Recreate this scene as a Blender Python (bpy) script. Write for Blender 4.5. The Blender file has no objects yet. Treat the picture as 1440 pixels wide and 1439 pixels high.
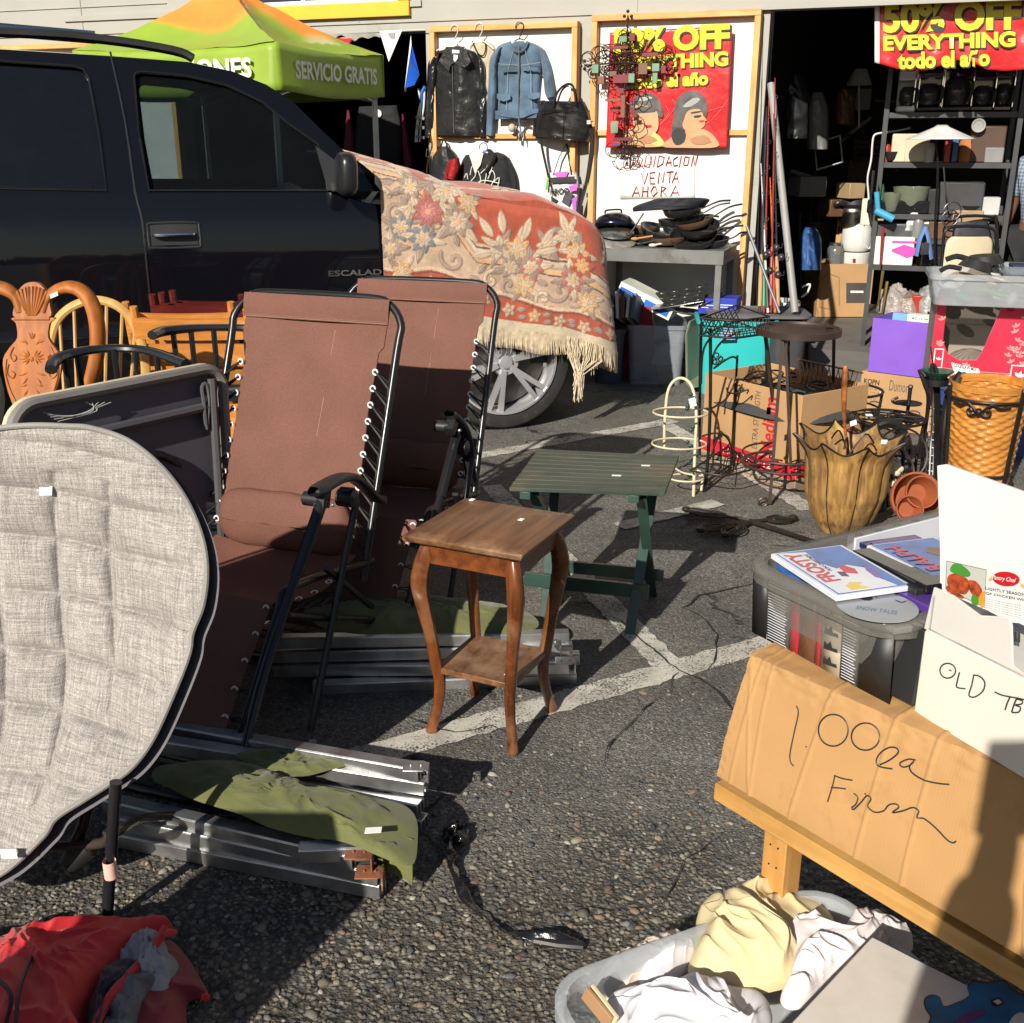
import bpy, bmesh, math, random
import numpy as np
from mathutils import Vector as V, Matrix, noise, geometry
random.seed(7)
C=bpy.context.scene.collection
PI=math.pi
# ---------- camera ----------
CH=1.56; CF=1530.0; CP=math.radians(18.8)
cd=bpy.data.cameras.new('camera'); cam=bpy.data.objects.new('camera',cd); C.objects.link(cam)
cam.location=(0,0,CH); cam.rotation_euler=(PI/2-CP,0,0)
cd.sensor_fit='HORIZONTAL'; cd.sensor_width=36; cd.lens=36*CF/1440; cd.clip_end=500; cd.clip_start=.05
bpy.context.scene.camera=cam
def ray(px,py):
    a=(px-720)/CF; b=-(py-719.5)/CF
    return V((a, math.cos(CP)+b*math.sin(CP), -math.sin(CP)+b*math.cos(CP)))
def P(px,py,Y=None,z=0.0):
    """photo position to world point, at distance Y or at height z"""
    d=ray(px,py)
    t=(Y/d.y) if Y is not None else (z-CH)/d.z
    return V((0,0,CH))+d*t
def PL(px,py,p0,n):
    d=ray(px,py); o=V((0,0,CH)); n=V(n)
    return o+d*((V(p0)-o).dot(n)/d.dot(n))
class Frame:
    """local axes: x along the ground, y away, z up"""
    def __init__(s,o,ang): 
        s.o=V(o); s.a=math.radians(ang); s.x=V((math.cos(s.a),math.sin(s.a),0)); s.y=V((-math.sin(s.a),math.cos(s.a),0))
    def w(s,x,y,z): return s.o+s.x*x+s.y*y+V((0,0,z))
    def l(s,p): d=V(p)-s.o; return V((d.dot(s.x),d.dot(s.y),d.z))
    def px(s,px,py,y=0): return s.l(PL(px,py,s.o+s.y*y,s.y))
# ---------- materials ----------
M={}
def nt(m):
    m.use_nodes=True; t=m.node_tree; return t, t.nodes['Principled BSDF'], t.nodes['Material Output']
def N(t,kind,**kw):
    n=t.nodes.new(kind)
    for k,v in kw.items():
        if k in n.inputs: n.inputs[k].default_value=v
        else: setattr(n,k,v)
    return n
def ramp(t,fac,stops):
    r=t.nodes.new('ShaderNodeValToRGB'); e=r.color_ramp.elements
    while len(e)<len(stops): e.new(.5)
    for i,(p,c) in enumerate(stops): e[i].position=p; e[i].color=(c,c,c,1) if isinstance(c,(int,float)) else (*c,1)
    t.links.new(fac,r.inputs['Fac']); return r.outputs['Color']
def mixc(t,fac,a,b,mode='MIX'):
    n=t.nodes.new('ShaderNodeMix'); n.data_type='RGBA'; n.blend_type=mode
    for s,v in ((n.inputs[0],fac),(n.inputs[6],a),(n.inputs[7],b)):
        if hasattr(v,'is_output') or isinstance(v,bpy.types.NodeSocket): t.links.new(v,s)
        elif isinstance(v,(int,float)): s.default_value=v
        else: s.default_value=(*v,1)
    return n.outputs[2]
def coord(t,scale=(1,1,1),rot=(0,0,0),kind='Object'):
    c=t.nodes.new('ShaderNodeTexCoord'); m=t.nodes.new('ShaderNodeMapping')
    m.inputs['Scale'].default_value=scale; m.inputs['Rotation'].default_value=rot
    t.links.new(c.outputs[kind],m.inputs['Vector']); return m.outputs['Vector']
def bump(t,b,h,strength=.3,dist=.002):
    n=t.nodes.new('ShaderNodeBump'); n.inputs['Strength'].default_value=strength; n.inputs['Distance'].default_value=dist
    t.links.new(h,n.inputs['Height'])
    if b.inputs['Normal'].is_linked: t.links.new(b.inputs['Normal'].links[0].from_socket,n.inputs['Normal'])
    t.links.new(n.outputs['Normal'],b.inputs['Normal'])
def mat(name,col=(.5,.5,.5),rough=.5,metal=0,var=.15,vs=6,bs=60,bst=.15,bd=.001,coat=0,spec=.5,dirt=None,ds=3,dlo=.52,sheen=0,rvar=.15,trans=0,ior=1.45,attr=None,stretch=(1,1,1),corr=0):
    if name in M: return M[name]
    m=bpy.data.materials.new(name); t,b,o=nt(m)
    co=coord(t,stretch)
    n1=N(t,'ShaderNodeTexNoise',Scale=vs,Detail=5.0); t.links.new(co,n1.inputs['Vector'])
    if attr:
        a=t.nodes.new('ShaderNodeVertexColor'); a.layer_name=attr; base=a.outputs['Color']
    else:
        rgb=t.nodes.new('ShaderNodeRGB'); rgb.outputs[0].default_value=(*col,1); base=rgb.outputs[0]
    g=ramp(t,n1.outputs['Fac'],[(.3,1-var),(.7,1+var*.6)])
    c=mixc(t,1.0,base,g,'MULTIPLY')
    if dirt:
        n2=N(t,'ShaderNodeTexNoise',Scale=ds,Detail=8.0,Roughness=.65); t.links.new(co,n2.inputs['Vector'])
        f=ramp(t,n2.outputs['Fac'],[(dlo,0.0),(dlo+.14,.85)]); c=mixc(t,f,c,dirt)
    t.links.new(c,b.inputs['Base Color'])
    b.inputs['Metallic'].default_value=metal; b.inputs['Coat Weight'].default_value=coat
    b.inputs['Specular IOR Level'].default_value=spec; b.inputs['Sheen Weight'].default_value=sheen
    b.inputs['Transmission Weight'].default_value=trans; b.inputs['IOR'].default_value=ior
    r=ramp(t,n1.outputs['Fac'],[(.3,max(0,rough-rvar*rough)),(.7,min(1,rough+rvar*rough))]); t.links.new(r,b.inputs['Roughness'])
    if bst:
        n3=N(t,'ShaderNodeTexNoise',Scale=bs,Detail=4.0); t.links.new(co,n3.inputs['Vector']); bump(t,b,n3.outputs['Fac'],bst,bd)
    if stretch!=(1,1,1) or corr:
        wv=N(t,'ShaderNodeTexWave',Scale=62.0); wv.bands_direction='X'; t.links.new(coord(t),wv.inputs['Vector']); bump(t,b,wv.outputs['Color'],.14,.0008)
    M[name]=m; return m
def wood(name,c1,c2,rough=.35,axis=2,scale=9,coat=.2,wear=None):
    if name in M: return M[name]
    m=bpy.data.materials.new(name); t,b,o=nt(m)
    st=[5,5,5]; st[axis]=.45; co=coord(t,tuple(st))
    n=N(t,'ShaderNodeTexNoise',Scale=scale,Detail=7.0,Distortion=.6); t.links.new(co,n.inputs['Vector'])
    c=ramp(t,n.outputs['Fac'],[(.32,c2),(.5,tuple((a+d)/2 for a,d in zip(c1,c2))),(.66,c1)])
    n2=N(t,'ShaderNodeTexNoise',Scale=2.5,Detail=6.0,Roughness=.7); cc=coord(t); t.links.new(cc,n2.inputs['Vector'])
    c=mixc(t,1.0,c,ramp(t,n2.outputs['Fac'],[(.3,.72),(.7,1.15)]),'MULTIPLY')
    if wear: c=mixc(t,ramp(t,n2.outputs['Fac'],[(.46,0.0),(.60,.75)]),c,wear)
    t.links.new(c,b.inputs['Base Color']); b.inputs['Coat Weight'].default_value=coat; b.inputs['Specular IOR Level'].default_value=.28
    t.links.new(ramp(t,n2.outputs['Fac'],[(.3,rough*.75),(.7,min(1,rough*1.35))]),b.inputs['Roughness'])
    n3=N(t,'ShaderNodeTexNoise',Scale=scale*4,Detail=5.0); t.links.new(co,n3.inputs['Vector']); bump(t,b,n3.outputs['Fac'],.25,.0012)
    M[name]=m; return m
def weave(name,c1,c2,s=900,rough=.85,bst=.5,streak=0,kind='Object',sheen=.2,bd=.0006,mottle=.2):
    if name in M: return M[name]
    m=bpy.data.materials.new(name); t,b,o=nt(m)
    co=coord(t,(1,1,1),kind=kind)
    w1=N(t,'ShaderNodeTexWave',Scale=s/6.28/2,Distortion=1.5); w1.bands_direction='X'; w2=N(t,'ShaderNodeTexWave',Scale=s/6.28/2,Distortion=1.5); w2.bands_direction='Z' if kind=='Object' else 'Y'
    for w in (w1,w2):
        w.inputs['Detail Scale'].default_value=3; t.links.new(co,w.inputs['Vector'])
    h=mixc(t,.5,w1.outputs['Color'],w2.outputs['Color'])
    n=N(t,'ShaderNodeTexNoise',Scale=s*.25,Detail=3.0); t.links.new(co,n.inputs['Vector'])
    f=ramp(t,n.outputs['Fac'],[(.35,0.0),(.65,1.0)])
    c=mixc(t,f,c1,c2)
    nn=N(t,'ShaderNodeTexNoise',Scale=5,Detail=6.0); t.links.new(co,nn.inputs['Vector'])
    c=mixc(t,1.0,c,ramp(t,nn.outputs['Fac'],[(.3,1-mottle),(.7,1+mottle*.6)]),'MULTIPLY')
    if streak:
        for sc in ((streak,streak*.04,streak*.04),(streak*.04,streak*.04,streak)):
            cs=coord(t,sc,kind=kind); ns=N(t,'ShaderNodeTexNoise',Scale=1,Detail=6.0,Roughness=.7); t.links.new(cs,ns.inputs['Vector'])
            c=mixc(t,1.0,c,ramp(t,ns.outputs['Fac'],[(.34,.66),(.66,1.28)]),'MULTIPLY')
            bump(t,b,ns.outputs['Fac'],.3,.001)
    t.links.new(c,b.inputs['Base Color']); b.inputs['Roughness'].default_value=rough; b.inputs['Sheen Weight'].default_value=sheen
    bump(t,b,h,bst,bd); M[name]=m; return m
def clear(name,col=(.8,.82,.85),opac=.45,rough=.12,tc=None):
    """clouded or clear plastic and glass"""
    if name in M: return M[name]
    m=bpy.data.materials.new(name); t,b,o=nt(m)
    b.inputs['Base Color'].default_value=(*col,1); b.inputs['Roughness'].default_value=rough
    tr=t.nodes.new('ShaderNodeBsdfTransparent'); tr.inputs['Color'].default_value=(*(tc or [min(1,.55+.5*c) for c in col]),1)
    mx=t.nodes.new('ShaderNodeMixShader'); lw=t.nodes.new('ShaderNodeLayerWeight'); lw.inputs['Blend'].default_value=.25
    co=coord(t); n=N(t,'ShaderNodeTexNoise',Scale=9,Detail=5.0); t.links.new(co,n.inputs['Vector'])
    mp=t.nodes.new('ShaderNodeMapRange'); mp.inputs[1].default_value=.2; mp.inputs[2].default_value=.8; mp.inputs[3].default_value=opac*.8; mp.inputs[4].default_value=min(1,opac*1.2)
    t.links.new(n.outputs['Fac'],mp.inputs[0])
    ad=t.nodes.new('ShaderNodeMath'); ad.operation='MAXIMUM'; t.links.new(mp.outputs[0],ad.inputs[0])
    ml=t.nodes.new('ShaderNodeMath'); ml.operation='MULTIPLY'; ml.inputs[1].default_value=.5; t.links.new(lw.outputs['Facing'],ml.inputs[0]); t.links.new(ml.outputs[0],ad.inputs[1])
    t.links.new(ad.outputs[0],mx.inputs[0]); t.links.new(tr.outputs[0],mx.inputs[1]); t.links.new(b.outputs[0],mx.inputs[2]); t.links.new(mx.outputs[0],o.inputs['Surface'])
    M[name]=m; return m
# ---------- things ----------
def tag(o,label,cat,group=None):
    o['label']=label; o['category']=cat
    if group: o['group']=group
    return o
def thing(name,label,cat,loc=(0,0,0),group=None,rz=0):
    o=bpy.data.objects.new(name,None); C.objects.link(o); o.location=loc; o.rotation_euler=(0,0,rz); o.empty_display_size=.1
    return tag(o,label,cat,group)
def kids(o): return [x for x in C.objects if x.parent==o]
def dup(o,loc=None,rz=None,label=None,parent=None,scale=None,rot=None):
    c=o.copy(); C.objects.link(c); c.parent=parent
    for k in kids(o): dup(k,parent=c)
    if loc is not None: c.location=loc
    if rz is not None: c.rotation_euler=(0,0,rz)
    if rot is not None: c.rotation_euler=rot
    if scale: c.scale=(scale,)*3 if isinstance(scale,(int,float)) else scale
    if label: c['label']=label
    return c
class MB:
    def __init__(s): s.v=[]; s.f=[]; s.uv=None; s.col=None
    def add(s,vs,fs):
        k=len(s.v); s.v+= [tuple(v) for v in vs]; s.f+=[tuple(i+k for i in f) for f in fs]; return s
    def hexa(s,p):  # p0-3 bottom ring, p4-7 top ring
        return s.add(p,[(3,2,1,0),(4,5,6,7),(0,1,5,4),(1,2,6,5),(2,3,7,6),(3,0,4,7)])
    def box(s,c,d,rot=None,rz=0,taper=1):
        x,y,z=[q/2 for q in d]; k=taper
        p=[V((-x*k,-y*k,-z)),V((x*k,-y*k,-z)),V((x*k,y*k,-z)),V((-x*k,y*k,-z)),V((-x,-y,z)),V((x,-y,z)),V((x,y,z)),V((-x,y,z))]
        R=rot if rot is not None else Matrix.Rotation(rz,3,'Z')
        return s.hexa([R@q+V(c) for q in p])
    def bar(s,a,b,w,h,up=(0,0,1)):
        a=V(a); b=V(b); d=(b-a).normalized(); u=V(up); r=d.cross(u)
        if r.length<1e-4: r=d.cross(V((1,0,0)))
        r.normalize(); u=r.cross(d).normalized(); r=r*w/2; u=u*h/2
        return s.hexa([a-r-u,a+r-u,b+r-u,b-r-u,a-r+u,a+r+u,b+r+u,b-r+u])
    def tube(s,pts,r,n=8,closed=False,sm=0,flat=1.0):
        pts=[V(p) for p in pts]
        if sm: pts=spl(pts,sm,closed)
        m=len(pts); rr=r if hasattr(r,'__len__') else [r]*m
        if hasattr(r,'__len__') and len(r)!=m:
            rr=[float(x) for x in np.interp(np.linspace(0,1,m),np.linspace(0,1,len(r)),r)]
        ref=None; vs=[]
        for i,p in enumerate(pts):
            if closed: d=pts[(i+1)%m]-pts[i-1]
            else: d=pts[min(i+1,m-1)]-pts[max(i-1,0)]
            if d.length<1e-9: d=V((0,0,1))
            d.normalize()
            if ref is None: ref=d.cross(V((0,0,1))); ref=ref if ref.length>.1 else d.cross(V((1,0,0)))
            ref=(ref-d*ref.dot(d)); ref=ref.normalized() if ref.length>1e-6 else d.cross(V((.3,.5,.8))).normalized()
            q=d.cross(ref)
            for k in range(n):
                a=2*PI*k/n; vs.append(p+ref*math.cos(a)*rr[i]+q*math.sin(a)*rr[i]*flat)
        fs=[]
        for i in range(m if closed else m-1):
            j=(i+1)%m
            for k in range(n): l=(k+1)%n; fs.append((i*n+k,i*n+l,j*n+l,j*n+k))
        if not closed: fs+= [tuple(range(n-1,-1,-1)),tuple((m-1)*n+k for k in range(n))]
        return s.add(vs,fs)
    def lathe(s,prof,c=(0,0,0),n=24,rot=None,cap=True,a0=0,a1=2*PI,sx=1,sy=1):
        full=abs(a1-a0-2*PI)<1e-6; nn=n if full else n+1; vs=[];R=rot if rot is not None else Matrix.Identity(3)
        for r,z in prof:
            for k in range(nn):
                a=a0+(a1-a0)*k/n; vs.append(R@V((r*math.cos(a)*sx,r*math.sin(a)*sy,z))+V(c))
        fs=[]
        for i in range(len(prof)-1):
            for k in range(n):
                l=(k+1)%nn if full else k+1; fs.append((i*nn+k,i*nn+l,(i+1)*nn+l,(i+1)*nn+k))
        if cap and full:
            fs+=[tuple(range(nn-1,-1,-1)),tuple((len(prof)-1)*nn+k for k in range(nn))]
        return s.add(vs,fs)
    def ball(s,c,r,n=12,rot=None):
        r=r if hasattr(r,'__len__') else (r,r,r); m=max(4,n//2); R=rot if rot is not None else Matrix.Identity(3)
        vs=[];fs=[]
        for i in range(m+1):
            t=PI*i/m
            for k in range(n):
                a=2*PI*k/n; vs.append(R@V((r[0]*math.sin(t)*math.cos(a),r[1]*math.sin(t)*math.sin(a),-r[2]*math.cos(t)))+V(c))
        for i in range(m):
            for k in range(n): l=(k+1)%n; fs.append((i*n+k,i*n+l,(i+1)*n+l,(i+1)*n+k))
        return s.add(vs,fs)
    def grid(s,fn,nu,nv,closed=False,cfn=None):
        """fn(u,v)->point; uv stored"""
        k0=len(s.v); vs=[]; cs=[]
        for i in range(nu+1):
            for j in range(nv+1):
                u=i/nu; v=j/nv; vs.append(fn(u,v))
                if cfn: cs.append(cfn(u,v))
        fs=[]
        for i in range(nu):
            for j in range(nv):
                a=i*(nv+1)+j; fs.append((a,a+nv+1,a+nv+2,a+1))
        if cfn:
            s.col=(s.col or [(1,1,1)]*k0)+cs
        s.uvs=(nu,nv); return s.add(vs,fs)
    def poly(s,pts,ex):
        """flat outline extruded by vector ex"""
        pts=[V(p) for p in pts]; ex=V(ex); n=len(pts)
        tri=geometry.tessellate_polygon([pts])
        fs=[tuple(t) for t in tri]+[tuple(i+n for i in reversed(t)) for t in tri]
        fs+=[(i,(i+1)%n,(i+1)%n+n,i+n) for i in range(n)]
        return s.add(pts+[p+ex for p in pts],fs)
    def holed(s,loops,ex):
        loops=[[V(p) for p in l] for l in loops]; ex=V(ex); flat=[p for l in loops for p in l]; n=len(flat)
        tri=geometry.tessellate_polygon(loops)
        fs=[tuple(t) for t in tri]+[tuple(i+n for i in reversed(t)) for t in tri]; k=0
        for l in loops:
            m=len(l); fs+=[(k+i,k+(i+1)%m,k+(i+1)%m+n,k+i+n) for i in range(m)]; k+=m
        return s.add(flat+[p+ex for p in flat],fs)
    def build(s,name,m,parent=None,bev=0,sharp=40,solid=0,kind=None,sub=0,smooth=0,keep=False,frame=None,bseg=2):
        me=bpy.data.meshes.new(name); vs=s.v
        if parent is not None and not keep:   # world points become local to the parent
            mw=Matrix.LocRotScale(parent.location,parent.rotation_euler,parent.scale)
            p=parent.parent
            while p is not None: mw=Matrix.LocRotScale(p.location,p.rotation_euler,p.scale)@mw; p=p.parent
            mi=mw.inverted(); vs=[mi@V(v) for v in vs]
        me.from_pydata([tuple(v) for v in vs],[],s.f)
        if s.col:
            a=me.color_attributes.new('Col','FLOAT_COLOR','POINT')
            arr=np.ones((len(vs),4),dtype=np.float32); cc=np.array(s.col,dtype=np.float32); arr[:len(cc),:3]=cc; a.data.foreach_set('color',arr.ravel())
        bm=bmesh.new(); bm.from_mesh(me); bmesh.ops.recalc_face_normals(bm,faces=bm.faces) if not solid else None; bm.to_mesh(me); bm.free()
        me.polygons.foreach_set('use_smooth',[True]*len(me.polygons))
        me.set_sharp_from_angle(angle=math.radians(sharp))
        if m is not None: me.materials.append(m)
        o=bpy.data.objects.new(name,me); C.objects.link(o); o.parent=parent
        if smooth: md=o.modifiers.new('m','SMOOTH'); md.factor=.5; md.iterations=smooth
        if solid: md=o.modifiers.new('s','SOLIDIFY'); md.thickness=solid; md.offset=0
        if solid>=.004: md=o.modifiers.new('e','EDGE_SPLIT'); md.split_angle=math.radians(50)
        if bev: md=o.modifiers.new('b','BEVEL'); md.width=bev; md.segments=bseg; md.limit_method='ANGLE'; md.angle_limit=math.radians(35)
        if sub: md=o.modifiers.new('u','SUBSURF'); md.levels=sub; md.render_levels=sub
        if kind: o['kind']=kind
        return o
def spl(pts,k,closed=False):
    out=[]; n=len(pts)
    for i in range(n if closed else n-1):
        if closed: a,b,c,d=pts[i-1],pts[i],pts[(i+1)%n],pts[(i+2)%n]
        else: a,b,c,d=pts[max(i-1,0)],pts[i],pts[i+1],pts[min(i+2,n-1)]
        for j in range(k):
            t=j/k; out.append(.5*((2*b)+(c-a)*t+(2*a-5*b+4*c-d)*t*t+(3*b-a-3*c+d)*t**3))
    if not closed: out.append(pts[-1])
    return out
def text(s,ll,u,v,m,parent,name='lettering',bold=0,shear=0,lift=.001,extr=.0006,fit=True,local=False):
    """text filling the parallelogram from ll along u (width) and v (height), world points"""
    cu=bpy.data.curves.new('t','FONT'); cu.body=s; cu.size=1; cu.offset=bold; cu.shear=shear; cu.resolution_u=3
    o=bpy.data.objects.new('t',cu); C.objects.link(o); bpy.context.view_layer.update()
    me=bpy.data.meshes.new_from_object(o.evaluated_get(bpy.context.evaluated_depsgraph_get())); bpy.data.objects.remove(o)
    vs=[x.co.copy() for x in me.vertices]; fs=[tuple(p.vertices) for p in me.polygons]
    x0=min(a.x for a in vs); x1=max(a.x for a in vs); y0=min(a.y for a in vs); y1=max(a.y for a in vs)
    u=V(u); v=V(v); n=u.cross(v).normalized(); b=MB()
    b.add([V(ll)+u*((a.x-x0)/(x1-x0))+v*((a.y-y0)/(y1-y0))+n*lift for a in vs],fs)
    bpy.data.meshes.remove(me)
    return b.build(name,m,parent,solid=0)
def wr(p,a,s,seed=0):
    return noise.noise(V((p[0]*s+seed,p[1]*s,p[2]*s)))*a
# ---------- light ----------
sc=bpy.context.scene
AZ=math.radians(27); EL=math.radians(29)
ts=V((-math.sin(AZ)*math.cos(EL),-math.cos(AZ)*math.cos(EL),math.sin(EL)))
sd=bpy.data.lights.new('sun','SUN'); sd.energy=5.0; sd.angle=math.radians(.53); sd.color=(1,.93,.82)
so=bpy.data.objects.new('sun',sd); C.objects.link(so); so.rotation_euler=ts.to_track_quat('Z','Y').to_euler(); so.location=(-5,-8,9)
w=bpy.data.worlds.new('World'); sc.world=w; w.use_nodes=True; t=w.node_tree
sky=t.nodes.new('ShaderNodeTexSky'); sky.sky_type='NISHITA'; sky.sun_disc=False; sky.sun_elevation=EL
sky.sun_rotation=math.atan2(ts.x,ts.y)
bg=t.nodes['Background']; bg.inputs['Strength'].default_value=.05; t.links.new(sky.outputs[0],bg.inputs['Color'])
sc.view_settings.view_transform='Standard'; sc.view_settings.look='None'; sc.view_settings.exposure=0.45; sc.view_settings.gamma=1
sc.cycles.max_bounces=6; sc.cycles.transparent_max_bounces=24; sc.cycles.caustics_reflective=False; sc.cycles.caustics_refractive=False
# ---------- ground ----------
def ground_mat():
    m=bpy.data.materials.new('asphalt'); t,b,o=nt(m); co=coord(t)
    def nz(s,d=6,r=.6): n=N(t,'ShaderNodeTexNoise',Scale=s,Detail=float(d),Roughness=r); t.links.new(co,n.inputs['Vector']); return n.outputs['Fac']
    vo=N(t,'ShaderNodeTexVoronoi',Scale=74.0); t.links.new(co,vo.inputs['Vector'])
    vf=N(t,'ShaderNodeTexVoronoi',Scale=190.0); t.links.new(co,vf.inputs['Vector'])
    sx=t.nodes.new('ShaderNodeSeparateColor'); t.links.new(vo.outputs['Color'],sx.inputs[0])
    peb=ramp(t,sx.outputs[0],[(0,(.10,.098,.09)),(.3,(.16,.15,.125)),(.5,(.22,.195,.15)),(.68,(.15,.148,.14)),(.82,(.26,.235,.18)),(.93,(.21,.16,.115)),(1,(.32,.30,.25))])
    sh=ramp(t,vo.outputs['Distance'],[(.25,1.0),(.62,.35)])
    peb=mixc(t,1.0,peb,sh,'MULTIPLY')
    sf=t.nodes.new('ShaderNodeSeparateColor'); t.links.new(vf.outputs['Color'],sf.inputs[0])
    tar=ramp(t,sf.outputs[0],[(0,(.05,.05,.047)),(.35,(.115,.112,.104)),(.7,(.15,.145,.133)),(.9,(.205,.197,.175)),(1,(.31,.295,.26))])
    big=nz(.55,3)
    # exposed stones where the binder has worn away, a patch near the front
    sp=t.nodes.new('ShaderNodeSeparateXYZ'); t.links.new(co,sp.inputs[0])
    mr=t.nodes.new('ShaderNodeMapRange'); t.links.new(sp.outputs['Y'],mr.inputs[0])
    for i,v in ((1,1.6),(2,2.45),(3,.58),(4,.0)): mr.inputs[i].default_value=v
    ad=t.nodes.new('ShaderNodeMath'); ad.operation='ADD'; t.links.new(nz(1.3,6),ad.inputs[0]); t.links.new(mr.outputs[0],ad.inputs[1])
    mask=ramp(t,ad.outputs[0],[(.62,.16),(.86,.95)])
    c=mixc(t,mask,tar,peb)
    c=mixc(t,1.0,c,ramp(t,nz(2.2,8,.7),[(.3,.6),(.7,1.35)]),'MULTIPLY')
    c=mixc(t,ramp(t,nz(.9,5),[(.48,0.0),(.7,.45)]),c,(.13,.115,.09))
    # cracks
    dn=N(t,'ShaderNodeTexNoise',Scale=3.0,Detail=6.0); t.links.new(co,dn.inputs['Vector'])
    dm=t.nodes.new('ShaderNodeVectorMath'); dm.operation='MULTIPLY_ADD'; t.links.new(dn.outputs['Color'],dm.inputs[0]); dm.inputs[1].default_value=(.5,.5,.5); t.links.new(co,dm.inputs[2])
    cr=N(t,'ShaderNodeTexVoronoi',Scale=.85); cr.feature='DISTANCE_TO_EDGE'; t.links.new(dm.outputs[0],cr.inputs['Vector'])
    ck=ramp(t,cr.outputs['Distance'],[(.003,.95),(.010,0.0)])
    gm=ramp(t,nz(1.6,3),[(.48,0.0),(.6,1.0)]); ck=mixc(t,1.0,ck,gm,'MULTIPLY')
    c=mixc(t,ck,c,(.014,.013,.012))
    # oil and tar stains
    c=mixc(t,ramp(t,nz(1.7,3),[(.66,0.0),(.72,.5)]),c,(.03,.029,.028))
    t.links.new(c,b.inputs['Base Color']); b.inputs['Roughness'].default_value=.82; b.inputs['Specular IOR Level'].default_value=.35
    bump(t,b,nz(260,3),.5,.002); bump(t,b,vf.outputs['Distance'],.9,-.003); bump(t,b,nz(70,4),.5,.004)
    hm=mixc(t,mask,(0,0,0),ramp(t,vo.outputs['Distance'],[(.1,1.0),(.6,0.0)]))
    bump(t,b,hm,1.0,.006); bump(t,b,nz(14,4),.4,.008); bump(t,b,ck,.8,-.01)
    return m
MB().grid(lambda u,v:V((-60+120*u,-60+120*v,0)),2,2).build('ground',ground_mat(),kind='structure')
# loose and exposed stones on the near asphalt
def stones():
    rs=np.random.RandomState(3); n=6500
    ico=bmesh.new(); bmesh.ops.create_icosphere(ico,subdivisions=1,radius=1); bv=np.array([v.co[:] for v in ico.verts]); bf=np.array([[v.index for v in f.verts] for f in ico.faces]); ico.free()
    xs=rs.uniform(-1.3,.9,n*3); ys=rs.uniform(1.3,3.0,n*3)
    pr=np.clip((2.75-ys)/1.2,0.03,1)*np.array([.35+.9*(noise.noise(V((x*2.2,y*2.2,3)))+.3) for x,y in zip(xs,ys)])
    k=rs.uniform(0,1,n*3)<pr; xs=xs[k][:n]; ys=ys[k][:n]; n=len(xs)
    sz=rs.gamma(5,.0009,n)+.0016; a=rs.uniform(0,2*PI,n); e=rs.uniform(.65,1.4,n)
    vs=np.repeat(bv[None],n,0)*(1+rs.uniform(-.22,.22,(n,len(bv),1)))
    vs=vs*np.stack([sz*e,sz/e,sz*.55],1)[:,None,:]
    ca,sa=np.cos(a)[:,None],np.sin(a)[:,None]; x=vs[...,0]*ca-vs[...,1]*sa; y=vs[...,0]*sa+vs[...,1]*ca
    vs=np.stack([x+xs[:,None],y+ys[:,None],vs[...,2]+.0005],2)
    pal=np.array([(.06,.06,.062),(.13,.12,.10),(.20,.17,.13),(.09,.095,.10),(.24,.215,.17),(.18,.13,.095),(.30,.28,.24),(.12,.11,.1),(.15,.14,.12)])
    col=np.repeat(pal[rs.randint(0,len(pal),n)][:,None],len(bv),1)*rs.uniform(.7,1.1,(n,1,1))
    b=MB(); b.v=[tuple(p) for p in vs.reshape(-1,3)]; b.f=[tuple(f) for f in (bf[None]+np.arange(n)[:,None,None]*len(bv)).reshape(-1,3)]; b.col=[tuple(c) for c in col.reshape(-1,3)]
    b.build('loose_stones',mat('stone',attr='Col',rough=.75,var=.2,vs=300,bst=0),kind='stuff',sharp=60)
stones()
def paint_mat():
    m=bpy.data.materials.new('line_paint'); t,b,o=nt(m); co=coord(t)
    def nz(s,d=6,r=.6): n=N(t,'ShaderNodeTexNoise',Scale=s,Detail=float(d),Roughness=r); t.links.new(co,n.inputs['Vector']); return n.outputs['Fac']
    b.inputs['Roughness'].default_value=.8
    t.links.new(ramp(t,nz(9,5),[(.3,(.33,.31,.27)),(.7,(.60,.575,.51))]),b.inputs['Base Color'])
    tr=t.nodes.new('ShaderNodeBsdfTransparent'); mx=t.nodes.new('ShaderNodeMixShader')
    f=mixc(t,.5,ramp(t,nz(150,3),[(.3,0.0),(.55,1.0)]),ramp(t,nz(5,8,.75),[(.36,0.0),(.62,1.0)]))
    f=ramp(t,f,[(.34,0.0),(.66,1.0)])
    t.links.new(f,mx.inputs[0]); t.links.new(tr.outputs[0],mx.inputs[1]); t.links.new(b.outputs[0],mx.inputs[2]); t.links.new(mx.outputs[0],o.inputs['Surface'])
    bump(t,b,nz(220,3),.5,.002); return m
PM=paint_mat()
def line(a,b_,w,k):
    a=P(*a,z=0); b_=P(*b_,z=0); d=(b_-a).normalized(); n=V((-d.y,d.x,0)); L=(b_-a).length; m=MB(); nn=max(6,int(L*60)); vs=[]
    for i in range(nn+1):
        p=a+(b_-a)*i/nn
        for s in (-1,1): vs.append(p+n*s*w/2*(1+.22*noise.noise(V((i*.37,s*4,k)))+.16*noise.noise(V((i*1.9,s*9,k))))+V((0,0,.0035+k*.0004)))
    m.add(vs,[(2*i,2*i+2,2*i+3,2*i+1) for i in range(nn)]); m.build('parking_line',PM,kind='structure')
line((600,655),(948,592),.10,1); line((930,594),(1140,718),.10,2); line((690,684),(950,948),.10,3); line((470,1078),(1180,878),.105,4); line((1150,526),(1420,462),.1,5); line((870,742),(1010,708),.09,6)
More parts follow.
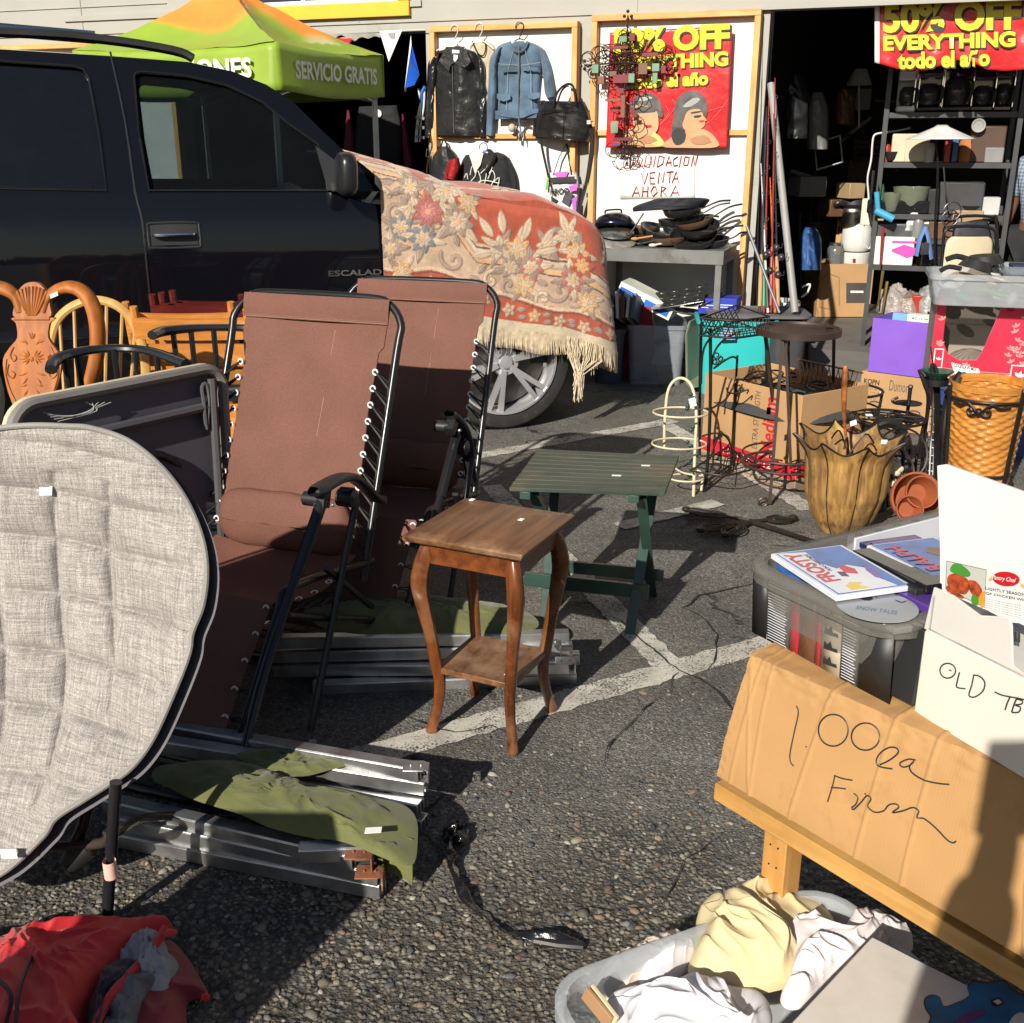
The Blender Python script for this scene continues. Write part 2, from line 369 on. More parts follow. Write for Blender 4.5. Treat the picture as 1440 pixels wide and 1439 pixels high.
def crack(pts,w,k):
    ps=[P(x,y,z=0) for x,y in pts]; q=[]
    for a,c in zip(ps,ps[1:]):
        n=max(2,int((c-a).length/.025)); q+=[a.lerp(c,i/n) for i in range(n)]
    q.append(ps[-1]); vs=[]; q=[p+V((.014*noise.noise(p*14+V((k,0,0))),.02*noise.noise(p*14+V((0,k,3))),0)) for p in q]
    for i,p in enumerate(q):
        d=(q[min(i+1,len(q)-1)]-q[max(i-1,0)]).normalized(); n=V((-d.y,d.x,0)); ww=w*(.35+.8*abs(noise.noise(p*23))*2)*min(1,.25+min(i,len(q)-1-i)*.25)
        vs+=[p-n*ww+V((0,0,.008+k*.0003)),p+n*ww+V((0,0,.008+k*.0003))]
    b=MB(); b.add(vs,[(2*i,2*i+2,2*i+3,2*i+1) for i in range(len(q)-1)]); b.build('crack',mat('crack_dirt',(.022,.02,.017),.95,var=.5,vs=60,bst=.6,bs=200,bd=.003),kind='structure')
for k,(pts,w_) in enumerate((([(1082,818),(1040,828),(985,840),(960,858),(985,868),(1003,885),(1010,905),(1004,935),(985,952)],.004),([(868,872),(905,905),(935,930),(952,948),(985,958),(1015,985),(1035,1010)],.005),([(952,948),(943,962),(941,975)],.004),([(930,980),(895,1010),(862,1045),(845,1085)],.003),([(560,1010),(640,1035),(690,1025),(720,1040)],.003),([(1250,470),(1180,478),(1100,492)],.004),([(870,1090),(905,1110),(960,1112)],.002),([(1010,1180),(960,1215),(930,1290)],.002))): crack(pts,w_,k)
tl=MB()
def tlf(u,v):
    a=math.radians(195+150*u); R=44+4*noise.noise(V((u*40,v*3,0))); h=2.5+2.2*noise.noise(V((u*14,0,1)))+1.6*noise.noise(V((u*60,0,2)))
    return V((R*math.cos(a)+noise.noise(V((u*90,v*9,4)))*1.5,R*math.sin(a),max(.4,h)*v+.5*noise.noise(V((u*120,v*12,7)))*v))
tl.grid(tlf,420,10); tl.build('far_wood',mat('far_foliage',(.035,.05,.025),.9,var=.6,vs=2),kind='stuff',solid=.3)
# ---------- building ----------
WF=Frame((1.13,7.95,0),-20)
def W(px,py,off=0): return PL(px,py,WF.o-WF.y*off,WF.y)
def wl(px,py,off=0): return WF.l(W(px,py,off))
G_wall=mat('grey_siding',(.36,.355,.32),.75,var=.08,vs=2,bs=30,bst=.3,bd=.002,dirt=(.27,.26,.23),ds=2,dlo=.58)
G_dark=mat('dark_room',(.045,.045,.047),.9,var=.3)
G_pine=wood('pine_stud',(.72,.42,.17),(.56,.27,.09),.55,coat=0,scale=7)
G_pineh=wood('pine_stud_h',(.72,.42,.17),(.56,.27,.09),.55,coat=0,scale=7,axis=0)
G_white=mat('white_board',(.66,.655,.63),.5,var=.05,bs=12,bst=.1,dirt=(.6,.6,.58),ds=3,dlo=.62)
G_yel=mat('yellow_trim',(.85,.42,.03),.5,var=.08)
bld=thing('shop_building','grey sided shop with a dark open storefront and garage door and a yellow upper window','shop',WF.o,rz=WF.a)
def wbox(b,x0,x1,y0,y1,z0,z1): b.hexa([WF.w(x,y,z) for z in (z0,z1) for x,y in ((x0,y0),(x1,y0),(x1,y1),(x0,y1))]); return b
uL=wl(245,100).x; uLR=wl(600,100).x; uRL=wl(1078,100).x; uRR=4.4; ztop=wl(1076,12).z; zl=wl(520,46).z
for x0,x1 in ((-14,uL),(uLR,uRL),(uRR,12)): b=MB(); wbox(b,x0,x1,0,.2,0,ztop-.001); b.build('wall',G_wall,bld)
b=MB(); wbox(b,-14,12,-.012,.2,ztop,5.2); b.build('upper_wall',G_wall,bld)
b=MB(); wbox(b,uL,uLR,0.0,.2,zl,ztop-.001); b.build('lintel',G_wall,bld)
b=MB(); wbox(b,uLR-.02,uL-1,-.03,-.0125,ztop+.10,ztop+.14); wbox(b,uRL-.1,5.5,-.04,-.0125,ztop-.012,ztop+.06)
wbox(b,uLR-.8,12,-.022,-.0125,ztop+.28,ztop+.285); wbox(b,-14,uL,-.022,-.0125,ztop+.20,ztop+.203)
for x in (-4.9,-3.6,-2.4,-.3,1.2): wbox(b,x,x+.004,-.018,-.0125,ztop+.01,5)
b.build('trim',G_wall,bld)
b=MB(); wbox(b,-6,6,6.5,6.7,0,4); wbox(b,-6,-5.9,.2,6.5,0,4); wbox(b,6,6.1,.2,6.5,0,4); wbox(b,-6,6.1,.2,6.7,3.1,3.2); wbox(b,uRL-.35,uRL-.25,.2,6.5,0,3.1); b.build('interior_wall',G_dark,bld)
b=MB(); b.hexa([WF.w(x,y,z) for x,y,z in ((-6,-.25,-.05),(6,-.25,-.05),(6,.35,-.05),(-6,.35,-.05),(-6,-.25,.002),(6,-.25,.002),(6,.35,.12),(-6,.35,.12))]); wbox(b,-6,6,.35,6.6,-.05,.12); b.build('garage_floor',mat('floor_concrete',(.15,.14,.13),.8,dirt=(.08,.07,.06)),kind='structure')
# upper window with yellow frame
a0=wl(287,20,.05); a1=wl(575,22,.05); x0,x1=a0.x,a1.x; zb=a1.z; b=MB()
wf=MB(); wbox(wf,x0,x1,-.05,-.013,zb,zb+.10); wbox(wf,x0,x0+.09,-.05,-.013,zb+.101,zb+1.2); wbox(wf,x1-.09,x1,-.05,-.013,zb+.101,zb+1.2); wbox(wf,x0,x1,-.05,-.013,zb+1.2,zb+1.3)
wo=wf.build('window',G_yel,bld,bev=.004)
b=MB(); 
for x in (x0+.09,(x0+x1)/2-.02,x1-.12): wbox(b,x,x+.03,-.035,-.013,zb+.1,zb+1.2)
wbox(b,x0+.09,x1-.09,-.034,-.013,zb+.1,zb+.13); b.build('frame',mat('white_paint',(.75,.74,.72),.5),wo,keep=False)
b=MB(); wbox(b,x0+.09,x1-.09,-.02,-.0125,zb+.1,zb+1.2); b.build('pane',mat('dark_glass',(.02,.03,.05),.08,var=0,bst=0),wo)
# ---------- display boards ----------
def board(name,label,TL,TR,mid,zbot,lab):
    o=thing('display_board',lab,'board',group='pine framed boards on the shop front',loc=W((TL[0]+TR[0])/2,500,.05)*1,rz=WF.a)
    o.location.z=0; p=wl(*TL,.09); q=wl(*TR,.09); x0,x1=p.x,q.x; zt=(p.z+q.z)/2; D=.09; s=.04
    b=MB(); wbox(b,x0,x0+s,-D,-.013,zbot,zt-s-.001); b.build('stud',G_pine,o,bev=.003)
    b=MB(); wbox(b,x1-s,x1,-D,-.013,zbot,zt-s-.001); b.build('stud',G_pine,o,bev=.003)
    b=MB(); wbox(b,x0,x1,-D-.001,-.013,zt-s,zt); b.build('top_rail',G_pineh,o,bev=.003)
    if mid:
        zm=wl(*mid,.05).z; b=MB(); wbox(b,x0+s+.001,x1-s-.001,-.055,-.0242,zm-.035,zm); b.build('middle_rail',G_pineh,o,bev=.002)
    b=MB(); wbox(b,x0+s+.001,x1-s-.001,-.024,-.013,zbot,zt-s-.001); b.build('panel',G_white,o)
    return o,x0,x1,zt
BL,_,_,_=board('','',(603,38),(812,28),(750,188),.05,'white board framed in pine studs with the jackets hung on it')
BR,_,_,_=board('','',(832,22),(1071,11),(950,183),.05,'white board framed in pine studs behind the sale poster and the pan table')
B3,_,_,_=board('','',(-150,70),(238,54),None,.05,'pine framed board behind the green canopy, only its top rail seen')
# hooks on rails
for x in (167,213):
    b=MB(); p=W(x,56,.1); b.tube([p+V((0,0,-.02)),p+V((0,0,.02)),p+V((.01,-.005,.032)),p+V((.02,-.005,.02))],.003,6)
    b.build('hook',mat('zinc',(.6,.6,.6),.35,1),B3)
# ---------- SUV ----------
SF=Frame((-0.03,5.99,0),17)
paint=mat('black_paint',(.004,.004,.006),0.05,var=.1,coat=0,bst=0,spec=.5,rvar=.3)
trim=mat('black_trim',(.02,.02,.022),.45,var=.1,bst=.2,bs=200)
chrome=mat('chrome',(.92,.92,.94),.12,1,var=.03,bst=0)
rubber=mat('tyre_rubber',(.022,.021,.02),.75,var=.3,dirt=(.07,.06,.05),ds=8)
tint=clear('tinted_glass',(.03,.034,.038),.10,.03,tc=(.62,.67,.68)); tintd=clear('dark_tinted_glass',(.005,.006,.008),.93,.04,tc=(.2,.2,.2))
seatm=mat('seat_leather',(.22,.21,.19),.5); intm=mat('cabin_plastic',(.045,.045,.045),.6)
suv=thing('parked_suv','black four door utility vehicle parked with a flowered rug over its bonnet','car',SF.o,rz=SF.a)
def ins(z): return float(np.interp(z,[.3,.45,.7,1.0,1.2,1.32,1.6,1.88,2.0],[.05,.01,0,-.005,.012,.047,.15,.25,.32]))
def top(x): return float(np.interp(x,[-4.8,-3,-.95,-.75,.3,.45,.6],[1.34,1.33,1.32,1.26,1.13,1.10,1.04]))
WHX=[0,-2.95]
def bot(x):
    z=.40
    for wx in WHX:
        d=abs(x-wx)
        if d<.50: z=max(z,.40+math.sqrt(.25-d*d))
    return z
Wd=1.98
def side(x,z,far=False):
    y=ins(z)
    e=max(0,x-.35); y+=e*e*1.5; e=max(0,-4.3-x); y+=e*e*.5
    return SF.w(x,Wd-y if far else y,z)
for far in (False,True):
    b=MB(); xs=np.unique(np.concatenate([np.linspace(-4.75,.56,120),np.linspace(-.5,.5,50),np.linspace(-3.45,-2.45,40)]))
    b.grid(lambda u,v:(lambda x:side(x,bot(x)+(top(x)-bot(x))*v,far))(float(np.interp(u,np.linspace(0,1,len(xs)),xs))),260,18); b.build('body_side',paint,suv,sharp=70)
# greenhouse
wf=[(188,109),(191,103),(198,101),(263,107),(319,120),(368,143),(405,173),(447,203),(460,268),(210,268),(197,195)]
wr_=[(-150,84),(0,86),(104,93),(117,97),(125,109),(140,190),(150,268),(-150,263)]
def GP(px,py,o=0): 
    nn=(-SF.y*.55+V((0,0,.2))).normalized(); return SF.l(PL(px,py,SF.w(0,.04,1.3)+nn*o,nn))
sil=[(-4.75,1.33),(-4.6,1.93),(-2.4,1.97),(-1.92,1.95),(-1.56,1.93),(-1.35,1.89),(-1.19,1.83),(-1.06,1.745),(-.94,1.62),(-.87,1.55),(-.72,1.40),(-.66,1.315)]
def gp(x,z,far=False,o=0): y=.047+(z-1.32)*.37+o; return SF.w(x,Wd-y if far else y,z)
wL=[(p.x,p.z) for p in (GP(*q) for q in wf)]; wR=[(p.x,p.z) for p in (GP(*q) for q in wr_)]
wR[0]=(-2.78,wR[0][1]); wR[-1]=(-2.80,wR[-1][1]); wQ=[(-4.4,1.36),(-4.3,1.85),(-2.95,1.87),(-2.95,1.36)]
for far in (False,True):
    b=MB(); b.holed([[gp(x,z,far) for x,z in l] for l in ([(s[0],s[1]) for s in sil],wL[::-1],wR[::-1],wQ[::-1])],(SF.y*(-.05 if far else .05))); b.build('upper_side',paint,suv)
    for l,m_ in ((wL,tint),(wR,tintd),(wQ,tintd)):
        b=MB(); b.poly([gp(x,z,far,.018) for x,z in l],SF.y*(-.004 if far else .004)); b.build('window_glass',m_,suv)
b=MB()
for l in (wL,wR): b.tube([gp(x,z,o=-.004) for x,z in l],.007,6,closed=True)
b.build('window_trim',mat('gloss_trim',(.01,.01,.01),.2,coat=.5,bst=0),suv)
# roof
zr=lambda x:float(np.interp(x,[s[0] for s in sil[1:]],[s[1] for s in sil[1:]]))
b=MB(); b.grid(lambda u,v:(lambda x:SF.w(x,(.047+(zr(x)-1.32)*.37)*(1-2*v)+Wd*v,zr(x)+.035*math.sin(PI*v)))(-4.6+u*3.54),50,12); b.build('roof',paint,suv,sharp=60)
b=MB(); b.tube([gp(x,z+.02,o=.05) for x,z in [(-3.9,1.98),(-3.8,2.03),(-2.4,2.03),(-1.95,2.01),(-1.62,1.965),(-1.53,1.93)]],.028,8,sm=4,flat=.8); b.build('roof_rail',trim,suv)
b=MB(); b.tube([gp(x,z+.02,o=.08) for x,z in [(-3.5,2.03),(-2.4,2.045),(-1.98,2.02)]],.03,8); b.build('roof_rail_inlay',mat('rail_metal',(.35,.4,.5),.15,1,var=.05,bst=0),suv)
# windscreen, hood, front
b=MB(); b.grid(lambda u,v:SF.w(-1.06+.36*u+.05*math.sin(PI*v)*u,.2-.13*u+(Wd-.4+.26*u)*v,1.75-.42*u),6,10); b.build('windscreen',tint,suv)
b=MB(); b.grid(lambda u,v:(lambda x:SF.w(x,ins(1.25)+.02+max(0,x-.35)**2*1.5*(1-2*v)+(Wd-.06)*v,top(x)+.05*math.sin(PI*v)))(-.78+1.34*u),20,14); b.build('bonnet',paint,suv,sharp=60)
b=MB(); b.grid(lambda u,v:SF.w(.55+.04*math.sin(PI*v)+.02*(1-u),.1+(Wd-.2)*v,1.06-.66*u),8,10); b.build('front_bumper',paint,suv)
b=MB(); b.grid(lambda u,v:SF.w(-4.74,.05+(Wd-.1)*v+.15*u*(1-2*v),.45+1.5*u),8,10); b.build('tailgate',paint,suv)
b=MB(); b.hexa([SF.w(x,y,z) for z in (.36,.5) for x,y in ((-4.6,.1),(.5,.1),(.5,Wd-.1),(-4.6,Wd-.1))]); b.build('underbody',trim,suv)
b=MB(); b.hexa([SF.w(x,y,z) for z in (.5,.95) for x,y in ((-.74,.3),(-.56,.3),(-.56,Wd-.3),(-.74,Wd-.3))]); b.build('firewall',trim,suv)
# seams and handle
b=MB(); pts=[SF.px(205,345),SF.px(213,430)]
seam=[gp(GP(155,73).x,GP(155,73).z,o=-.002),gp(GP(176,170).x,GP(176,170).z,o=-.002),gp(GP(189,262).x,1.335,o=-.001)]
b.tube([p-SF.y*.003 for p in seam]+[side(-1.845,z)-SF.y*.003 for z in (1.2,1.0,.8,.6,.45)],.005,5,sm=3); b.build('door_seam',mat('seam',(.012,.012,.014),.25,coat=.6,bst=0),suv); b=MB()
b.tube([side(-.66,z)-SF.y*.003 for z in (1.28,1.1,.9,.7,.45)],.005,5,sm=3)
b.build('door_seam',mat('seam',(.012,.012,.014),.25,coat=.6,bst=0),suv)
h=SF.px(245,330); hd=MB(); 
for k in range(1): hd.tube([side(h.x+dx,h.z+dz)-SF.y*.003 for dx,dz in ((-.12,.035),(-.10,.055),(.10,.055),(.12,.035),(.12,-.045),(.10,-.062),(-.10,-.062),(-.12,-.045))],.006,6,closed=True,sm=3)
hd.grid(lambda u,v:side(h.x-.11+.22*u,h.z-.05+.1*v)+SF.y*(.0-.0015),4,4)
ho=hd.build('door_handle',trim,suv)
b=MB(); b.tube([side(h.x+dx,h.z+.0)-SF.y*dy for dx,dy in ((-.09,.006),(-.075,.03),(.075,.03),(.09,.006))],.012,8,sm=4,flat=.8); b.build('grip',chrome,ho)
p=SF.px(462,389,-.01); q=SF.px(540,391,-.01); text('ESCALADE',SF.w(p.x,-.012,p.z),SF.x*(q.x-p.x)*1.08,V((0,0,.030)),chrome,suv,name='badge_lettering',bold=.02,extr=.002)
b=MB(); b.grid(lambda u,v:side(-4.2+4.9*u,.56+.13*v)-SF.y*(.02*math.sin(PI*v)+.002),30,5); b.build('side_moulding',paint,suv)
# mirror
mc=SF.px(487,245,-.12); b=MB(); Rm=Matrix.Rotation(SF.a,3,'Z')
def mf(u,v):
    t=PI*(v-.5); a=2*PI*u; pw_=lambda q,e:math.copysign(abs(q)**e,q)
    return SF.w(mc.x,mc.y,mc.z)+Rm@V((.052*pw_(math.cos(t),.6)*pw_(math.cos(a),.7),.11*pw_(math.cos(t),.6)*pw_(math.sin(a),.7),.105*pw_(math.sin(t),.55)))
b.grid(mf,24,16)
b.bar(SF.w(mc.x-.03,.05,mc.z-.07),SF.w(mc.x,-.08,mc.z-.06),.05,.04); b.build('wing_mirror',mat('mirror_housing',(.015,.015,.017),.3,bst=0),suv)
b=MB(); tri=[GP(443,205),GP(470,225),GP(478,268),GP(461,268)]; b.poly([gp(p.x,p.z,o=-.012) for p in tri],SF.y*.01); b.build('mirror_sail',trim,suv)
# wheels
def wheel(x,y):
    g=MB(); R=Matrix.Rotation(SF.a,3,'Z')@Matrix.Rotation(PI/2,3,'X'); c=SF.w(x,y,.395)
    g.lathe([(.28,-.12),(.285,-.01),(.33,.004),(.375,-.006),(.392,-.03),(.395,-.12),(.392,-.21),(.375,-.24),(.29,-.24)],c,64,R,cap=False); ty=g.build('tyre',rubber,None)
    r=MB(); r.lathe([(.292,.004),(.30,.008),(.288,.01),(.275,-.02),(.27,-.2)],c,64,R,cap=False)
    for k in range(6):
        a=k*PI/3+.3
        for s in (-.13,.13):
            r.bar(c+R@V((.05*math.cos(a),.05*math.sin(a),.0)),c+R@V((.285*math.cos(a+s),.285*math.sin(a+s),-.012)),.028,.03,up=R@V((0,0,1)))
    r.lathe([(.02,.0),(.075,0),(.085,-.02),(.085,-.06)],c,24,R); r.lathe([(0.001,.02),(.035,.016),(.04,0)],c,16,R)
    d=MB(); d.lathe([(.26,-.1),(.001,-.1)],c,30,R,cap=False); d.lathe([(.001,-.07),(.17,-.07),(.17,-.09)],c,30,R,cap=False)
    wt=bpy.data.objects.new('wheel',None); C.objects.link(wt); wt.parent=suv; wt.location=suv.matrix_world.inverted()@c if False else SF.l(c)
    for o,mm,nm in ((g,rubber,'tyre'),(r,mat('alloy',(.85,.86,.9),.22,.75,var=.05,bst=0),'rim'),(d,mat('brake_disc',(.12,.11,.1),.5,1),'brake_disc')): o.build(nm,mm,wt)
    bpy.data.objects.remove(ty); return wt
wt=wheel(0,0.02); 
for x,y,rz in ((-2.95,.02,0),(0,Wd-.02,PI),(-2.95,Wd-.02,PI)):
    d=dup(wt,loc=(x,y,.395),rz=rz,parent=suv)
# cabin
b=MB(); b.tube([SF.w(-1.36,.45,1.08)+ (SF.y*math.cos(a)+ (V((0,0,1))*.93-SF.x*.35)*math.sin(a))*.185 for a in np.linspace(0,2*PI,25)[:-1]],.014,8,closed=True); 
b.bar(SF.w(-1.36,.27,1.08),SF.w(-1.36,.63,1.08),.03,.05); b.bar(SF.w(-1.36,.45,1.08),SF.w(-1.1,.45,.95),.05,.05); b.build('steering_wheel',mat('wheel_leather',(.3,.3,.3),.35,bst=0),suv)
b=MB(); b.grid(lambda u,v:SF.w(-1.12+.42*u,.15+(Wd-.3)*v,1.17+.12*math.sin(PI*min(1,u*1.2+.1))*(1+.2*math.sin(PI*3*v))),8,20); b.hexa([SF.w(x,y,z) for z in (.7,1.17) for x,y in ((-1.12,.15),(-1.05,.15),(-1.05,Wd-.15),(-1.12,Wd-.15))]); b.build('dashboard',mat('dash',(.36,.35,.33),.55),suv)
for y in (.28,1.15):
    for x in (-1.95,-2.9):
        b=MB(); b.box(SF.w(x,y+.25,.75),(.5,.5,.2),rz=SF.a); b.bar(SF.w(x-.25,y+.25,.8),SF.w(x-.45,y+.25,1.45),.5,.14,up=SF.x); b.bar(SF.w(x-.45,y+.25,1.47),SF.w(x-.49,y+.25,1.66),.26,.09,up=SF.x); b.build('seat',seatm,suv,bev=.03)
b=MB(); b.hexa([SF.w(x,y,z) for z in (.6,.62) for x,y in ((-4.6,.1),(-.7,.1),(-.7,Wd-.1),(-4.6,Wd-.1))]); b.build('cabin_floor',intm,suv)
# ---------- rug ----------
rug=thing('flowered_rug','thick terracotta and cream rug with raised flowers and fringe draped over the bonnet','rug',SF.w(0,.3,1.2))
def rpath(a):   # plan path round the wing: side, corner, then across the front
    if a<1.10: return (-.68+a,-.045,0)
    if a<1.10+.28: t=(a-1.10)/.28*PI/2; return (.42+.18*math.sin(t),-.045+.18*(1-math.cos(t)),t)
    return (.60,.135+(a-1.38),PI/2)
def rugpt(a,s,h=0):
    """a along the wing (m), s<=0 hanging down, s>0 lying on the bonnet"""
    x,y,t=rpath(a)
    f=.012*noise.noise(V((a*5,s*2,1)))+.016*noise.noise(V((a*2.2,s*1.2,5)))
    zt=float(np.interp(x,[-.9,-.68,-.29,.18,.34,.5,.6],[1.40,1.375,1.31,1.225,1.19,1.13,1.05]))
    dx=math.sin(t); dy=-math.cos(t)       # outward
    if s<=0:
        o=f+.05*abs(s)**2+(.10*abs(s)*max(0,min(1,(a-1.1)/.3)))+h+.02*math.sin(a*16)*max(0,(a-1.0))*abs(s)*3
        r=.05; k=min(1,-s/r) if s>-r else 1; o-=r*(1-math.sin(k*PI/2))*.6
        return SF.w(x+dx*o,y+dy*o,zt+s+.01*math.sin(a*7))
    inn=s*1.0
    xx=x-dx*inn*.9; yy=y-dy*inn+.02
    if a<.25: xx-=(.25-a)*min(1,s*3)*1.0
    return SF.w(xx,yy,zt+.035*math.sin(min(1,s/.15)*PI/2)+f*1.2+h+.05*max(0,noise.noise(V((xx*2.5,yy*2.5,0))))+ (0.10*max(0,1-abs(a)/.35)*min(1,s/.25)) )
# colours of the woven pattern, coordinates in an even sheet grid
AN,SN=560,360; Amax=1.95; S0,S1=-.66,.9
A,S=np.meshgrid(np.linspace(0,Amax,AN+1),np.linspace(S0,S1,SN+1),indexing='ij')
X=535+A*262; Q=252-S*272+A*46        # chart coordinates of the design
TER=np.array((.37,.075,.038)); CR=np.array((.47,.33,.23)); GY=np.array((.33,.24,.19)); PK=np.array((.42,.15,.12)); BL=np.array((.20,.205,.21)); OR=np.array((.58,.34,.16)); DK=np.array((.12,.07,.045)); LT=np.array((.54,.42,.30))
col=np.empty(A.shape+(3,)); col[:]=TER; hgt=np.zeros(A.shape)
def put(mask,c,h=0,a=1.0):
    m=np.clip(mask,0,1)[...,None]*a; col[:]=col*(1-m)+np.array(c)*m
    if h: hgt[:]=np.where(mask>.5,h,hgt)
def below(pts,c,h=0):
    xs=[p[0] for p in pts]; ys=[p[1] for p in pts]; yy=np.interp(X,xs,ys); put((Q>yy).astype(float),c,h)
def band(pts,w,c,h=0):
    xs=[p[0] for p in pts]; ys=[p[1] for p in pts]; yy=np.interp(X,xs,ys)+3*np.sin(X/17); put((abs(Q-yy)<w/2).astype(float),c,h)
UP=[(400,180),(560,225),(610,270),(665,338),(740,352),(800,366),(840,380),(1100,400)]
below(UP,CR,.0); LO=[(400,335),(540,372),(600,378),(660,395),(720,418),(800,440),(840,445),(1100,450)]
for off,w_,c_ in ((3,3,DK),(8,6,LT),(14,2,GY),(20,5,OR),(25,2,DK)): band([(x,y+off) for x,y in UP],w_,c_,.002)
rs=np.random.RandomState(5)
def spiral(cx,cy,r,turn,dirn,w,c,a0=0):
    th=np.linspace(0,turn,60); rr=r*np.exp(-th*.28); xs=cx+rr*np.cos(a0+dirn*th); ys=cy+rr*np.sin(a0+dirn*th)
    d=np.full(A.shape,1e9); sel=(abs(X-cx)<r*1.3)&(abs(Q-cy)<r*1.3)
    if not sel.any(): return
    dd=np.sqrt((X[sel][:,None]-xs)**2+(Q[sel][:,None]-ys)**2).min(1); d[sel]=dd
    put((d<w*.5).astype(float),c,.004); put(((d>w*.5)&(d<w*.5+1.1)).astype(float),DK,0,.7)
def leaf(cx,cy,l,w,ang,c,h=.005):
    ca,sa=math.cos(ang),math.sin(ang); u=(X-cx)*ca+(Q-cy)*sa; v=-(X-cx)*sa+(Q-cy)*ca; t=np.clip(u/l,0,1)
    ww=w*np.sin(PI*t)**.8*(1-.3*t); m=(u>0)&(u<l)&(abs(v)<ww); put(m.astype(float),c,h)
    put((m&(abs(v)>ww-1.0)).astype(float),DK,h*.5,.55); put((m&(abs(v)<.5)).astype(float),np.array(c)*.6,h*.8,.8)
def flower(cx,cy,r,n,c,c2,a0=0):
    for k in range(n): leaf(cx,cy,r,r*.32,a0+2*PI*k/n,c,.006)
    for k in range(n): leaf(cx,cy,r*.62,r*.22,a0+2*PI*(k+.5)/n,c2,.008)
    d=np.hypot(X-cx,Q-cy); put((d<r*.17).astype(float),OR,.008)
for i in range(26):
    x=530+i*26; y=float(np.interp(x,[p[0] for p in UP],[p[1] for p in UP]))+58+12*math.sin(i*1.7)
    spiral(x,y,17+5*math.sin(i*2.1),7,1 if i%2 else -1,4.2,GY if i%3 else LT,i*.9); leaf(x+6,y-18,20,5,i*1.1,GY)
below(LO,TER); band(LO,4,LT,.002); band([(x,y+5) for x,y in LO],2,DK); 
for cx in range(560,1100,38):
    y=float(np.interp(cx,[p[0] for p in LO],[p[1] for p in LO]))+19
    flower(cx,y,11,5,LT if cx%3 else OR,PK if cx%2 else CR,cx)
    for s in (-1,1): leaf(cx+s*12,y,14,4,0 if s>0 else PI,GY)
below([(400,400),(560,420),(840,474),(1100,480)],np.array((.5,.42,.3)))
BQ=[(600,295,34,PK),(575,265,24,GY),(625,270,26,LT),(640,310,30,GY),(560,318,26,BL),(590,335,26,BL),(545,345,22,GY),(625,240,22,LT),(655,285,20,OR),(560,378,20,OR),(700,345,24,LT),(725,350,28,OR),(745,375,26,PK),(715,372,24,GY),(770,345,22,LT),(735,400,22,OR),(800,330,22,LT),(815,355,24,OR),(808,395,26,PK),(830,425,22,OR),(880,340,26,LT),(930,370,28,OR),(980,350,24,PK)]
for i,(x,y,r,c) in enumerate(BQ):
    for k in range(4): leaf(x,y,r*1.35,r*.24,i*1.3+k*1.6,GY if k%2 else LT)
    flower(x,y,r*.8,7,c,LT if k%2 else GY,i)
for x,y,a in ((690,330,-2.2),(705,325,-1.7),(735,335,-1.3),(760,345,-.9),(690,350,2.9),(800,330,-1.9),(785,350,3.0),(610,235,-1.2),(585,245,-2.3),(660,250,-.5)): leaf(x,y,34,7,a,LT)
flower(598,298,22,9,PK,(.55,.2,.2)); flower(822,372,20,7,TER*1.2,OR)
# top of the bonnet: medallions on a plain ground
for i in range(10): flower(560+i*62,190-(i%2)*50+i*8,26,6,LT if i%2 else OR,PK,i)
band([(400,130),(1100,250)],10,CR,.003); band([(400,120),(1100,240)],3,DK)
fade=1+.22*(rs.rand(*A.shape)-.5)+.10*np.sin(X/9)*np.sin(Q/7); col*=fade[...,None]; col=np.clip(col,0,1)
for _ in range(2): hgt[1:-1,1:-1]=(hgt[:-2,1:-1]+hgt[2:,1:-1]+hgt[1:-1,:-2]+hgt[1:-1,2:])/4
b=MB(); b.grid(lambda u,v:rugpt(u*Amax,S0+(S1-S0)*v,float(hgt[int(round(u*AN)),int(round(v*SN))])),AN,SN); b.col=[tuple(c) for c in col.reshape(-1,3)]
b.build('pile',mat('rug_wool',attr='Col',rough=.95,var=.12,vs=40,bs=500,bst=.6,bd=.002,sheen=.3),rug,sharp=180,solid=.010)
fm=mat('fringe_yarn',(.60,.50,.35),.9,var=.3,vs=40)
b=MB()
for i in range(330):
    a=.02+i*Amax/335; p=rugpt(a,S0+.004,.004); L=.11+.03*noise.noise(V((a*4,0,0)))+ (.10 if 1.02<a<1.2 else 0)*abs(noise.noise(V((a*30,1,0))))*2
    j=V((noise.noise(V((a*40,3,0)))*.02,noise.noise(V((a*40,8,0)))*.012,0)); b.tube([p,p+V((0,0,-L*.35))+j*.3,p+V((0,0,-L*.7))+j,p+V((0,0,-L))+j*1.6],[.0035,.003,.0035,.0012],4)
b.build('fringe',fm,rug)
b=MB(); p0=rugpt(1.08,S0,.01)
for i in range(34):
    a=1.0+.2*random.random(); p=rugpt(a,S0,.01); b.tube([p,p+V((random.uniform(-.03,.03),-.01,-.09)),p0+V((random.uniform(-.035,.035),random.uniform(-.02,.02),-.2)),p0+V((random.uniform(-.03,.03),random.uniform(-.02,.02),random.uniform(-.25,-.36)))],.003,4)
b.build('tangled_fringe',fm,rug)
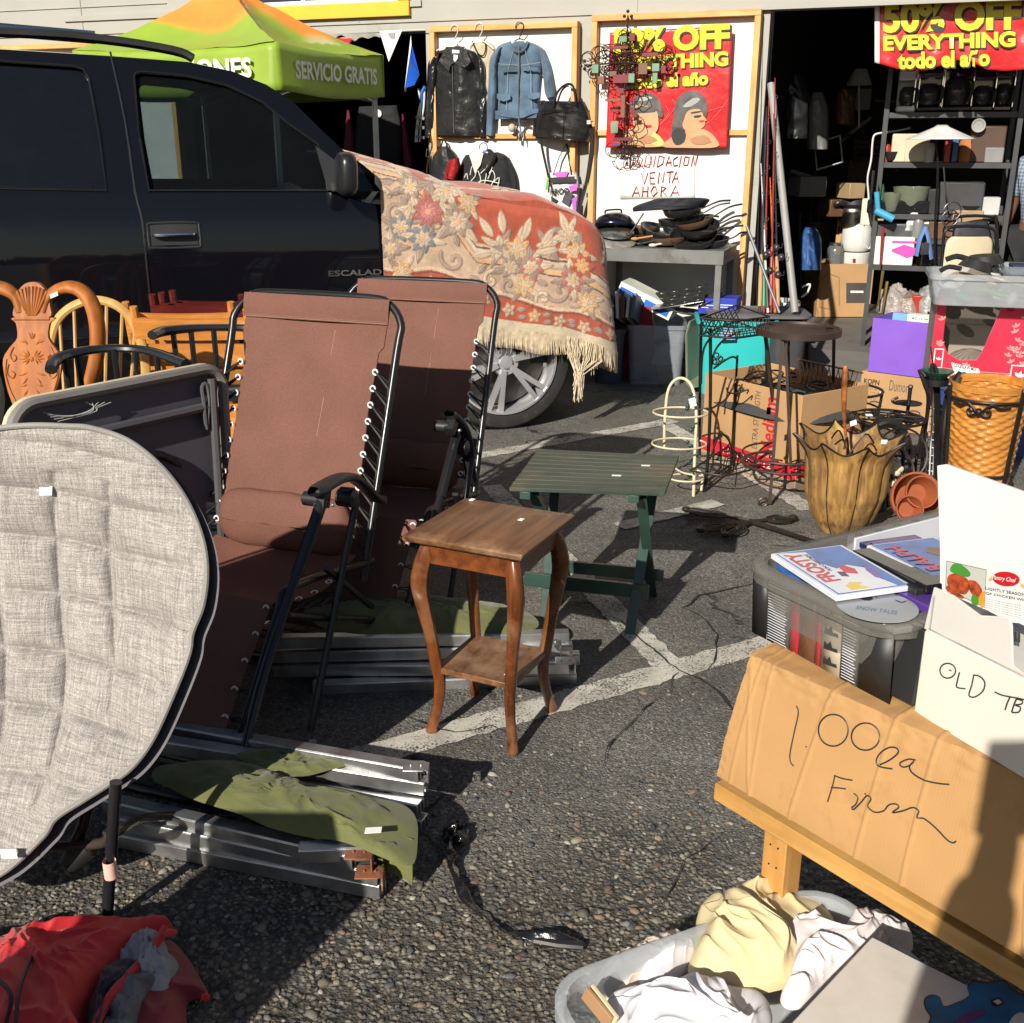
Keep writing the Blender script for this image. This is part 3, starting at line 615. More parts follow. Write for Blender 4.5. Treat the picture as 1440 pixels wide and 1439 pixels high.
# ---------- generic cloth and furniture shapes ----------
def fold(p,s,seed=0,amp=1):
    q=V((p[0]*s,p[1]*s,p[2]*s*.5+seed)); w_=noise.noise_vector(q*.45)*1.6; q=q+w_
    a=noise.noise(q*.8); b=noise.noise(V((q.x*1.9+7,q.y*1.2,q.z))); c=noise.noise(q*3.6)
    return amp*(a*1.1+math.exp(-abs(a)*9)*.55+math.exp(-abs(b)*10)*.38-.35+c*.12)
def heap(b,out,zb,h,seed=0,f=.02,fs=9,n=64,m=26,pw=.55,world=False,ctr=None,cfn=None):
    pts=[V(p) if world else P(p[0],p[1],z=zb) for p in out]; pts=spl(pts,8,True); c=sum(pts,V((0,0,0)))/len(pts) if ctr is None else V(ctr)
    def fn(u,v):
        k=u*len(pts); i=int(k)%len(pts); e=pts[i].lerp(pts[(i+1)%len(pts)],k-int(k)); r=v
        p=c.lerp(e,r); p.z=zb+h*max(0,1-r**2.4)**pw+fold(p,fs,seed,f)*(1-r**4)
        p.x+=noise.noise(p*fs*.7+V((seed,0,0)))*f*.8; p.y+=noise.noise(p*fs*.7+V((0,seed,9)))*f*.8
        return p
    return b.grid(fn,n,m,cfn=cfn)
def loft(b,L,R,PT,bulge=.03,off=0,nu=16,nv=40,fd=.006,fs=20,seed=0,fy=.35):
    """closed cloth body between a left and a right outline, PT(px,py,offset) gives world points"""
    L=spl([V((x,y,0)) for x,y in L],8); R=spl([V((x,y,0)) for x,y in R],8)
    def at(a,t): k=t*(len(a)-1); i=min(int(k),len(a)-2); return a[i].lerp(a[i+1],k-i)
    def fn(u,v):
        l=at(L,v); r=at(R,v); 
        if u<=.5: s=u*2; o=off+bulge*math.sin(PI*s)**.55+ (fd*fold(V((l.lerp(r,s).x*.01,l.lerp(r,s).y*.01*fy,0)),fs,seed) if 0<s<1 else 0)*math.sin(PI*s)**.5
        else: s=2-2*u; o=off-.0
        q=l.lerp(r,s); return PT(q.x,q.y,o)
    return b.grid(fn,nu*2,nv)
def rbox(b,c,d,rz=0,rot=None): return b.box(c,d,rot=rot,rz=rz)
def sticker(parent,ctr,x,y,n,w=.022,h=.014,name='price_sticker'):
    ctr=V(ctr);x=V(x).normalized()*w/2;y=V(y).normalized()*h/2;n=V(n).normalized()*.0012
    b=MB(); b.hexa([ctr-x-y,ctr+x-y,ctr+x+y,ctr-x+y,ctr-x-y+n,ctr+x-y+n,ctr+x+y+n,ctr-x+y+n]); return b.build(name,STK,parent)
STK=mat('sticker_paper',(.8,.8,.78),.6,var=.04,bst=0)
blk=mat('black_steel',(.012,.012,.014),.28,var=.2,bst=.1,bs=300); alu=mat('aluminium',(.52,.53,.53),.38,.9,var=.25,vs=12,bst=.2,bs=150,dirt=(.32,.31,.29),ds=9)
plb=mat('black_plastic',(.018,.018,.019),.42,var=.2,bst=.2,bs=400)
# ---------- saucer chair ----------
cush=weave('oat_grey_weave',(.41,.375,.335),(.215,.205,.205),s=1500,streak=330,bst=.5,mottle=.12)
T0=P(60,600,Y=2.25); B0=P(0,1230,Y=1.85); B0.x=T0.x=-1.09; up=(T0-B0).normalized(); rx=V((1,0,0)); nn=rx.cross(up).normalized(); nn=nn if nn.y<0 else -nn
sch=thing('saucer_chair','round grey quilted folding chair with black legs, nearest on the left','chair',(-1.09,2.0,0))
out=[(-20,606),(40,599),(95,600),(130,603),(180,620),(225,655),(260,700),(283,752),(291,800),(286,850),(271,890),(266,920),(245,975),(215,1040),(185,1080),(150,1105),(120,1124),(80,1150),(60,1178),(0,1230),(-80,1255),(-190,1215),(-270,1080),(-300,930),(-280,790),(-210,690),(-110,628)]
oc=spl([PL(x,y,T0,nn) for x,y in out],10,True); cc=PL(5,905,T0,nn)
def q_at(p): d=p-cc; return d.dot(rx),d.dot(up)
sx=[-.52,-.36,-.21,-.068,.065,.19,.31]; sy=[-.42,-.27,-.135,-.012,.115,.235,.335,.43]
def cushfn(u,v):
    k=u*len(oc); i=int(k)%len(oc); e=oc[i].lerp(oc[(i+1)%len(oc)],k-int(k)); p=cc.lerp(e,v); a,c=q_at(p)
    a2=a*(1+.0*c); c2=c+.10*max(0,a-.07)**1.2*3
    dx=min(abs(a2-s+.015*math.sin(c*9)) for s in sx); dy=min(abs(c2-s+.012*math.sin(a*8)) for s in sy); r=v
    if a>.2 or r>.80: dx=max(dx,.04)
    puff=(1-math.exp(-dx/.011))*(1-math.exp(-dy/.011))
    h=.024*puff+.010*noise.noise(p*9)+.012*(1-abs(noise.noise(V((p.x*6,p.z*14,3))))*2)*min(1,r*1.2)*(.3+.7*(a>.1))
    dish=-.16*(1-r*r)
    return p+nn*(dish+h*(1-r**14))
b=MB(); b.grid(cushfn,380,150); b.build('cushion',cush,sch,sharp=180)
from mathutils.bvhtree import BVHTree
ccv=BVHTree.FromPolygons([V(v) for v in b.v],b.f)
b=MB(); b.tube([p+nn*.004 for p in oc],.006,7,closed=True); b.build('piping',weave('piping_tape',(.30,.285,.26),(.22,.21,.20),s=2000),sch)
back=weave('backing_cloth',(.15,.145,.165),(.11,.105,.12),s=1500,mottle=.1)
b=MB(); b.grid(lambda u,v:(lambda e:cc.lerp(e,v)-nn*(.016+.20*(1-v*v))+rx*.022*v-up*.012*v)(oc[int(u*len(oc))%len(oc)]),len(oc),14); b.build('backing',back,sch,sharp=180)
b=MB(); b.tube([p-nn*.03-rx*.014 for p in oc[::4]],.006,8,closed=True); b.build('ring_frame',blk,sch)
lg=[(P(163,1100,Y=1.90),P(150,1300,z=.0)),(P(130,1110,Y=1.98),P(96,1208,Y=2.0))]
def ctube(n,pts,r,m,par,sm=0): b=MB(); b.tube(pts,r,10,sm=sm); return b.build(n,m,par)
ctube('leg',lg[0],.0125,blk,sch); ctube('leg',[P(132,1095,Y=2.02),P(118,1160,Y=2.0),P(92,1215,Y=1.98)],.014,blk,sch)
ctube('leg',[V((-1.5,2.05,.6)),V((-1.45,1.85,.0))],.0125,blk,sch); ctube('leg',[V((-1.05,2.2,.45)),V((-.95,2.5,0.01))],.0125,blk,sch); ctube('leg',[V((-1.3,2.2,.45)),V((-1.55,2.6,0.01))],.0125,blk,sch)
ctube('stretcher',[V((-1.5,2.0,.12)),P(100,1190,Y=1.98),P(160,1172,Y=1.95),P(210,1150,Y=2.1),P(330,1147,Y=2.25)],.011,mat('brown_tube',(.05,.035,.03),.3,bst=0),sch,sm=5)
b=MB(); b.lathe([(.016,0),(.022,.005),(.022,.07),(.016,.075)],P(96,1215,Y=1.98),14,Matrix.Rotation(.9,3,'Y')); b.build('joint',plb,sch)
b=MB(); p=P(155,1222,Y=1.875); b.lathe([(.0135,-.02),(.0135,.02)],p,12,cap=False); b.build('paper_tag',mat('pink_tag',(.7,.42,.36),.6,bst=0,dirt=(.8,.75,.7),ds=60),sch)
p=ccv.ray_cast(V((0,0,CH)),ray(66,691).normalized())[0]; sticker(sch,p+nn*.006,rx,up,nn,.028,.02,'price_sticker'); p=PL(22,1197,T0,nn); sticker(sch,p+nn*.03,rx,up-rx*.3,nn,.032,.018)
# ---------- grey folding table leaning ----------
a=P(8,580,Y=2.85); c=P(303,497,Y=3.42); xd=(c-a); xd.z=0; wdt=xd.length; xd.normalize(); yd=V((-xd.y,xd.x,0)); ud=(V((0,0,1))*.985+yd*.06+xd*.09).normalized(); HT=.87
ft=thing('folding_table','grey plastic folding table leaning on edge, its ribbed underside showing above the round cushion','table',a-V((0,0,a.z)))
base=V((a.x,a.y,.02))-yd*.06-xd*.075
def tp(x,y,o=0): return base+xd*x+ud*y+xd.cross(ud)*o
def rrect(x0,x1,y0,y1,r,n=6): return [ (cx+r*math.cos(t),cy+r*math.sin(t)) for cx,cy,a0 in ((x1-r,y0+r,-PI/2),(x1-r,y1-r,0),(x0+r,y1-r,PI/2),(x0+r,y0+r,PI)) for t in [a0+PI/2*i/n for i in range(n+1)]]
b=MB(); b.poly([tp(x,y) for x,y in rrect(0,wdt,0,HT,.07)],(xd.cross(ud))*-.012); b.build('tabletop',mat('table_underside',(.085,.08,.10),.5,bst=.2,bs=300,var=.08),ft)
b=MB(); b.tube([tp(x,y,.012) for x,y in rrect(0,wdt,0,HT,.07)],.019,8,closed=True,flat=.9); b.build('rim',mat('table_rim',(.19,.18,.165),.5,bst=.2,bs=200),ft)
b=MB(); b.tube([tp(x,y,-.010) for x,y in rrect(-.006,wdt+.006,-.006,HT+.006,.075)],.012,8,closed=True); b.build('edge_trim',mat('cream_plastic',(.62,.52,.34),.45,bst=0),ft)
g=mat('grey_tube',(.075,.075,.08),.4)
b=MB(); b.tube([tp(.05,HT-.115,.02),tp(wdt-.06,HT-.115,.02)],.015,8); b.build('crossbar',g,ft)
b=MB(); b.tube([tp(wdt-.055,HT-.03,.03),tp(wdt-.05,.06,.035)],.014,8); b.tube([tp(wdt-.09,HT-.05,.025),tp(wdt-.075,HT-.045,.03),tp(wdt-.07,HT-.10,.03),tp(wdt-.085,HT-.18,.03),tp(wdt-.09,HT-.10,.03)],.006,6,closed=True,sm=3); b.build('leg',g,ft)
b=MB(); 
for k in range(5): b.tube([tp(.09+.01*k,HT-.03-.008*k,.018),tp(.17+.02*k,HT-.055,.022),tp(.30-.02*k,HT-.04+.004*k,.018)],.0012,4,sm=4)
b.build('cable_tie',mat('pale_string',(.5,.5,.48),.6,bst=0),ft)
# ---------- carved chair ----------
oak=wood('carved_oak',(.44,.15,.03),(.25,.07,.012),.5,coat=.0,scale=5)
cv=thing('carved_chair','glossy brown dining chair with a carved shell crest and vase shaped back','chair',P(45,500,Y=3.75)*1)
cv.location.z=0; Yc=3.75
def F_(Y,tilt=0):
    return lambda x,y,o=0: P(x,y,Y=Y-o+tilt*(500-y))
PT=F_(Yc,.0006)
def slab(b,out,PT,th,o=0,sm=4,world_dir=V((0,1,0))):
    pts=spl([V((x,y,0)) for x,y in out],sm,True) if sm else [V((x,y,0)) for x,y in out]
    return b.poly([PT(p.x,p.y,o+th/2) for p in pts],world_dir*th)
b=MB(); slab(b,[(18,447),(75,447),(70,455),(68,475),(78,490),(86,505),(84,530),(74,560),(60,590),(30,590),(14,560),(6,530),(4,505),(14,488),(24,475),(22,455)],PT,.016,sm=3); sp=b.build('splat',oak,cv,bev=.003)
b=MB()
def rel(pts,r=.004): b.tube([PT(x,y,.010) for x,y in pts],r,5,sm=4)
def lf_(x,y,a,l,w,o=.010):   # carved leaf
    R=.001; p=[]
    for k in range(9): t=k/8; p.append((x+math.cos(a)*l*t,y-math.sin(a)*l*t))
    b.tube([PT(q[0],q[1],.006+.003*math.sin(PI*k/8)) for k,q in enumerate(p)],[.001,w*.7,w,w*.6,.0008],6)
for s in (-1,1):
    for a,l in ((1.2,13),(.75,15),(.3,17),(-.15,17),(-.6,15),(-1.05,13)): lf_(45+s*3,503,a if s>0 else PI-a,l,.004)
    for y,a,l in ((486,.9,12),(482,.2,14),(524,-.3,17),(530,-.9,16),(541,-.2,13),(548,-.9,13),(562,-1.1,12)): lf_(45+s*5,y,a if s>0 else PI-a,l,.0038)
    rel([(45+s*x,y) for x,y in ((26,488),(31,500),(26,508),(22,503),(26,499))],.0025); rel([(45+s*x,y) for x,y in ((33,512),(35,525),(28,532),(24,526),(29,522))],.0025); rel([(45+s*x,y) for x,y in ((36,505),(37,525),(31,548),(20,570))],.002)
for a in (1.57,1.15,2.0): lf_(45,478,a,12,.004)
b.ball(PT(45,506,.006),(.009,.006,.011),10); b.build('carving',oak,sp)
b=MB()
ar=[(60,440),(66,420),(80,408),(100,404),(118,412),(131,432),(137,462),(136,500),(128,535),(122,560),(116,640)]
for s in (-1,1):
    b.tube([PT(45+s*(x-45),y) for x,y in ar],[.018,.022,.027,.029,.030,.030,.029,.027,.024,.024],10,sm=5,flat=.7)
b.build('back_frame',oak,cv,sharp=60)
b=MB(); slab(b,[(22,447),(20,430),(24,412),(34,400),(45,397),(56,400),(66,412),(70,430),(68,447)],PT,.02)
for k in range(9):
    t=(k-4)/4; b.tube([PT(45+5*t,444,.010),PT(45+15*t,425,.017),PT(45+21*t,403+7*t*t,.012)],[.003,.006,.006],6,sm=4)
b.tube([PT(20,449,.006),PT(70,449,.006)],.006,6); b.build('shell_crest',oak,cv)
b=MB(); b.box(V((cv.location.x,Yc-.22,.46)),(.48,.44,.05)); b.build('seat',mat('seat_cloth',(.3,.24,.15),.9),cv,bev=.02)
for sx_ in (-1,1):
    for sy_ in (0,1):
        x=cv.location.x+sx_*.2; y=Yc-.42*sy_; b=MB(); b.tube([V((x,y,.45)),V((x+sx_*.015,y-.015,.3)),V((x,y,.12)),V((x+sx_*.02,y-.01,0))],[.024,.022,.015,.02],8,sm=4); b.build('leg',oak,cv)
for s in (-1,1): b=MB(); b.bar(PT(45+s*71,640),V((cv.location.x+s*.2,Yc,.44)),.03,.03); b.build('rear_post',oak,cv)
sticker(cv,PT(76,415,.024),V((1,0,.4)),V((0,-.2,1)),V((0,-1,.2)),.03,.015)
# ---------- pale windsor chair ----------
mpl=wood('pale_maple',(.58,.36,.13),(.46,.26,.075),.4,coat=.1)
ws=thing('hoop_back_chair','pale wooden hoop back chair with thin spindles behind the carved one','chair',P(136,500,Y=4.35)); ws.location.z=0
PT=F_(4.35,.0005); hoop=[(66,620),(68,540),(70,490),(80,452),(104,430),(136,422),(168,432),(190,458),(202,495),(206,540),(208,620)]
b=MB(); b.tube([PT(*p) for p in hoop],.019,8,sm=5,flat=.8); b.build('back_hoop',mpl,ws)
for x,y in ((84,452),(104,434),(150,428),(172,440),(190,462)):
    b=MB(); b.tube([PT(x,y),PT(x*.8+27,620)],[.007,.009,.007],6); b.build('spindle',mpl,ws)
b=MB(); c=PT(137,622); b.lathe([(.16,-.02),(.22,-.005),(.22,.012),(.15,.014)],V((c.x,4.13,c.z)),28); b.build('seat',mpl,ws)
for sx_ in (-1,1):
    for sy_ in (-1,1):
        b=MB(); b.tube([V((c.x+sx_*.13,4.13+sy_*.12,c.z)),V((c.x+sx_*.2,4.13+sy_*.19,0))],[.012,.018,.014,.016,.01],8,sm=6); b.build('leg',mpl,ws)
# ---------- folding wooden chairs ----------
ora=wood('orange_beech',(.60,.25,.06),(.46,.165,.03),.38,axis=0,coat=.1); drd=wood('dark_red_wood',(.13,.018,.014),(.08,.01,.01),.3,axis=0,coat=.4); gpost=wood('shaded_beech',(.5,.27,.1),(.4,.2,.06),.4)
def fchair(lab,wood_,x0,x1,yt,Y,grp,dx=0,slats=3):
    o=thing('folding_chair',lab,'chair',P((x0+x1)/2,yt,Y=Y),grp); o.location.z=0; PT=F_(Y,.0009)
    hh=(P(x0,yt,Y=Y).z); k=Y*.95/CF+ .0003
    def q(x,dz,o_=0): p=PT(x,yt,o_); return V((p.x,p.y+dz*.18,p.z-dz))
    b=MB(); b.grid(lambda u,v:(lambda x,s:q(x,.085*v+.006*math.sin(PI*u),-.02*math.sin(PI*u)+(.009 if s else -.009)))(x0+(x1-x0)*u,1),14,3); b.build('top_rail',wood_,o,solid=.018)
    for i in range(1,slats):
        b=MB(); b.grid(lambda u,v:q(x0+8+(x1-x0-16)*u,.11*i+.09*v,-.02*math.sin(PI*u)),10,2); b.build('back_slat',wood_,o,solid=.014)
    for x in (x0+4,x1-4):
        b=MB(); b.tube([q(x,-.045,0),q(x,-.01,0),q(x,.5),V((q(x,.5).x,q(x,.5).y+.05,0))],[.016,.016,.014,.013],8); b.build('leg',wood_,o)
        b=MB(); p=q(x,.45); b.bar(p+V((.012,0,0)),V((p.x+.02,p.y-.28,0)),.018,.03); b.build('leg',wood_,o)
    b=MB(); p=q((x0+x1)/2,.46); b.box(p+V((0,-.03,-.1)),((x1-x0-14)*k,.02,.34)); b.build('seat',wood_,o)
    return o
G1='orange wooden folding chairs stacked by the black car'; G2='dark red wooden folding chairs stacked by the black car'
fchair('orange wooden folding chair, front one of its stack beside the black car',ora,186,352,447,4.30,G1,slats=4)
fchair('orange wooden folding chair squeezed second in the stack, its rounded post ends showing',ora,175,330,440,4.45,G1)
fchair('dark red folding chair with its post tip nearest the orange stack',drd,212,345,429,4.62,G2)
fchair('dark red folding chair in the middle of the three dark red ones',drd,225,355,426,4.72,G2)
fchair('dark red folding chair farthest back, touching the black car door',drd,240,368,423,4.82,G2)
# ---------- black arm chairs ----------
bw=mat('black_lacquer',(.014,.014,.015),.22,coat=.6,bst=0)
def armch(lab,arc,Y,sp,grp):
    c=P(sum(p[0] for p in arc)/len(arc),arc[0][1],Y=Y); o=thing('arm_chair',lab,'chair',(c.x,Y+.15,0),grp)
    b=MB(); pts=[P(x,y,Y=Y+d) for x,y,d in arc]; b.tube(pts,[.02,.022,.017,.017,.02],9,sm=6,flat=.8); b.build('arm_rail',bw,o)
    z0=pts[0].z-.22
    for x,y,d in sp:
        p=P(x,y,Y=Y+d); b=MB(); b.tube([p,V((p.x*.97+c.x*.03,p.y,z0))],[.010,.014,.010],7); b.build('spindle',bw,o)
    b=MB(); b.lathe([(.2,-.02),(.24,0),(.22,.015)],V((c.x,Y+.15,z0)),24); b.build('seat',bw,o)
    for k in range(4):
        a=PI/4+k*PI/2; b=MB(); b.tube([V((c.x+.15*math.cos(a),Y+.15+.15*math.sin(a),z0)),V((c.x+.2*math.cos(a),Y+.15+.2*math.sin(a),0))],[.014,.02,.012],8,sm=3); b.build('leg',bw,o)
G3='black lacquered arm chairs between the wooden chairs'
armch('black arm chair whose curved rail crosses in front of the orange chairs',[(214,472,-.05),(235,465,.02),(290,461,.08),(360,463,.1),(420,480,.0)],3.75,[(243,466,.03),(268,463,.06),(300,462,.08),(345,463,.1)],G3)
armch('black arm chair whose low rail runs between the carved chair and the leaning table',[(72,520,-.1),(84,503,0),(140,491,.1),(205,493,.1),(262,512,-.05)],3.45,[(90,503,0),(108,498,.06),(160,491,.1),(190,493,.1),(220,498,.06)],G3)
# ---------- zero gravity recliners ----------
brf=weave('brown_sling',(.20,.083,.056),(.10,.040,.028),s=2400,rough=.8,bst=.6,mottle=.16,sheen=0)
cordm=mat('black_cord',(.014,.014,.014),.6,bst=0); eye=mat('white_eyelet',(.75,.75,.75),.3,bst=0)
def recliner(lab,org,ang,arm_up,grp,seatrot=1):
    fr=Frame(org,ang)                      # x: across to the right in view, -y: forward
    o=thing('recliner',lab,'chair',org,grp,rz=fr.a)
    w=fr.w; W2=.255; WF2=.30
    tiltb=lambda z:(z-.40)*.42             # back leans away
    bk=lambda x,z,o_=0: w(x,tiltb(z)-o_,z)
    zb,zt=.40,1.10
    # back sling
    def bf(u,v):
        z=zb+(zt-zb)*v; x=(-1+2*u)*(W2-.02*(math.sin(PI*v)**.7)*(v<.8)); sag=.035*math.sin(PI*u)*math.sin(PI*min(1,v*1.02))
        return bk(x,z,-sag+.006*noise.noise(V((u*4,v*6,org[0]))))
    b=MB(); b.grid(bf,24,40); sl=b.build('back_sling',brf,o,sharp=180,solid=.004)
    b=MB(); b.grid(lambda u,v:bk((-1+2*u)*(W2+.006),zt-.075*v,.006+.016*math.sin(PI*.5*(1-v))),14,4); b.build('head_sleeve',brf,sl,sharp=180,solid=.004)
    st=MB()
    for dz in (.072,.067):
        st.tube([bk(x,zt-dz-.0,.010) for x in np.linspace(-W2,W2,8)],.0009,4)
    st.tube([bk(.07,zt-.1,-.012),bk(.055,zt-.3,-.030),bk(.05,zt-.42,-.03)],.0012,4); st.build('stitching',mat('thread',(.36,.2,.15),.8,bst=0),sl)
    # lumbar pillow
    def pf(u,v):
        a=2*PI*v; x=(-1+2*u)*(W2-.015); k=(1-abs(2*u-1)**6)**.4
        return w(x,-.045*k*math.cos(a)-.02+.03*noise.noise(V((u*3,v*2,4)))*.5+.03,.435+.095*k*math.sin(a)+.008*noise.noise(V((u*5,v*4,2))))
    b=MB(); b.grid(pf,26,22); b.build('lumbar_pillow',brf,o,sharp=180)
    # seat and leg sling
    def sf(u,v):
        x=(-1+2*u)*W2
        if v<.5: s=v*2; y=.0-.46*s; z=.36+.03*s-.05*math.sin(PI*s)-.02*math.sin(PI*u)
        else: s=(v-.5)*2; y=-.46-.05*math.sin(s*PI/2)-.24*s; z=.39-.30*s
        return w(x,y,z+.004*noise.noise(V((u*5,v*5,1))))
    b=MB(); b.grid(sf,20,44); b.build('seat_sling',brf,o,sharp=180,solid=.004)
    # frame of the back and the seat
    b=MB(); b.tube([bk(-WF2,.30),bk(-WF2,.6),bk(-WF2,.95),bk(-WF2,1.03),bk(-WF2+.05,1.085),bk(-.17,1.10),bk(.17,1.10),bk(WF2-.05,1.085),bk(WF2,1.03),bk(WF2,.95),bk(WF2,.6),bk(WF2,.30)],.0125,10,sm=4); b.build('back_frame',blk,o)
    for s in (-1,1):
        b=MB(); b.tube([w(s*WF2,.02,.34),w(s*WF2,-.42,.43),w(s*WF2,-.51,.38),w(s*WF2,-.72,.12),w(s*WF2*.9,-.755,.07),w(0,-.76,.065)],.0115,9,sm=4); b.build('seat_frame',blk,o)
        # cords and eyelets
        e=MB(); zz1=[]; zz2=[]
        for k in range(12):
            z=.42+.047*k*1.0; 
            if z>.93: continue
            p=bk(s*(W2-.012),z,.012); e=MB(); e.lathe([(.006,-.0015),(.0105,-.0015),(.0105,.0025),(.006,.0025)],p,12,Matrix.Rotation(fr.a,3,'Z')@Matrix.Rotation(PI/2,3,'X'),cap=False); e.build('eyelet',eye,o)
            q=bk(s*(WF2-.004),z-.045,.012); q2=bk(s*(WF2-.004),z+.012-.045,.006); zz1+=[q,p,q2]
        for k in range(9):
            v=.16+.09*k; p=sf(0 if s<0 else 1,v)
            p=V(p)-fr.x*s*.012; e=MB(); e.lathe([(.006,-.002),(.0105,-.002),(.0105,.002),(.006,.002)],p,12,Matrix.Rotation(fr.a,3,'Z')@Matrix.Rotation(PI/2 if v>.5 else .2,3,'X'),cap=False); e.build('eyelet',eye,o)
            q=w(s*WF2,fr.l(p).y+.02,fr.l(p).z-.02); zz2+=[q,p,q+V((0,0,.018))]
        for zz in (zz1,zz2): c=MB(); c.tube(zz,.0045,5); c.build('lacing',cordm,o)
    # legs: two crossing loops
    for s in (-1,1):
        X=s*(WF2+.035)
        b=MB(); b.tube([w(X,-.29,.66),w(X,-.62,.30),w(X,-.76,.09),w(X*.98,-.80,.03),w(X*.85,-.84,.0125),w(0,-.85,.0125)],.0125,9,sm=5); b.tube([w(X,-.295,.655),w(X,-.455,.48)],.0165,9); b.build('front_leg',blk,o)
        b=MB(); b.tube([w(X+s*.012,-.14,.60),w(X+s*.012,-.46,.02)],.0105,9); b.build('middle_leg',blk,o)
        b=MB(); b.tube([w(X-s*.01,-.50,.38),w(X-s*.01,.20,.06),w(X*.9,.26,.0125),w(0,.27,.0125)],.0115,9,sm=4); b.build('rear_leg',blk,o)
        b=MB(); b.bar(w(X-s*.006,-.30,.44),w(X-s*.006,-.05,.22),.02,.012); b.build('link',plb,o)
        # arm rest
        if arm_up: A=w(X,-.36,.745); dirv=(fr.y*.62+V((0,0,-.78))).normalized(); L=.40
        else: A=w(X,-.35,.675); dirv=(fr.y*.94+V((0,0,-.30))).normalized(); L=.42
        n_=dirv.cross(fr.x).normalized(); n_=n_ if n_.z>0 else -n_
        def af(u,v):
            a=2*PI*v; ww=.030*(1-.35*u)*(min(1,(u+.02)*14))**.4*(min(1,(1.02-u)*12))**.4; h=.016
            arch=.045*math.sin(PI*min(1,u*1.15))**1.2-.035*max(0,u-.5)
            return A+dirv*(L*u)+n_*(arch+h*math.sin(a)*(.6 if math.sin(a)<0 else 1))+fr.x*(ww*math.copysign(abs(math.cos(a))**.6,math.cos(a)))
        b=MB(); b.grid(af,26,20); ao=b.build('arm_rest',plb,o,sharp=60)
        R=Matrix.Rotation(fr.a,3,'Z')@Matrix.Rotation(PI/2,3,'Y')
        for t,h_,r_ in ((.12,-.03,.020),(.44,-.04,.026)):
            b=MB(); c0=A+dirv*(L*t)+n_*(h_+.03*math.sin(PI*t)); b.lathe([(r_*.6,-.03),(r_,-.024),(r_,.024),(r_*.6,.03)],c0-fr.x*(.03 if t<.3 else 0),14,R)
            b.bar(c0-n_*.02,c0+n_*.03,.03,.035,up=dirv); b.build('pivot',plb,ao)
        b=MB(); b.ball(A+dirv*L*.13+n_*-.028+fr.x*s*.032,.006,8); b.build('bolt',mat('zinc',(.6,.6,.6),.35,1),ao)
    return o
r1=recliner('brown sling recliner with black frame between the grey cushion chair and the small wooden table',(-.715,3.20,0),-21,False,'brown sling recliners with black frames')
r2=recliner('brown sling recliner behind, its arm rest raised, a fringed shadow on its back',(-.42,3.90,0),-17,True,'brown sling recliners with black frames')
r2.scale=(1,1,.965)
p=P(440,1046,Y=2.55); sticker(r1,p,V((1,0,0)),V((0,0,1)),V((0,-1,0)),.02,.026)
# ---------- folded camp cots ----------
canv=weave('olive_canvas',(.135,.145,.045),(.09,.10,.03),s=2200,bst=.3,mottle=.2); rust=mat('rusty_plate',(.26,.10,.05),.75,.2,var=.4,vs=30,bst=.5,bs=200,dirt=(.45,.36,.3),ds=25,dlo=.58)
GC='folded camp cots lying in bundles on the asphalt'
def ubar(b,a,c,w=.034,h=.034): # open channel bar
    a=V(a);c=V(c); b.bar(a,c,w,.004); b.bar(a-V((0,0,h/2)),c-V((0,0,h/2)),.004,h); d=(c-a).normalized().cross(V((0,0,1))); b.bar(a+d*w*.5-V((0,0,h/2)),c+d*w*.5-V((0,0,h/2)),.004,h); b.bar(a-d*w*.5-V((0,0,h/2)),c-d*w*.5-V((0,0,h/2)),.004,h)
def cot(lab,bars,canvas,plate,loc):
    o=thing('folded_cot',lab,'camp cot',loc,GC)
    for a,c in bars:
        b=MB(); ubar(b,P(a[0],a[1],z=a[2]),P(c[0],c[1],z=c[2])); b.build('bar',alu,o,bev=.002)
    for out,z,h,seed in canvas:
        b=MB(); heap(b,out,z,h,seed,.013,15,n=120,m=30,pw=.9); b.build('canvas',canv,o,sharp=180)
    for x,y,z,s,m_ in plate:
        b=MB(); p=P(x,y,z=z); b.poly([p+V((s*q*.05,r*.045,0)) for q,r in ((-.6,-.5),(.35,-.5),(.6,-.3),(.6,.3),(.35,.5),(-.6,.5))],V((0,0,.004))); b.poly([p+V((s*.03,-.022,-.03)),p+V((s*.03,.022,-.03)),p+V((s*.03,.022,.001)),p+V((s*.03,-.022,.001))],V((s*-.004,0,0)))
        for q in (-.012,.012): b.ball(p+V((q,0,.005)),.0035,8)
        b.build('end_plate',m_,o,bev=.0015)
    return o
cot('folded cot with bare aluminium bars and a rounded end plate, under the front recliner legs',
  [((200,1010,.13),(592,1078,.16)),((180,1030,.13),(600,1097,.125)),((230,1050,.075),(592,1128,.085)),((260,1070,.04),(598,1150,.045))],
  [([(330,1062),(420,1050),(520,1062),(470,1082),(400,1092)],.13,.012,3)],[(585,1079,.172,1,alu)],P(400,1080,z=0))
cot('folded cot with olive canvas spilling over rusty brown end plates, nearest the camera',
  [((150,1120,.09),(500,1200,.105)),((170,1145,.07),(535,1222,.072)),((150,1165,.035),(538,1240,.04)),((420,1190,.12),(520,1185,.12))],
  [([(230,1075),(330,1070),(430,1100),(500,1118),(578,1140),(582,1205),(560,1214),(500,1190),(400,1170),(290,1130),(220,1100)],.128,.035,8)],
  [(505,1201,.112,1,rust),(520,1228,.078,1,rust)],P(400,1170,z=0))
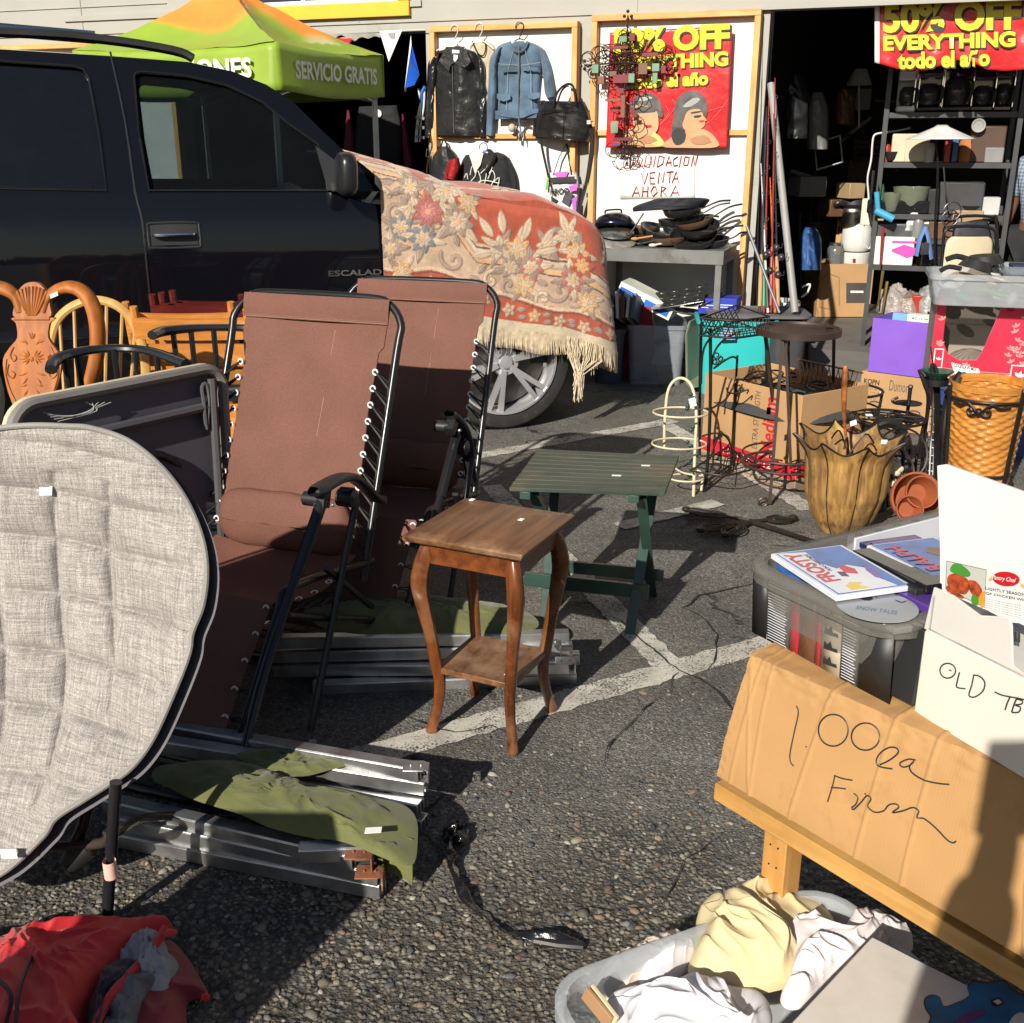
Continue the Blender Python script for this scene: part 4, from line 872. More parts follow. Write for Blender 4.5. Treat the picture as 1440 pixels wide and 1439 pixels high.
# hanging corner of the canvas
cn=[o for o in C.objects if o.name.startswith('folded_cot')][-1]
b=MB(); b.grid(lambda u,v:P(500+80*u,1150+30*u+(45+20*u)*v,z=.135-.10*v-.01*math.sin(u*9)*v),10,8); b.build('canvas_flap',canv,cn,sharp=180,solid=.003)
sticker(cn,P(525,1168,z=.172),V((1,.1,0)),V((0,1,0)),V((0,0,1)),.035,.02)
cot('folded cot lying under the recliners, its pale bar ends beside the green table',
  [((385,895,.15),(800,888,.15)),((380,915,.10),(805,905,.12)),((385,935,.06),(800,930,.08)),((440,960,.03),(810,945,.03)),((500,930,.03),(815,918,.06))],
  [([(430,858),(560,838),(700,850),(752,868),(745,888),(620,892),(480,890)],.15,.04,5)],[(775,905,.17,1,alu),(795,930,.10,1,alu)],P(600,930,z=0))
# ---------- small wooden table ----------
wal=wood('worn_walnut',(.21,.095,.04),(.085,.036,.016),.4,axis=0,scale=6,coat=.1,wear=(.34,.22,.14)); wall_=wood('walnut_leg',(.19,.058,.017),(.075,.022,.008),.28,axis=2,scale=6,coat=.3,wear=(.25,.13,.07))
tfr=Frame((-.055,2.727,0),64.3); st=thing('side_table','small brown wooden table with curved legs, a lower shelf and two price stickers','table',tfr.o,rz=tfr.a)
TZ=.597; TS=.172
def slabz(b,h,z0,z1,e=0,e1=None):
    e1=h if e1 is None else e1; return b.hexa([tfr.w(x*h,y*h,z0) for x,y in ((-1,-1),(1,-1),(1,1),(-1,1))]+[tfr.w(x*e1,y*e1,z1) for x,y in ((-1,-1),(1,-1),(1,1),(-1,1))])
b=MB(); slabz(b,TS-.012,TZ-.024,TZ-.016,e1=TS-.004); slabz(b,TS-.004,TZ-.0158,TZ-.004,e1=TS); slabz(b,TS,TZ-.0038,TZ,e1=TS-.008); b.build('tabletop',wal,st,bev=.002)
for k in range(4):
    R=Matrix.Rotation(k*PI/2+tfr.a,3,'Z'); b=MB(); b.box(V(tfr.o)+R@V((0,TS-.042,TZ-.055)),(2*TS-.09,.016,.058),rot=R); b.build('apron',wood('walnut_apron',(.20,.062,.018),(.09,.026,.009),.28,axis=0,scale=6,coat=.3),st,bev=.002)
prof=[(.02,.56,.019),(.035,.52,.022),(.047,.46,.023),(.040,.40,.020),(.020,.30,.016),(.006,.21,.0165),(-.002,.16,.0155),(.002,.10,.014),(.014,.05,.0135),(.024,.015,.016),(.022,0,.013)]
for k in range(4):
    a=tfr.a+PI/4+k*PI/2; d=V((math.cos(a),math.sin(a),0)); b=MB(); R0=.155
    pts=spl([V(tfr.o)+d*(R0+q)+V((0,0,z)) for q,z,r in prof],5); rr=np.interp(np.linspace(0,1,len(pts)),np.linspace(0,1,len(prof)),[p[2] for p in prof])
    vs=[];s2=d.cross(V((0,0,1)))
    for p,r in zip(pts,rr):
        for ca,sa in ((1,.25),(.6,.75),(-.6,.95),(-1,.6),(-1,-.6),(-.6,-.95),(.6,-.75),(1,-.25)): vs.append(p+d*ca*r*1.0+s2*sa*r*1.0)
    n=8;m_=len(pts); b.add(vs,[(i*n+j,i*n+(j+1)%n,(i+1)*n+(j+1)%n,(i+1)*n+j) for i in range(m_-1) for j in range(n)]+[tuple(range(n)),tuple((m_-1)*n+j for j in range(n))]); b.build('leg',wall_,st,sharp=50)
b=MB(); slabz(b,.118,.185,.203); b.build('shelf',wal,st,bev=.003)
for x,y,z in ((664,703,TZ),(733,731,TZ),(714,948,.203)): sticker(st,P(x,y,z=z+.0006),tfr.x,tfr.y,V((0,0,1)),.018,.014)
# ---------- green slat table ----------
grn=wood('worn_green_paint',(.075,.092,.07),(.035,.055,.042),.5,axis=0,scale=5,coat=0,wear=(.13,.10,.07)); grl=mat('green_leg_paint',(.03,.065,.05),.4,var=.3,coat=.3)
c4=[P(*p,z=.51) for p in ((716,686),(935,693),(955,641),(757,631))]; gt=thing('slat_table','dark green folding table with a worn slatted top and crossed legs','table',((c4[0]+c4[2])/2)-V((0,0,.51)))
def gq(u,v,z=.51): p=(c4[0].lerp(c4[1],u)).lerp(c4[3].lerp(c4[2],u),v); p.z=z; return p
for k in range(10):
    v0=k/10+.006; v1=(k+1)/10-.007; b=MB(); b.hexa([gq(0,v0,.497),gq(1,v0,.497),gq(1,v1,.497),gq(0,v1,.497),gq(0,v0,.51),gq(1,v0,.51),gq(1,v1,.51),gq(0,v1,.51)]); b.build('slat',grn,gt,bev=.0015)
for u in (.10,.80):
    b=MB(); b.bar(gq(u,.01,.483),gq(u,.99,.483),.035,.026); b.build('batten',grl,gt,bev=.002)
fr_=P(885,893,z=0); bk_=P(917,838,z=0); fl_=P(766,868,z=0); bl_=P(800,822,z=0)
for a,c,u,v in ((fr_,None,.86,.85),(bk_,None,.84,.12),(fl_,None,.16,.85),(bl_,None,.14,.12)):
    b=MB(); b.bar(a,gq(u,v,.475),.018,.034,up=(1,0,0)); b.build('leg',grl,gt,bev=.0015)
b=MB(); e=.12; b.bar(fl_.lerp(gq(.16,.85,.47),.26)+V((-.08,-.012,0)),fr_.lerp(gq(.86,.85,.47),.26)+V((.04,-.012,0)),.016,.05); b.build('stretcher',grl,gt,bev=.0015)
b=MB(); b.bar(bl_.lerp(gq(.14,.12,.47),.22)+V((-.03,.012,0)),bk_.lerp(gq(.84,.12,.47),.22)+V((.05,.012,0)),.016,.045); b.build('stretcher',grl,gt,bev=.0015)
b=MB(); 
for p in (fr_,fl_): b.ball(p.lerp(gq(.86 if p is fr_ else .16,.85,.475),.62)+V((-.002,-.012,0)),.006,8)
b.build('bolt',mat('zinc',(.6,.6,.6),.35,1),gt)
for x,y in ((867,669),(908,655)): sticker(gt,P(x,y,z=.5106),c4[1]-c4[0],c4[3]-c4[0],V((0,0,1)),.03,.012)
# ---------- strap ----------
sm_=mat('shiny_black_tape',(.010,.010,.011),.16,coat=.6,bst=.6,bs=120,bd=.003)
sp_=[(630,1172,.03),(640,1168,.04),(634,1185,.02),(636,1205,.012),(634,1222,.02),(645,1245,.012),(662,1275,.015),(690,1298,.01),(712,1313,.012),(735,1318,.012),(760,1322,.015),(795,1325,.015),(820,1329,.012)]
so_=thing('plastic_strap','strip of shiny black plastic tape lying twisted on the asphalt','strap',P(690,1300,z=0))
b=MB(); pts=spl([P(x,y,z=z) for x,y,z in sp_],8)
def rib(u,v):
    k=u*(len(pts)-1); i=min(int(k),len(pts)-2); p=pts[i].lerp(pts[i+1],k-i); d=(pts[i+1]-pts[i]).normalized(); s=d.cross(V((0,0,1))).normalized(); tw=.9*math.sin(u*13)+(1.2 if u<.15 else 0); wv=.009+.004*math.sin(u*31)+(.004 if u>.75 else 0)
    return p+(s*math.cos(tw)+V((0,0,1))*math.sin(tw))*(v-.5)*2*wv+V((0,0,.004*noise.noise(p*60)+.004))
b.grid(rib,110,5); b.build('tape',sm_,so_,solid=.0015,sharp=60)
b=MB(); heap(b,[(622,1176),(632,1160),(648,1162),(660,1178),(645,1190)],.012,.02,4,.02,60,n=26,m=8); b.build('crumpled_end',sm_,so_)
b=MB(); b.tube([P(752,1321,z=.012),P(785,1327,z=.014),P(820,1330,z=.012)],.011,8,flat=.7); b.build('heat_shrunk_end',plb,so_)
# ---------- red sack ----------
redf=weave('red_nylon',(.56,.012,.018),(.45,.008,.012),s=2600,rough=.6,bst=.35,mottle=.12); drf=weave('deep_red_nylon',(.26,.02,.025),(.2,.015,.02),s=2600,rough=.6)
rs_=thing('red_sack','bright red drawstring sack open at its end, lying in the near left corner','sack',P(80,1430,z=0))
b=MB(); heap(b,[(-140,1360),(-20,1345),(70,1330),(150,1318),(232,1306),(215,1340),(180,1375),(150,1410),(128,1470),(110,1600),(-100,1640),(-200,1500)],.02,.12,2,.030,12,n=200,m=80); b.build('cloth',redf,rs_,sharp=180,smooth=3)
b=MB(); dk=[(233,1306),(212,1338),(182,1372),(152,1408),(132,1450),(120,1500)]
b.tube([P(x,y,z=.10-.004*i) for i,(x,y) in enumerate(dk)],[.010,.008,.011,.008,.010],8,sm=8)
for i in range(0):
    t=i/26*4.9; k=int(t); x=dk[k][0]+(dk[k+1][0]-dk[k][0])*(t-k); y=dk[k][1]+(dk[k+1][1]-dk[k][1])*(t-k); p=P(x,y,z=.105-.004*t); b.tube([p,p+V((-.022,-.004,.006)),p+V((-.05-.02*(i%3),-.008+.004*(i%2),-.002))],[.006,.004,.001],5)
b.build('gathered_hem',redf,rs_)
b=MB(); heap(b,[(180,1360),(235,1325),(262,1345),(285,1385),(292,1405),(262,1415),(258,1480),(200,1560),(120,1560),(130,1440)],.01,.05,6,.018,9,n=90,m=30); b.build('lining',drf,rs_,sharp=180)
b=MB(); b.tube([P(-5,1375,z=.16),P(15,1400,z=.165),P(8,1440,z=.15)],.004,6,sm=4); b.tube([P(45,1345,z=.14),P(28,1390,z=.16),P(22,1440,z=.16)],.0035,6,sm=4); b.build('drawstring',cordm,rs_)
b=MB(); b.ball(P(289,1402,z=.045),(.009,.006,.008),8); b.ball(P(240,1312,z=.11),(.014,.010,.006),8); b.build('cord_lock',redf,rs_)
tn=thing('grey_tent_cloth','crumpled light grey and navy tent cloth spilling out of the red sack','cloth',P(200,1400,z=0.02))
b=MB(); heap(b,[(165,1352),(205,1322),(232,1330),(250,1372),(232,1400),(195,1400),(170,1378)],.05,.055,5,.022,24,n=100,m=24); b.build('light_grey_cloth',weave('light_grey_nylon',(.30,.32,.36),(.25,.27,.31),s=2600,rough=.5,bst=.3),tn,sharp=180)
b=MB(); heap(b,[(185,1385),(252,1378),(240,1400),(205,1420),(195,1470),(135,1500),(135,1430),(150,1405)],.03,.065,11,.026,22,n=100,m=24); b.build('grey_cloth',weave('mid_grey_nylon',(.13,.14,.155),(.10,.11,.125),s=2600,rough=.5,bst=.3),tn,sharp=180)
b=MB(); heap(b,[(150,1370),(200,1355),(195,1385),(150,1420),(138,1470),(120,1500),(126,1420)],.05,.05,14,.02,24,n=80,m=18); b.build('navy_cloth',weave('navy_nylon',(.018,.02,.035),(.014,.015,.028),s=2600,rough=.5),tn,sharp=180)
# ---------- canopy ----------
tA=P(386,58,Y=7.0); tB=P(539,79,Y=8.1); zt_=tA.z; dAB=(tB-tA); dAB.z=0; Lab=dAB.length; dAB.normalize(); dAC=V((-dAB.y,dAB.x,0)); Lac=1.62
ten=thing('pop_up_canopy','green and orange pop up canopy with white lettering behind the black car','canopy',V((tA.x,tA.y,0)))
TA=V((tA.x,tA.y,zt_)); TB=TA+dAB*Lab; TC=TA+dAC*Lac; TD=TB+dAC*Lac; AP=TA+dAB*Lab*.5+dAC*Lac*.5+V((0,0,.44))
def tcol(p):
    h=(p.z-zt_)/.44; n=noise.noise(p*2.2)*.35; k=max(0,min(1,(h-.34+n)*7)); g=V((.24,.36,.035)); o_=V((.68,.24,.04)); c=g.lerp(o_,k)
    s=noise.noise(p*1.3+V((4,2,1))); 
    if s>.34 and h>.12: c=c.lerp(V((.62,.58,.33)),min(1,(s-.34)*8))
    return tuple(c)
b=MB(); cols=[]
for a,c in ((TA,TB),(TC,TA),(TB,TD),(TD,TC)):
    def f(u,v,a=a,c=c):
        e=a.lerp(c,u); p=e.lerp(AP,v); p.z-=.10*math.sin(PI*v)*(.4+.6*math.sin(PI*u)) ; p.z-=.03*math.sin(PI*u)*(1-v); p.z+=.01*noise.noise(p*7); return p
    b.grid(f,30,30,cfn=lambda u,v,f=f:tcol(f(u,v)))
b.build('roof',mat('canopy_print',attr='Col',rough=.5,var=.06,bs=30,bst=.3,bd=.004,coat=.15),ten,sharp=50)
gv=mat('canopy_green',(.24,.36,.035),.5,var=.08,bs=20,bst=.3,bd=.004); wt_=mat('print_white',(.72,.74,.66),.5,bst=0)
for a,c in ((TA,TB),(TC,TA),(TB,TD),(TD,TC)):
    d=(c-a).normalized(); n_=V((d.y,-d.x,0)); b=MB(); b.grid(lambda u,v:a.lerp(c,u)-V((0,0,.27*v+.03*math.sin(PI*u)))+n_*(.02*math.sin(u*9)*v+.012*math.sin(u*5)),24,6); b.build('valance',gv,ten,solid=.003)
d=(TB-TA); text('SERVICIO GRATIS',TA+d*.13-V((0,0,.20))-dAC*.026,d*.76,V((0,0,.105)),wt_,ten,bold=.03)
d=(TC-TA); p=P(285,107,Y=7.25); q=P(356,105,Y=7.08); text('IONES',V((0,0,1))*0+TA+dAC*.62-V((0,0,.20))-dAB*.03,-dAC*.46,V((0,0,.115)),wt_,ten,bold=.03)
b=MB(); b.grid(lambda u,v:TA.lerp(TB,u).lerp(TC.lerp(TD,u),v)-V((0,0,.29)),3,3); 
CT=(TA+TD)/2
TA_,TB_,TC_,TD_=[q.lerp(CT,.07) for q in (TA,TB,TC,TD)]
for q in (TA_,TB_,TC_,TD_):
    b=MB(); b.box(V((q.x,q.y,zt_/2)),(.03,.03,zt_),rz=.5); b.build('leg',mat('pale_tube',(.5,.5,.48),.4,.5,bst=0),ten)
b=MB(); 
for q,r_ in ((TA_,TB_),(TA_,TC_),(TB_,TD_),(TC_,TD_)): b.tube([q-V((0,0,.05)),r_-V((0,0,.3))],.01,6); b.tube([q-V((0,0,.3)),r_-V((0,0,.05))],.01,6)
b.build('scissor_frame',mat('pale_tube',(.5,.5,.48),.4,.5,bst=0),ten)
# ---------- bunting in the storefront ----------
bu=thing('bunting','string of red, white and blue pennants hanging in the dark storefront','bunting',W(530,60,.05))
b=MB(); b.tube([W(430,50,.03),W(500,54,.04),W(560,44,.04),W(600,42,.04)],.004,5,sm=4); b.build('string',mat('pale_string',(.5,.5,.48),.6,bst=0),bu)
def pen(pts,c,nm):
    b=MB(); b.poly([W(x,y,.05+.02*i) for i,(x,y) in enumerate(pts)],-WF.y*.004); b.build('pennant',c,bu)
pen([(470,54),(496,54),(486,70),(478,69)],mat('red_plastic_flag',(.55,.015,.02),.35),'')
pen([(534,44),(566,42),(547,87)],mat('white_plastic_flag',(.72,.72,.68),.35),''); pen([(578,70),(580,66),(590,105),(583,120),(570,124),(576,90)],mat('blue_plastic_flag',(.015,.12,.62),.35),''); pen([(578,50),(579,64),(571,130),(569,128)],mat('white_plastic_flag'),'')
b=MB(); b.grid(lambda u,v:W(455+100*u,48-2*u+(3+5*noise.noise(V((u*6,v,0))))*v*2.2,.06+.02*math.sin(u*14)),24,3); b.build('awning_strip',mat('grey_tarp',(.3,.29,.26),.6),bu,solid=.004)
# ---------- clothing in the storefront ----------
def garment(name,lab,cat,pieces,m,grp=None,PT=W,at=None,bulge=.05,off=.02,fd=.012,fs=14,seed=0,parts=None):
    c=at or PT(sum(p[0] for p in pieces[0][0])/len(pieces[0][0]),pieces[0][0][0][1],off)
    o=thing(name,lab,cat,c,grp)
    for i,pc in enumerate(pieces):
        b=MB(); loft(b,pc[0],pc[1],PT,pc[3] if len(pc)>3 else bulge,pc[4] if len(pc)>4 else off,fd=fd,fs=fs,seed=seed+i*3); b.build(pc[2],m,o,sharp=180)
    return o
cb=mat('black_cotton',(.016,.016,.018),.85); mar=mat('maroon_cotton',(.14,.01,.035),.8)
def WI(d): return lambda x,y,o=0: W(x,y,o-d)
GS='dark shirts hanging inside the storefront'
garment('hanging_shirt','black shirt with a small white badge hanging under the green canopy','shirt',[([(505,150),(500,190),(500,250)],[(560,148),(566,190),(564,250)],'body')],cb,GS,WI(.35))
o1=[o for o in C.objects if o.name=='hanging_shirt'][0]; b=MB(); b.lathe([(.02,0),(.028,.002),(.03,.006)],W(532,160,-.27),14,WF and Matrix.Rotation(WF.a,3,'Z')@Matrix.Rotation(PI/2,3,'X')); b.build('badge',mat('print_white'),o1)
garment('hanging_shirt','maroon long sleeve shirt hanging at the edge of the storefront','shirt',[([(565,160),(566,200),(570,250)],[(568,162),(577,205),(582,250)],'sleeve')],mar,GS,WI(.28))
garment('hanging_shirt','dark red shirt with a round emblem seen just right of the windscreen','shirt',[([(488,155),(484,200),(482,240)],[(492,155),(500,200),(502,240)],'body')],mar,GS,WI(.45))
sh=thing('hanging_straps','white and blue straps with buckles hanging at the storefront edge','straps',W(590,150,.05))
b=MB(); 
for x0,x1,ph in ((588,592,0),(594,590,2),(600,596,4)): b.tube([W(x0+4*math.sin(ph),125,.05),W(x1,150,.06),W(x1-4,175,.06),W(x1-6,200,.05)],.006,5,sm=5)
b.build('white_strap',mat('print_white'),sh)
b=MB(); b.tube([W(598,122,.05),W(592,135,.06),W(596,150,.05)],.014,6,sm=4); b.build('blue_strap',mat('blue_cloth',(.03,.12,.4),.7),sh)
for y in (165,178,192): b=MB(); b.bar(W(585,y,.07),W(597,y+2,.07),.01,.02); b.build('buckle',mat('zinc',(.6,.6,.6),.35,1),sh)
# ---------- hangers and clothing on the left board ----------
def hanger(lab,x,y,w,m,h=20):
    o=thing('coat_hanger',lab,'hanger',W(x,y,.1),'hangers on the pine rail'); b=MB(); 
    b.tube([W(x-6,y+4,.10),W(x-5,y-2,.105),W(x,y-5,.105),W(x+5,y-1,.10),W(x+4,y+7,.09),W(x,y+h-4,.07),W(x,y+h,.07)],.0035,6,sm=4)
    b.tube([W(x-w,y+h+12,.06),W(x-4,y+h,.07),W(x+4,y+h,.07),W(x+w,y+h+12,.06)],.004,6,sm=3); b.build('hook_wire',m,o); return o
wp=mat('white_hanger',(.7,.7,.7),.35,bst=0)
hanger('white hanger holding the black leather jacket',639,40,26,wp); hanger('white hanger holding the cream top, between the two jackets',674,37,20,wp); hanger('black hanger holding the denim jacket',731,36,26,plb)
lea=mat('black_leather',(.020,.020,.021),.27,var=.3,vs=9,bs=16,bst=.9,bd=.012,coat=.15)
lj=garment('leather_jacket','black leather zip jacket hung at the left end of the board','jacket',[
 ([(627,68),(611,78),(606,110),(606,150),(604,190)],[(652,68),(673,76),(676,110),(678,150),(680,192)],'body',.085,.03),
 ([(612,76),(602,90),(600,130),(597,170),(598,194)],[(622,74),(616,95),(614,130),(612,165),(610,194)],'sleeve',.07,.04),
 ([(664,74),(668,95),(670,130),(670,165),(672,192)],[(673,76),(682,92),(684,130),(685,165),(682,194)],'sleeve',.07,.04)],lea,fd=.028,fs=9,seed=3)
def decal(out,m,par,name,off,th=.003,PT=W,sm=0):
    pts=[V((x,y,0)) for x,y in out]; pts=spl(pts,sm,True) if sm else pts
    b=MB(); b.poly([PT(p.x,p.y,off) for p in pts],-WF.y*th); return b.build(name,m,par)
decal([(618,86),(628,66),(640,88),(634,92),(632,101),(624,92)],lea,lj,'collar',.125,.01); decal([(640,88),(655,68),(663,88),(655,95),(645,92)],lea,lj,'collar',.125,.01)
decal([(627,66),(654,66),(648,78),(640,92),(634,80)],mat('dark_lining',(.01,.01,.011),.6),lj,'lining',.118,.004); decal([(636,70),(646,71),(646,75),(636,75)],STK,lj,'neck_label',.124,.002); decal([(638,77),(644,78),(643,88),(634,88),(638,86)],STK,lj,'paper_tag',.124,.002)
b=MB(); b.tube([W(636,92,.122),W(637,130,.13),W(638,188,.126)],.003,5); b.build('zip',mat('zinc',(.6,.6,.6),.35,1),lj)
ct=garment('sleeveless_knit','cream knitted sleeveless top hanging between the jackets','top',[([(660,62),(659,90),(664,120),(668,150)],[(682,58),(697,66),(698,110),(698,150)],'body',.04,.02)],weave('cream_knit',(.55,.47,.33),(.42,.34,.22),s=600,mottle=.2),fd=.01)
b=MB(); b.tube([W(664,58,.06),W(672,75,.075),W(680,78,.075),W(683,66,.07),(W(681,57,.06))],.005,6,sm=4); b.build('neck_binding',cb,ct)
den=weave('washed_denim',(.115,.19,.27),(.055,.10,.16),s=2200,bst=.4,mottle=.55)
dj=garment('denim_jacket','washed blue denim jacket with a belted waist, right of the leather jacket','jacket',[
 ([(718,58),(698,68),(696,100),(698,140),(697,162)],[(742,58),(764,70),(763,100),(760,135),(758,160)],'body',.075,.03),
 ([(697,70),(688,85),(686,120),(683,160),(683,190)],[(706,66),(700,95),(700,125),(698,160),(695,192)],'sleeve',.07,.04),
 ([(758,70),(762,95),(764,110),(766,130),(769,138)],[(766,70),(774,90),(778,108),(781,125),(780,136)],'sleeve',.06,.04)],den,fd=.02,fs=13,seed=9)
decal([(697,156),(758,153),(758,166),(697,168)],den,dj,'waistband',.098,.012)
for a,c in (((706,99),(727,98)),((735,97),(756,95))): decal([a,c,(c[0],c[1]+3),(a[0],a[1]+3)],den,dj,'pocket_welt',.115,.004)
for a,c in (((699,132),(718,133)),((743,131),(759,130))): decal([a,c,(c[0],c[1]+7),((a[0]+c[0])/2,c[1]+10),(a[0],a[1]+7)],den,dj,'pocket_flap',.112,.004)
thd=mat('pale_thread',(.35,.4,.42),.8,bst=0); b=MB()
for pts in (((722,70),(714,100),(712,156)),((738,70),(746,100),(747,152)),((700,90),(729,92)),((733,92),(760,88))): b.tube([W(x,y,.112) for x,y in pts],.0015,4)
b.tube([W(x,y,.100) for x,y in ((698,158),(757,155))],.0015,4); b.build('stitching',thd,dj)
b=MB(); b.tube([W(730,64,.108),W(729,110,.118),W(729,162,.112)],.005,5); b.build('zip',mat('zinc'),dj)
decal([(719,58),(741,57),(736,68),(729,72),(722,68)],mat('print_white'),dj,'lining',.09,.004); b=MB(); b.tube([W(717,60,.09),W(722,70,.11),W(730,74,.115),W(738,69,.11),W(743,59,.09)],.008,6,sm=4); b.build('collar',den,dj)
b=MB(); b.tube([W(700,162,.11),W(730,166,.12),W(748,160,.12),W(760,158,.1)],.006,6,sm=3); b.tube([W(729,163,.115),W(731,178,.12),W(734,192,.11)],.006,6,sm=3); b.build('sash',den,dj)
# small things on the middle rail
o=thing('cap','small beige cap hanging below the denim jacket','cap',W(720,180,.1)); b=MB(); b.ball(W(720,180,.10),(.028,.03,.03),12); b.build('crown',mat('beige_cloth',(.42,.38,.27),.8),o); b=MB(); b.tube([W(728,196,.1),W(727,180,.11),W(734,170,.11),W(742,172,.1)],.01,6,sm=4,flat=.4); b.build('strap',cb,o)
b=MB(); b.tube([W(730,187,.1),W(729,198,.1)],.004,5); b.tube([W(735,187,.1),W(735,199,.1)],.004,5); b.build('tassel',mat('pale_string'),o)
# briefcase
bcx=mat('briefcase_leather',(.014,.013,.014),.22,var=.2,bs=40,bst=.35,bd=.004,coat=.35)
bf_=garment('leather_briefcase','glossy black leather briefcase bag hanging by its handles on the right stud','bag',[([(763,142),(756,155),(750,175),(749,192)],[(822,143),(829,160),(832,185),(828,200)],'body',.09,.10)],bcx,fd=.012,fs=8,seed=4)
b=MB(); b.tube([W(778,150,.20),W(784,130,.19),W(796,119,.14),W(806,122,.15),W(810,148,.20)],.008,8,sm=5); b.tube([W(783,148,.17),W(790,128,.15),W(800,121,.13),W(809,130,.14),W(812,146,.17)],.007,8,sm=5); b.build('handles',bcx,bf_)
b=MB(); b.tube([W(758,157,.195),W(790,156,.205),W(826,158,.195)],.003,5); b.tube([W(793,157,.205),W(791,195,.2)],.0025,5); b.build('seams',bcx,bf_)
b=MB(); b.tube([W(829,170,.16),W(832,200,.12),W(826,250,.10),W(816,290,.10),W(812,310,.09)],.014,6,sm=4,flat=.3); b.tube([W(760,195,.14),W(766,225,.1),W(778,270,.10),W(795,290,.10)],.011,6,sm=4,flat=.3); b.build('shoulder_strap',cb,bf_)
for q in (W(828,172,.19),W(818,262,.12)): b=MB(); b.box(q,(.025,.012,.025),rz=WF.a); b.build('buckle',mat('zinc'),bf_)
# tote bag
tb=garment('print_tote_bag','white tote bag printed in pink, green and black hanging under the briefcase','bag',[([(768,243),(766,262),(768,282),(774,296)],[(812,242),(815,262),(813,285),(810,310)],'body',.05,.06)],mat('tote_print',(.62,.6,.6),.5,var=.05,bs=20,bst=.3,bd=.004),seed=8)
for pts,c in (([(778,243),(800,241),(796,249),(784,250)],(.55,.12,.5)),([(769,252),(772,250),(770,268),(767,266)],(.15,.4,.06)),([(800,262),(812,258),(811,268),(802,270)],(.55,.12,.5)),([(774,250),(808,248),(808,256),(775,258)],(.02,.02,.02)),([(775,276),(785,282),(776,290)],(.02,.02,.02)),([(804,280),(811,276),(810,300),(806,296)],(.4,.1,.5)),([(796,268),(806,272),(800,290),(790,284)],(.05,.05,.06))):
    decal(pts,mat('print_%02d%02d%02d'%tuple(int(k*99) for k in c),c,.5,bst=0),tb,'print_patch',.122,.002)
text('KROQ',W(774,276,.124),W(800,274,.124)-W(774,276,.124),V((0,0,.05)),mat('print_ink',(.02,.02,.02),.6,bst=0),tb,bold=.03)
b=MB(); b.tube([W(778,246,.1),W(786,222,.08),W(796,202,.08)],.009,6,flat=.3); b.tube([W(804,246,.1),W(800,222,.08),W(797,202,.08)],.009,6,flat=.3); b.build('handles',cb,tb)
# backpack and hoodie
bp=garment('black_backpack','small black backpack with a red front pocket beside the hoodie','backpack',[([(618,206),(606,220),(603,240),(606,262)],[(630,206),(642,218),(647,240),(646,262)],'body',.10,.04)],mat('black_nylon',(.018,.018,.02),.55,bs=30,bst=.4,bd=.005),seed=5)
b=MB(); loft(b,[(631,225),(625,240),(624,250)],[(646,222),(646,238),(640,254)],W,.05,.12,fd=.004); b.build('front_pocket',mat('red_nylon_pocket',(.32,.012,.015),.5),bp,sharp=180)
b=MB(); b.tube([W(632,228,.185),W(628,240,.185),W(630,252,.17)],.003,5,sm=3); b.tube([W(620,208,.08),W(624,196,.08),W(630,208,.08)],.006,6,sm=4); b.build('zip_and_loop',cb,bp)
o=thing('leather_belt','tan leather belt hanging beside the backpack on the left stud','belt',W(600,210,.1)); b=MB(); b.tube([W(606,192,.1),W(607,206,.1),W(602,225,.1),W(600,250,.1)],.011,6,sm=4,flat=.25); b.build('strap',mat('tan_leather',(.42,.19,.06),.5),o); b=MB(); b.tube([W(600,210,.12),W(606,212,.12),W(605,222,.12),W(599,220,.12)],.003,5,closed=True); b.build('buckle',mat('zinc'),o)
hd_=garment('black_hoodie','black zip hoodie with white script lettering hung low on the board','hoodie',[([(655,218),(648,232),(646,262),(646,285)],[(700,214),(716,224),(722,262),(722,290)],'body',.08,.03),([(708,220),(716,250),(718,290)],[(716,222),(728,250),(730,290)],'sleeve',.06,.03)],cb,fd=.02,fs=10,seed=6)
decal([(660,218),(672,212),(680,216),(676,232),(668,244),(664,230)],mat('fleece_white',(.66,.62,.56),.95),hd_,'fleece_lining',.118,.004); hm=MB(); hm.tube([W(688,212,.1),W(694,220,.12),W(690,232,.13),W(684,242,.12)],.022,8,sm=4,flat=.6); hm.build('hood',cb,hd_)
b=MB()
for s in ([(661,246),(664,234),(670,236),(668,248),(662,256),(672,258)],[(672,240),(676,252),(672,262)],[(676,244),(684,238),(682,256),(678,262)],[(686,252),(692,240),(696,250),(690,262)],[(664,262),(680,254),(702,258)],[(684,236),(690,228),(692,236),(688,244)],[(653,250),(656,244),(658,252)],[(694,256),(702,250),(700,262)]): b.tube([W(x,y,.122) for x,y in s],.0032,5,sm=4)
b.build('script_lettering',mat('print_white'),hd_)
hanger('blue hanger holding the black hoodie',680,206,18,mat('blue_plastic',(.03,.07,.45),.35,bst=0),h=10)
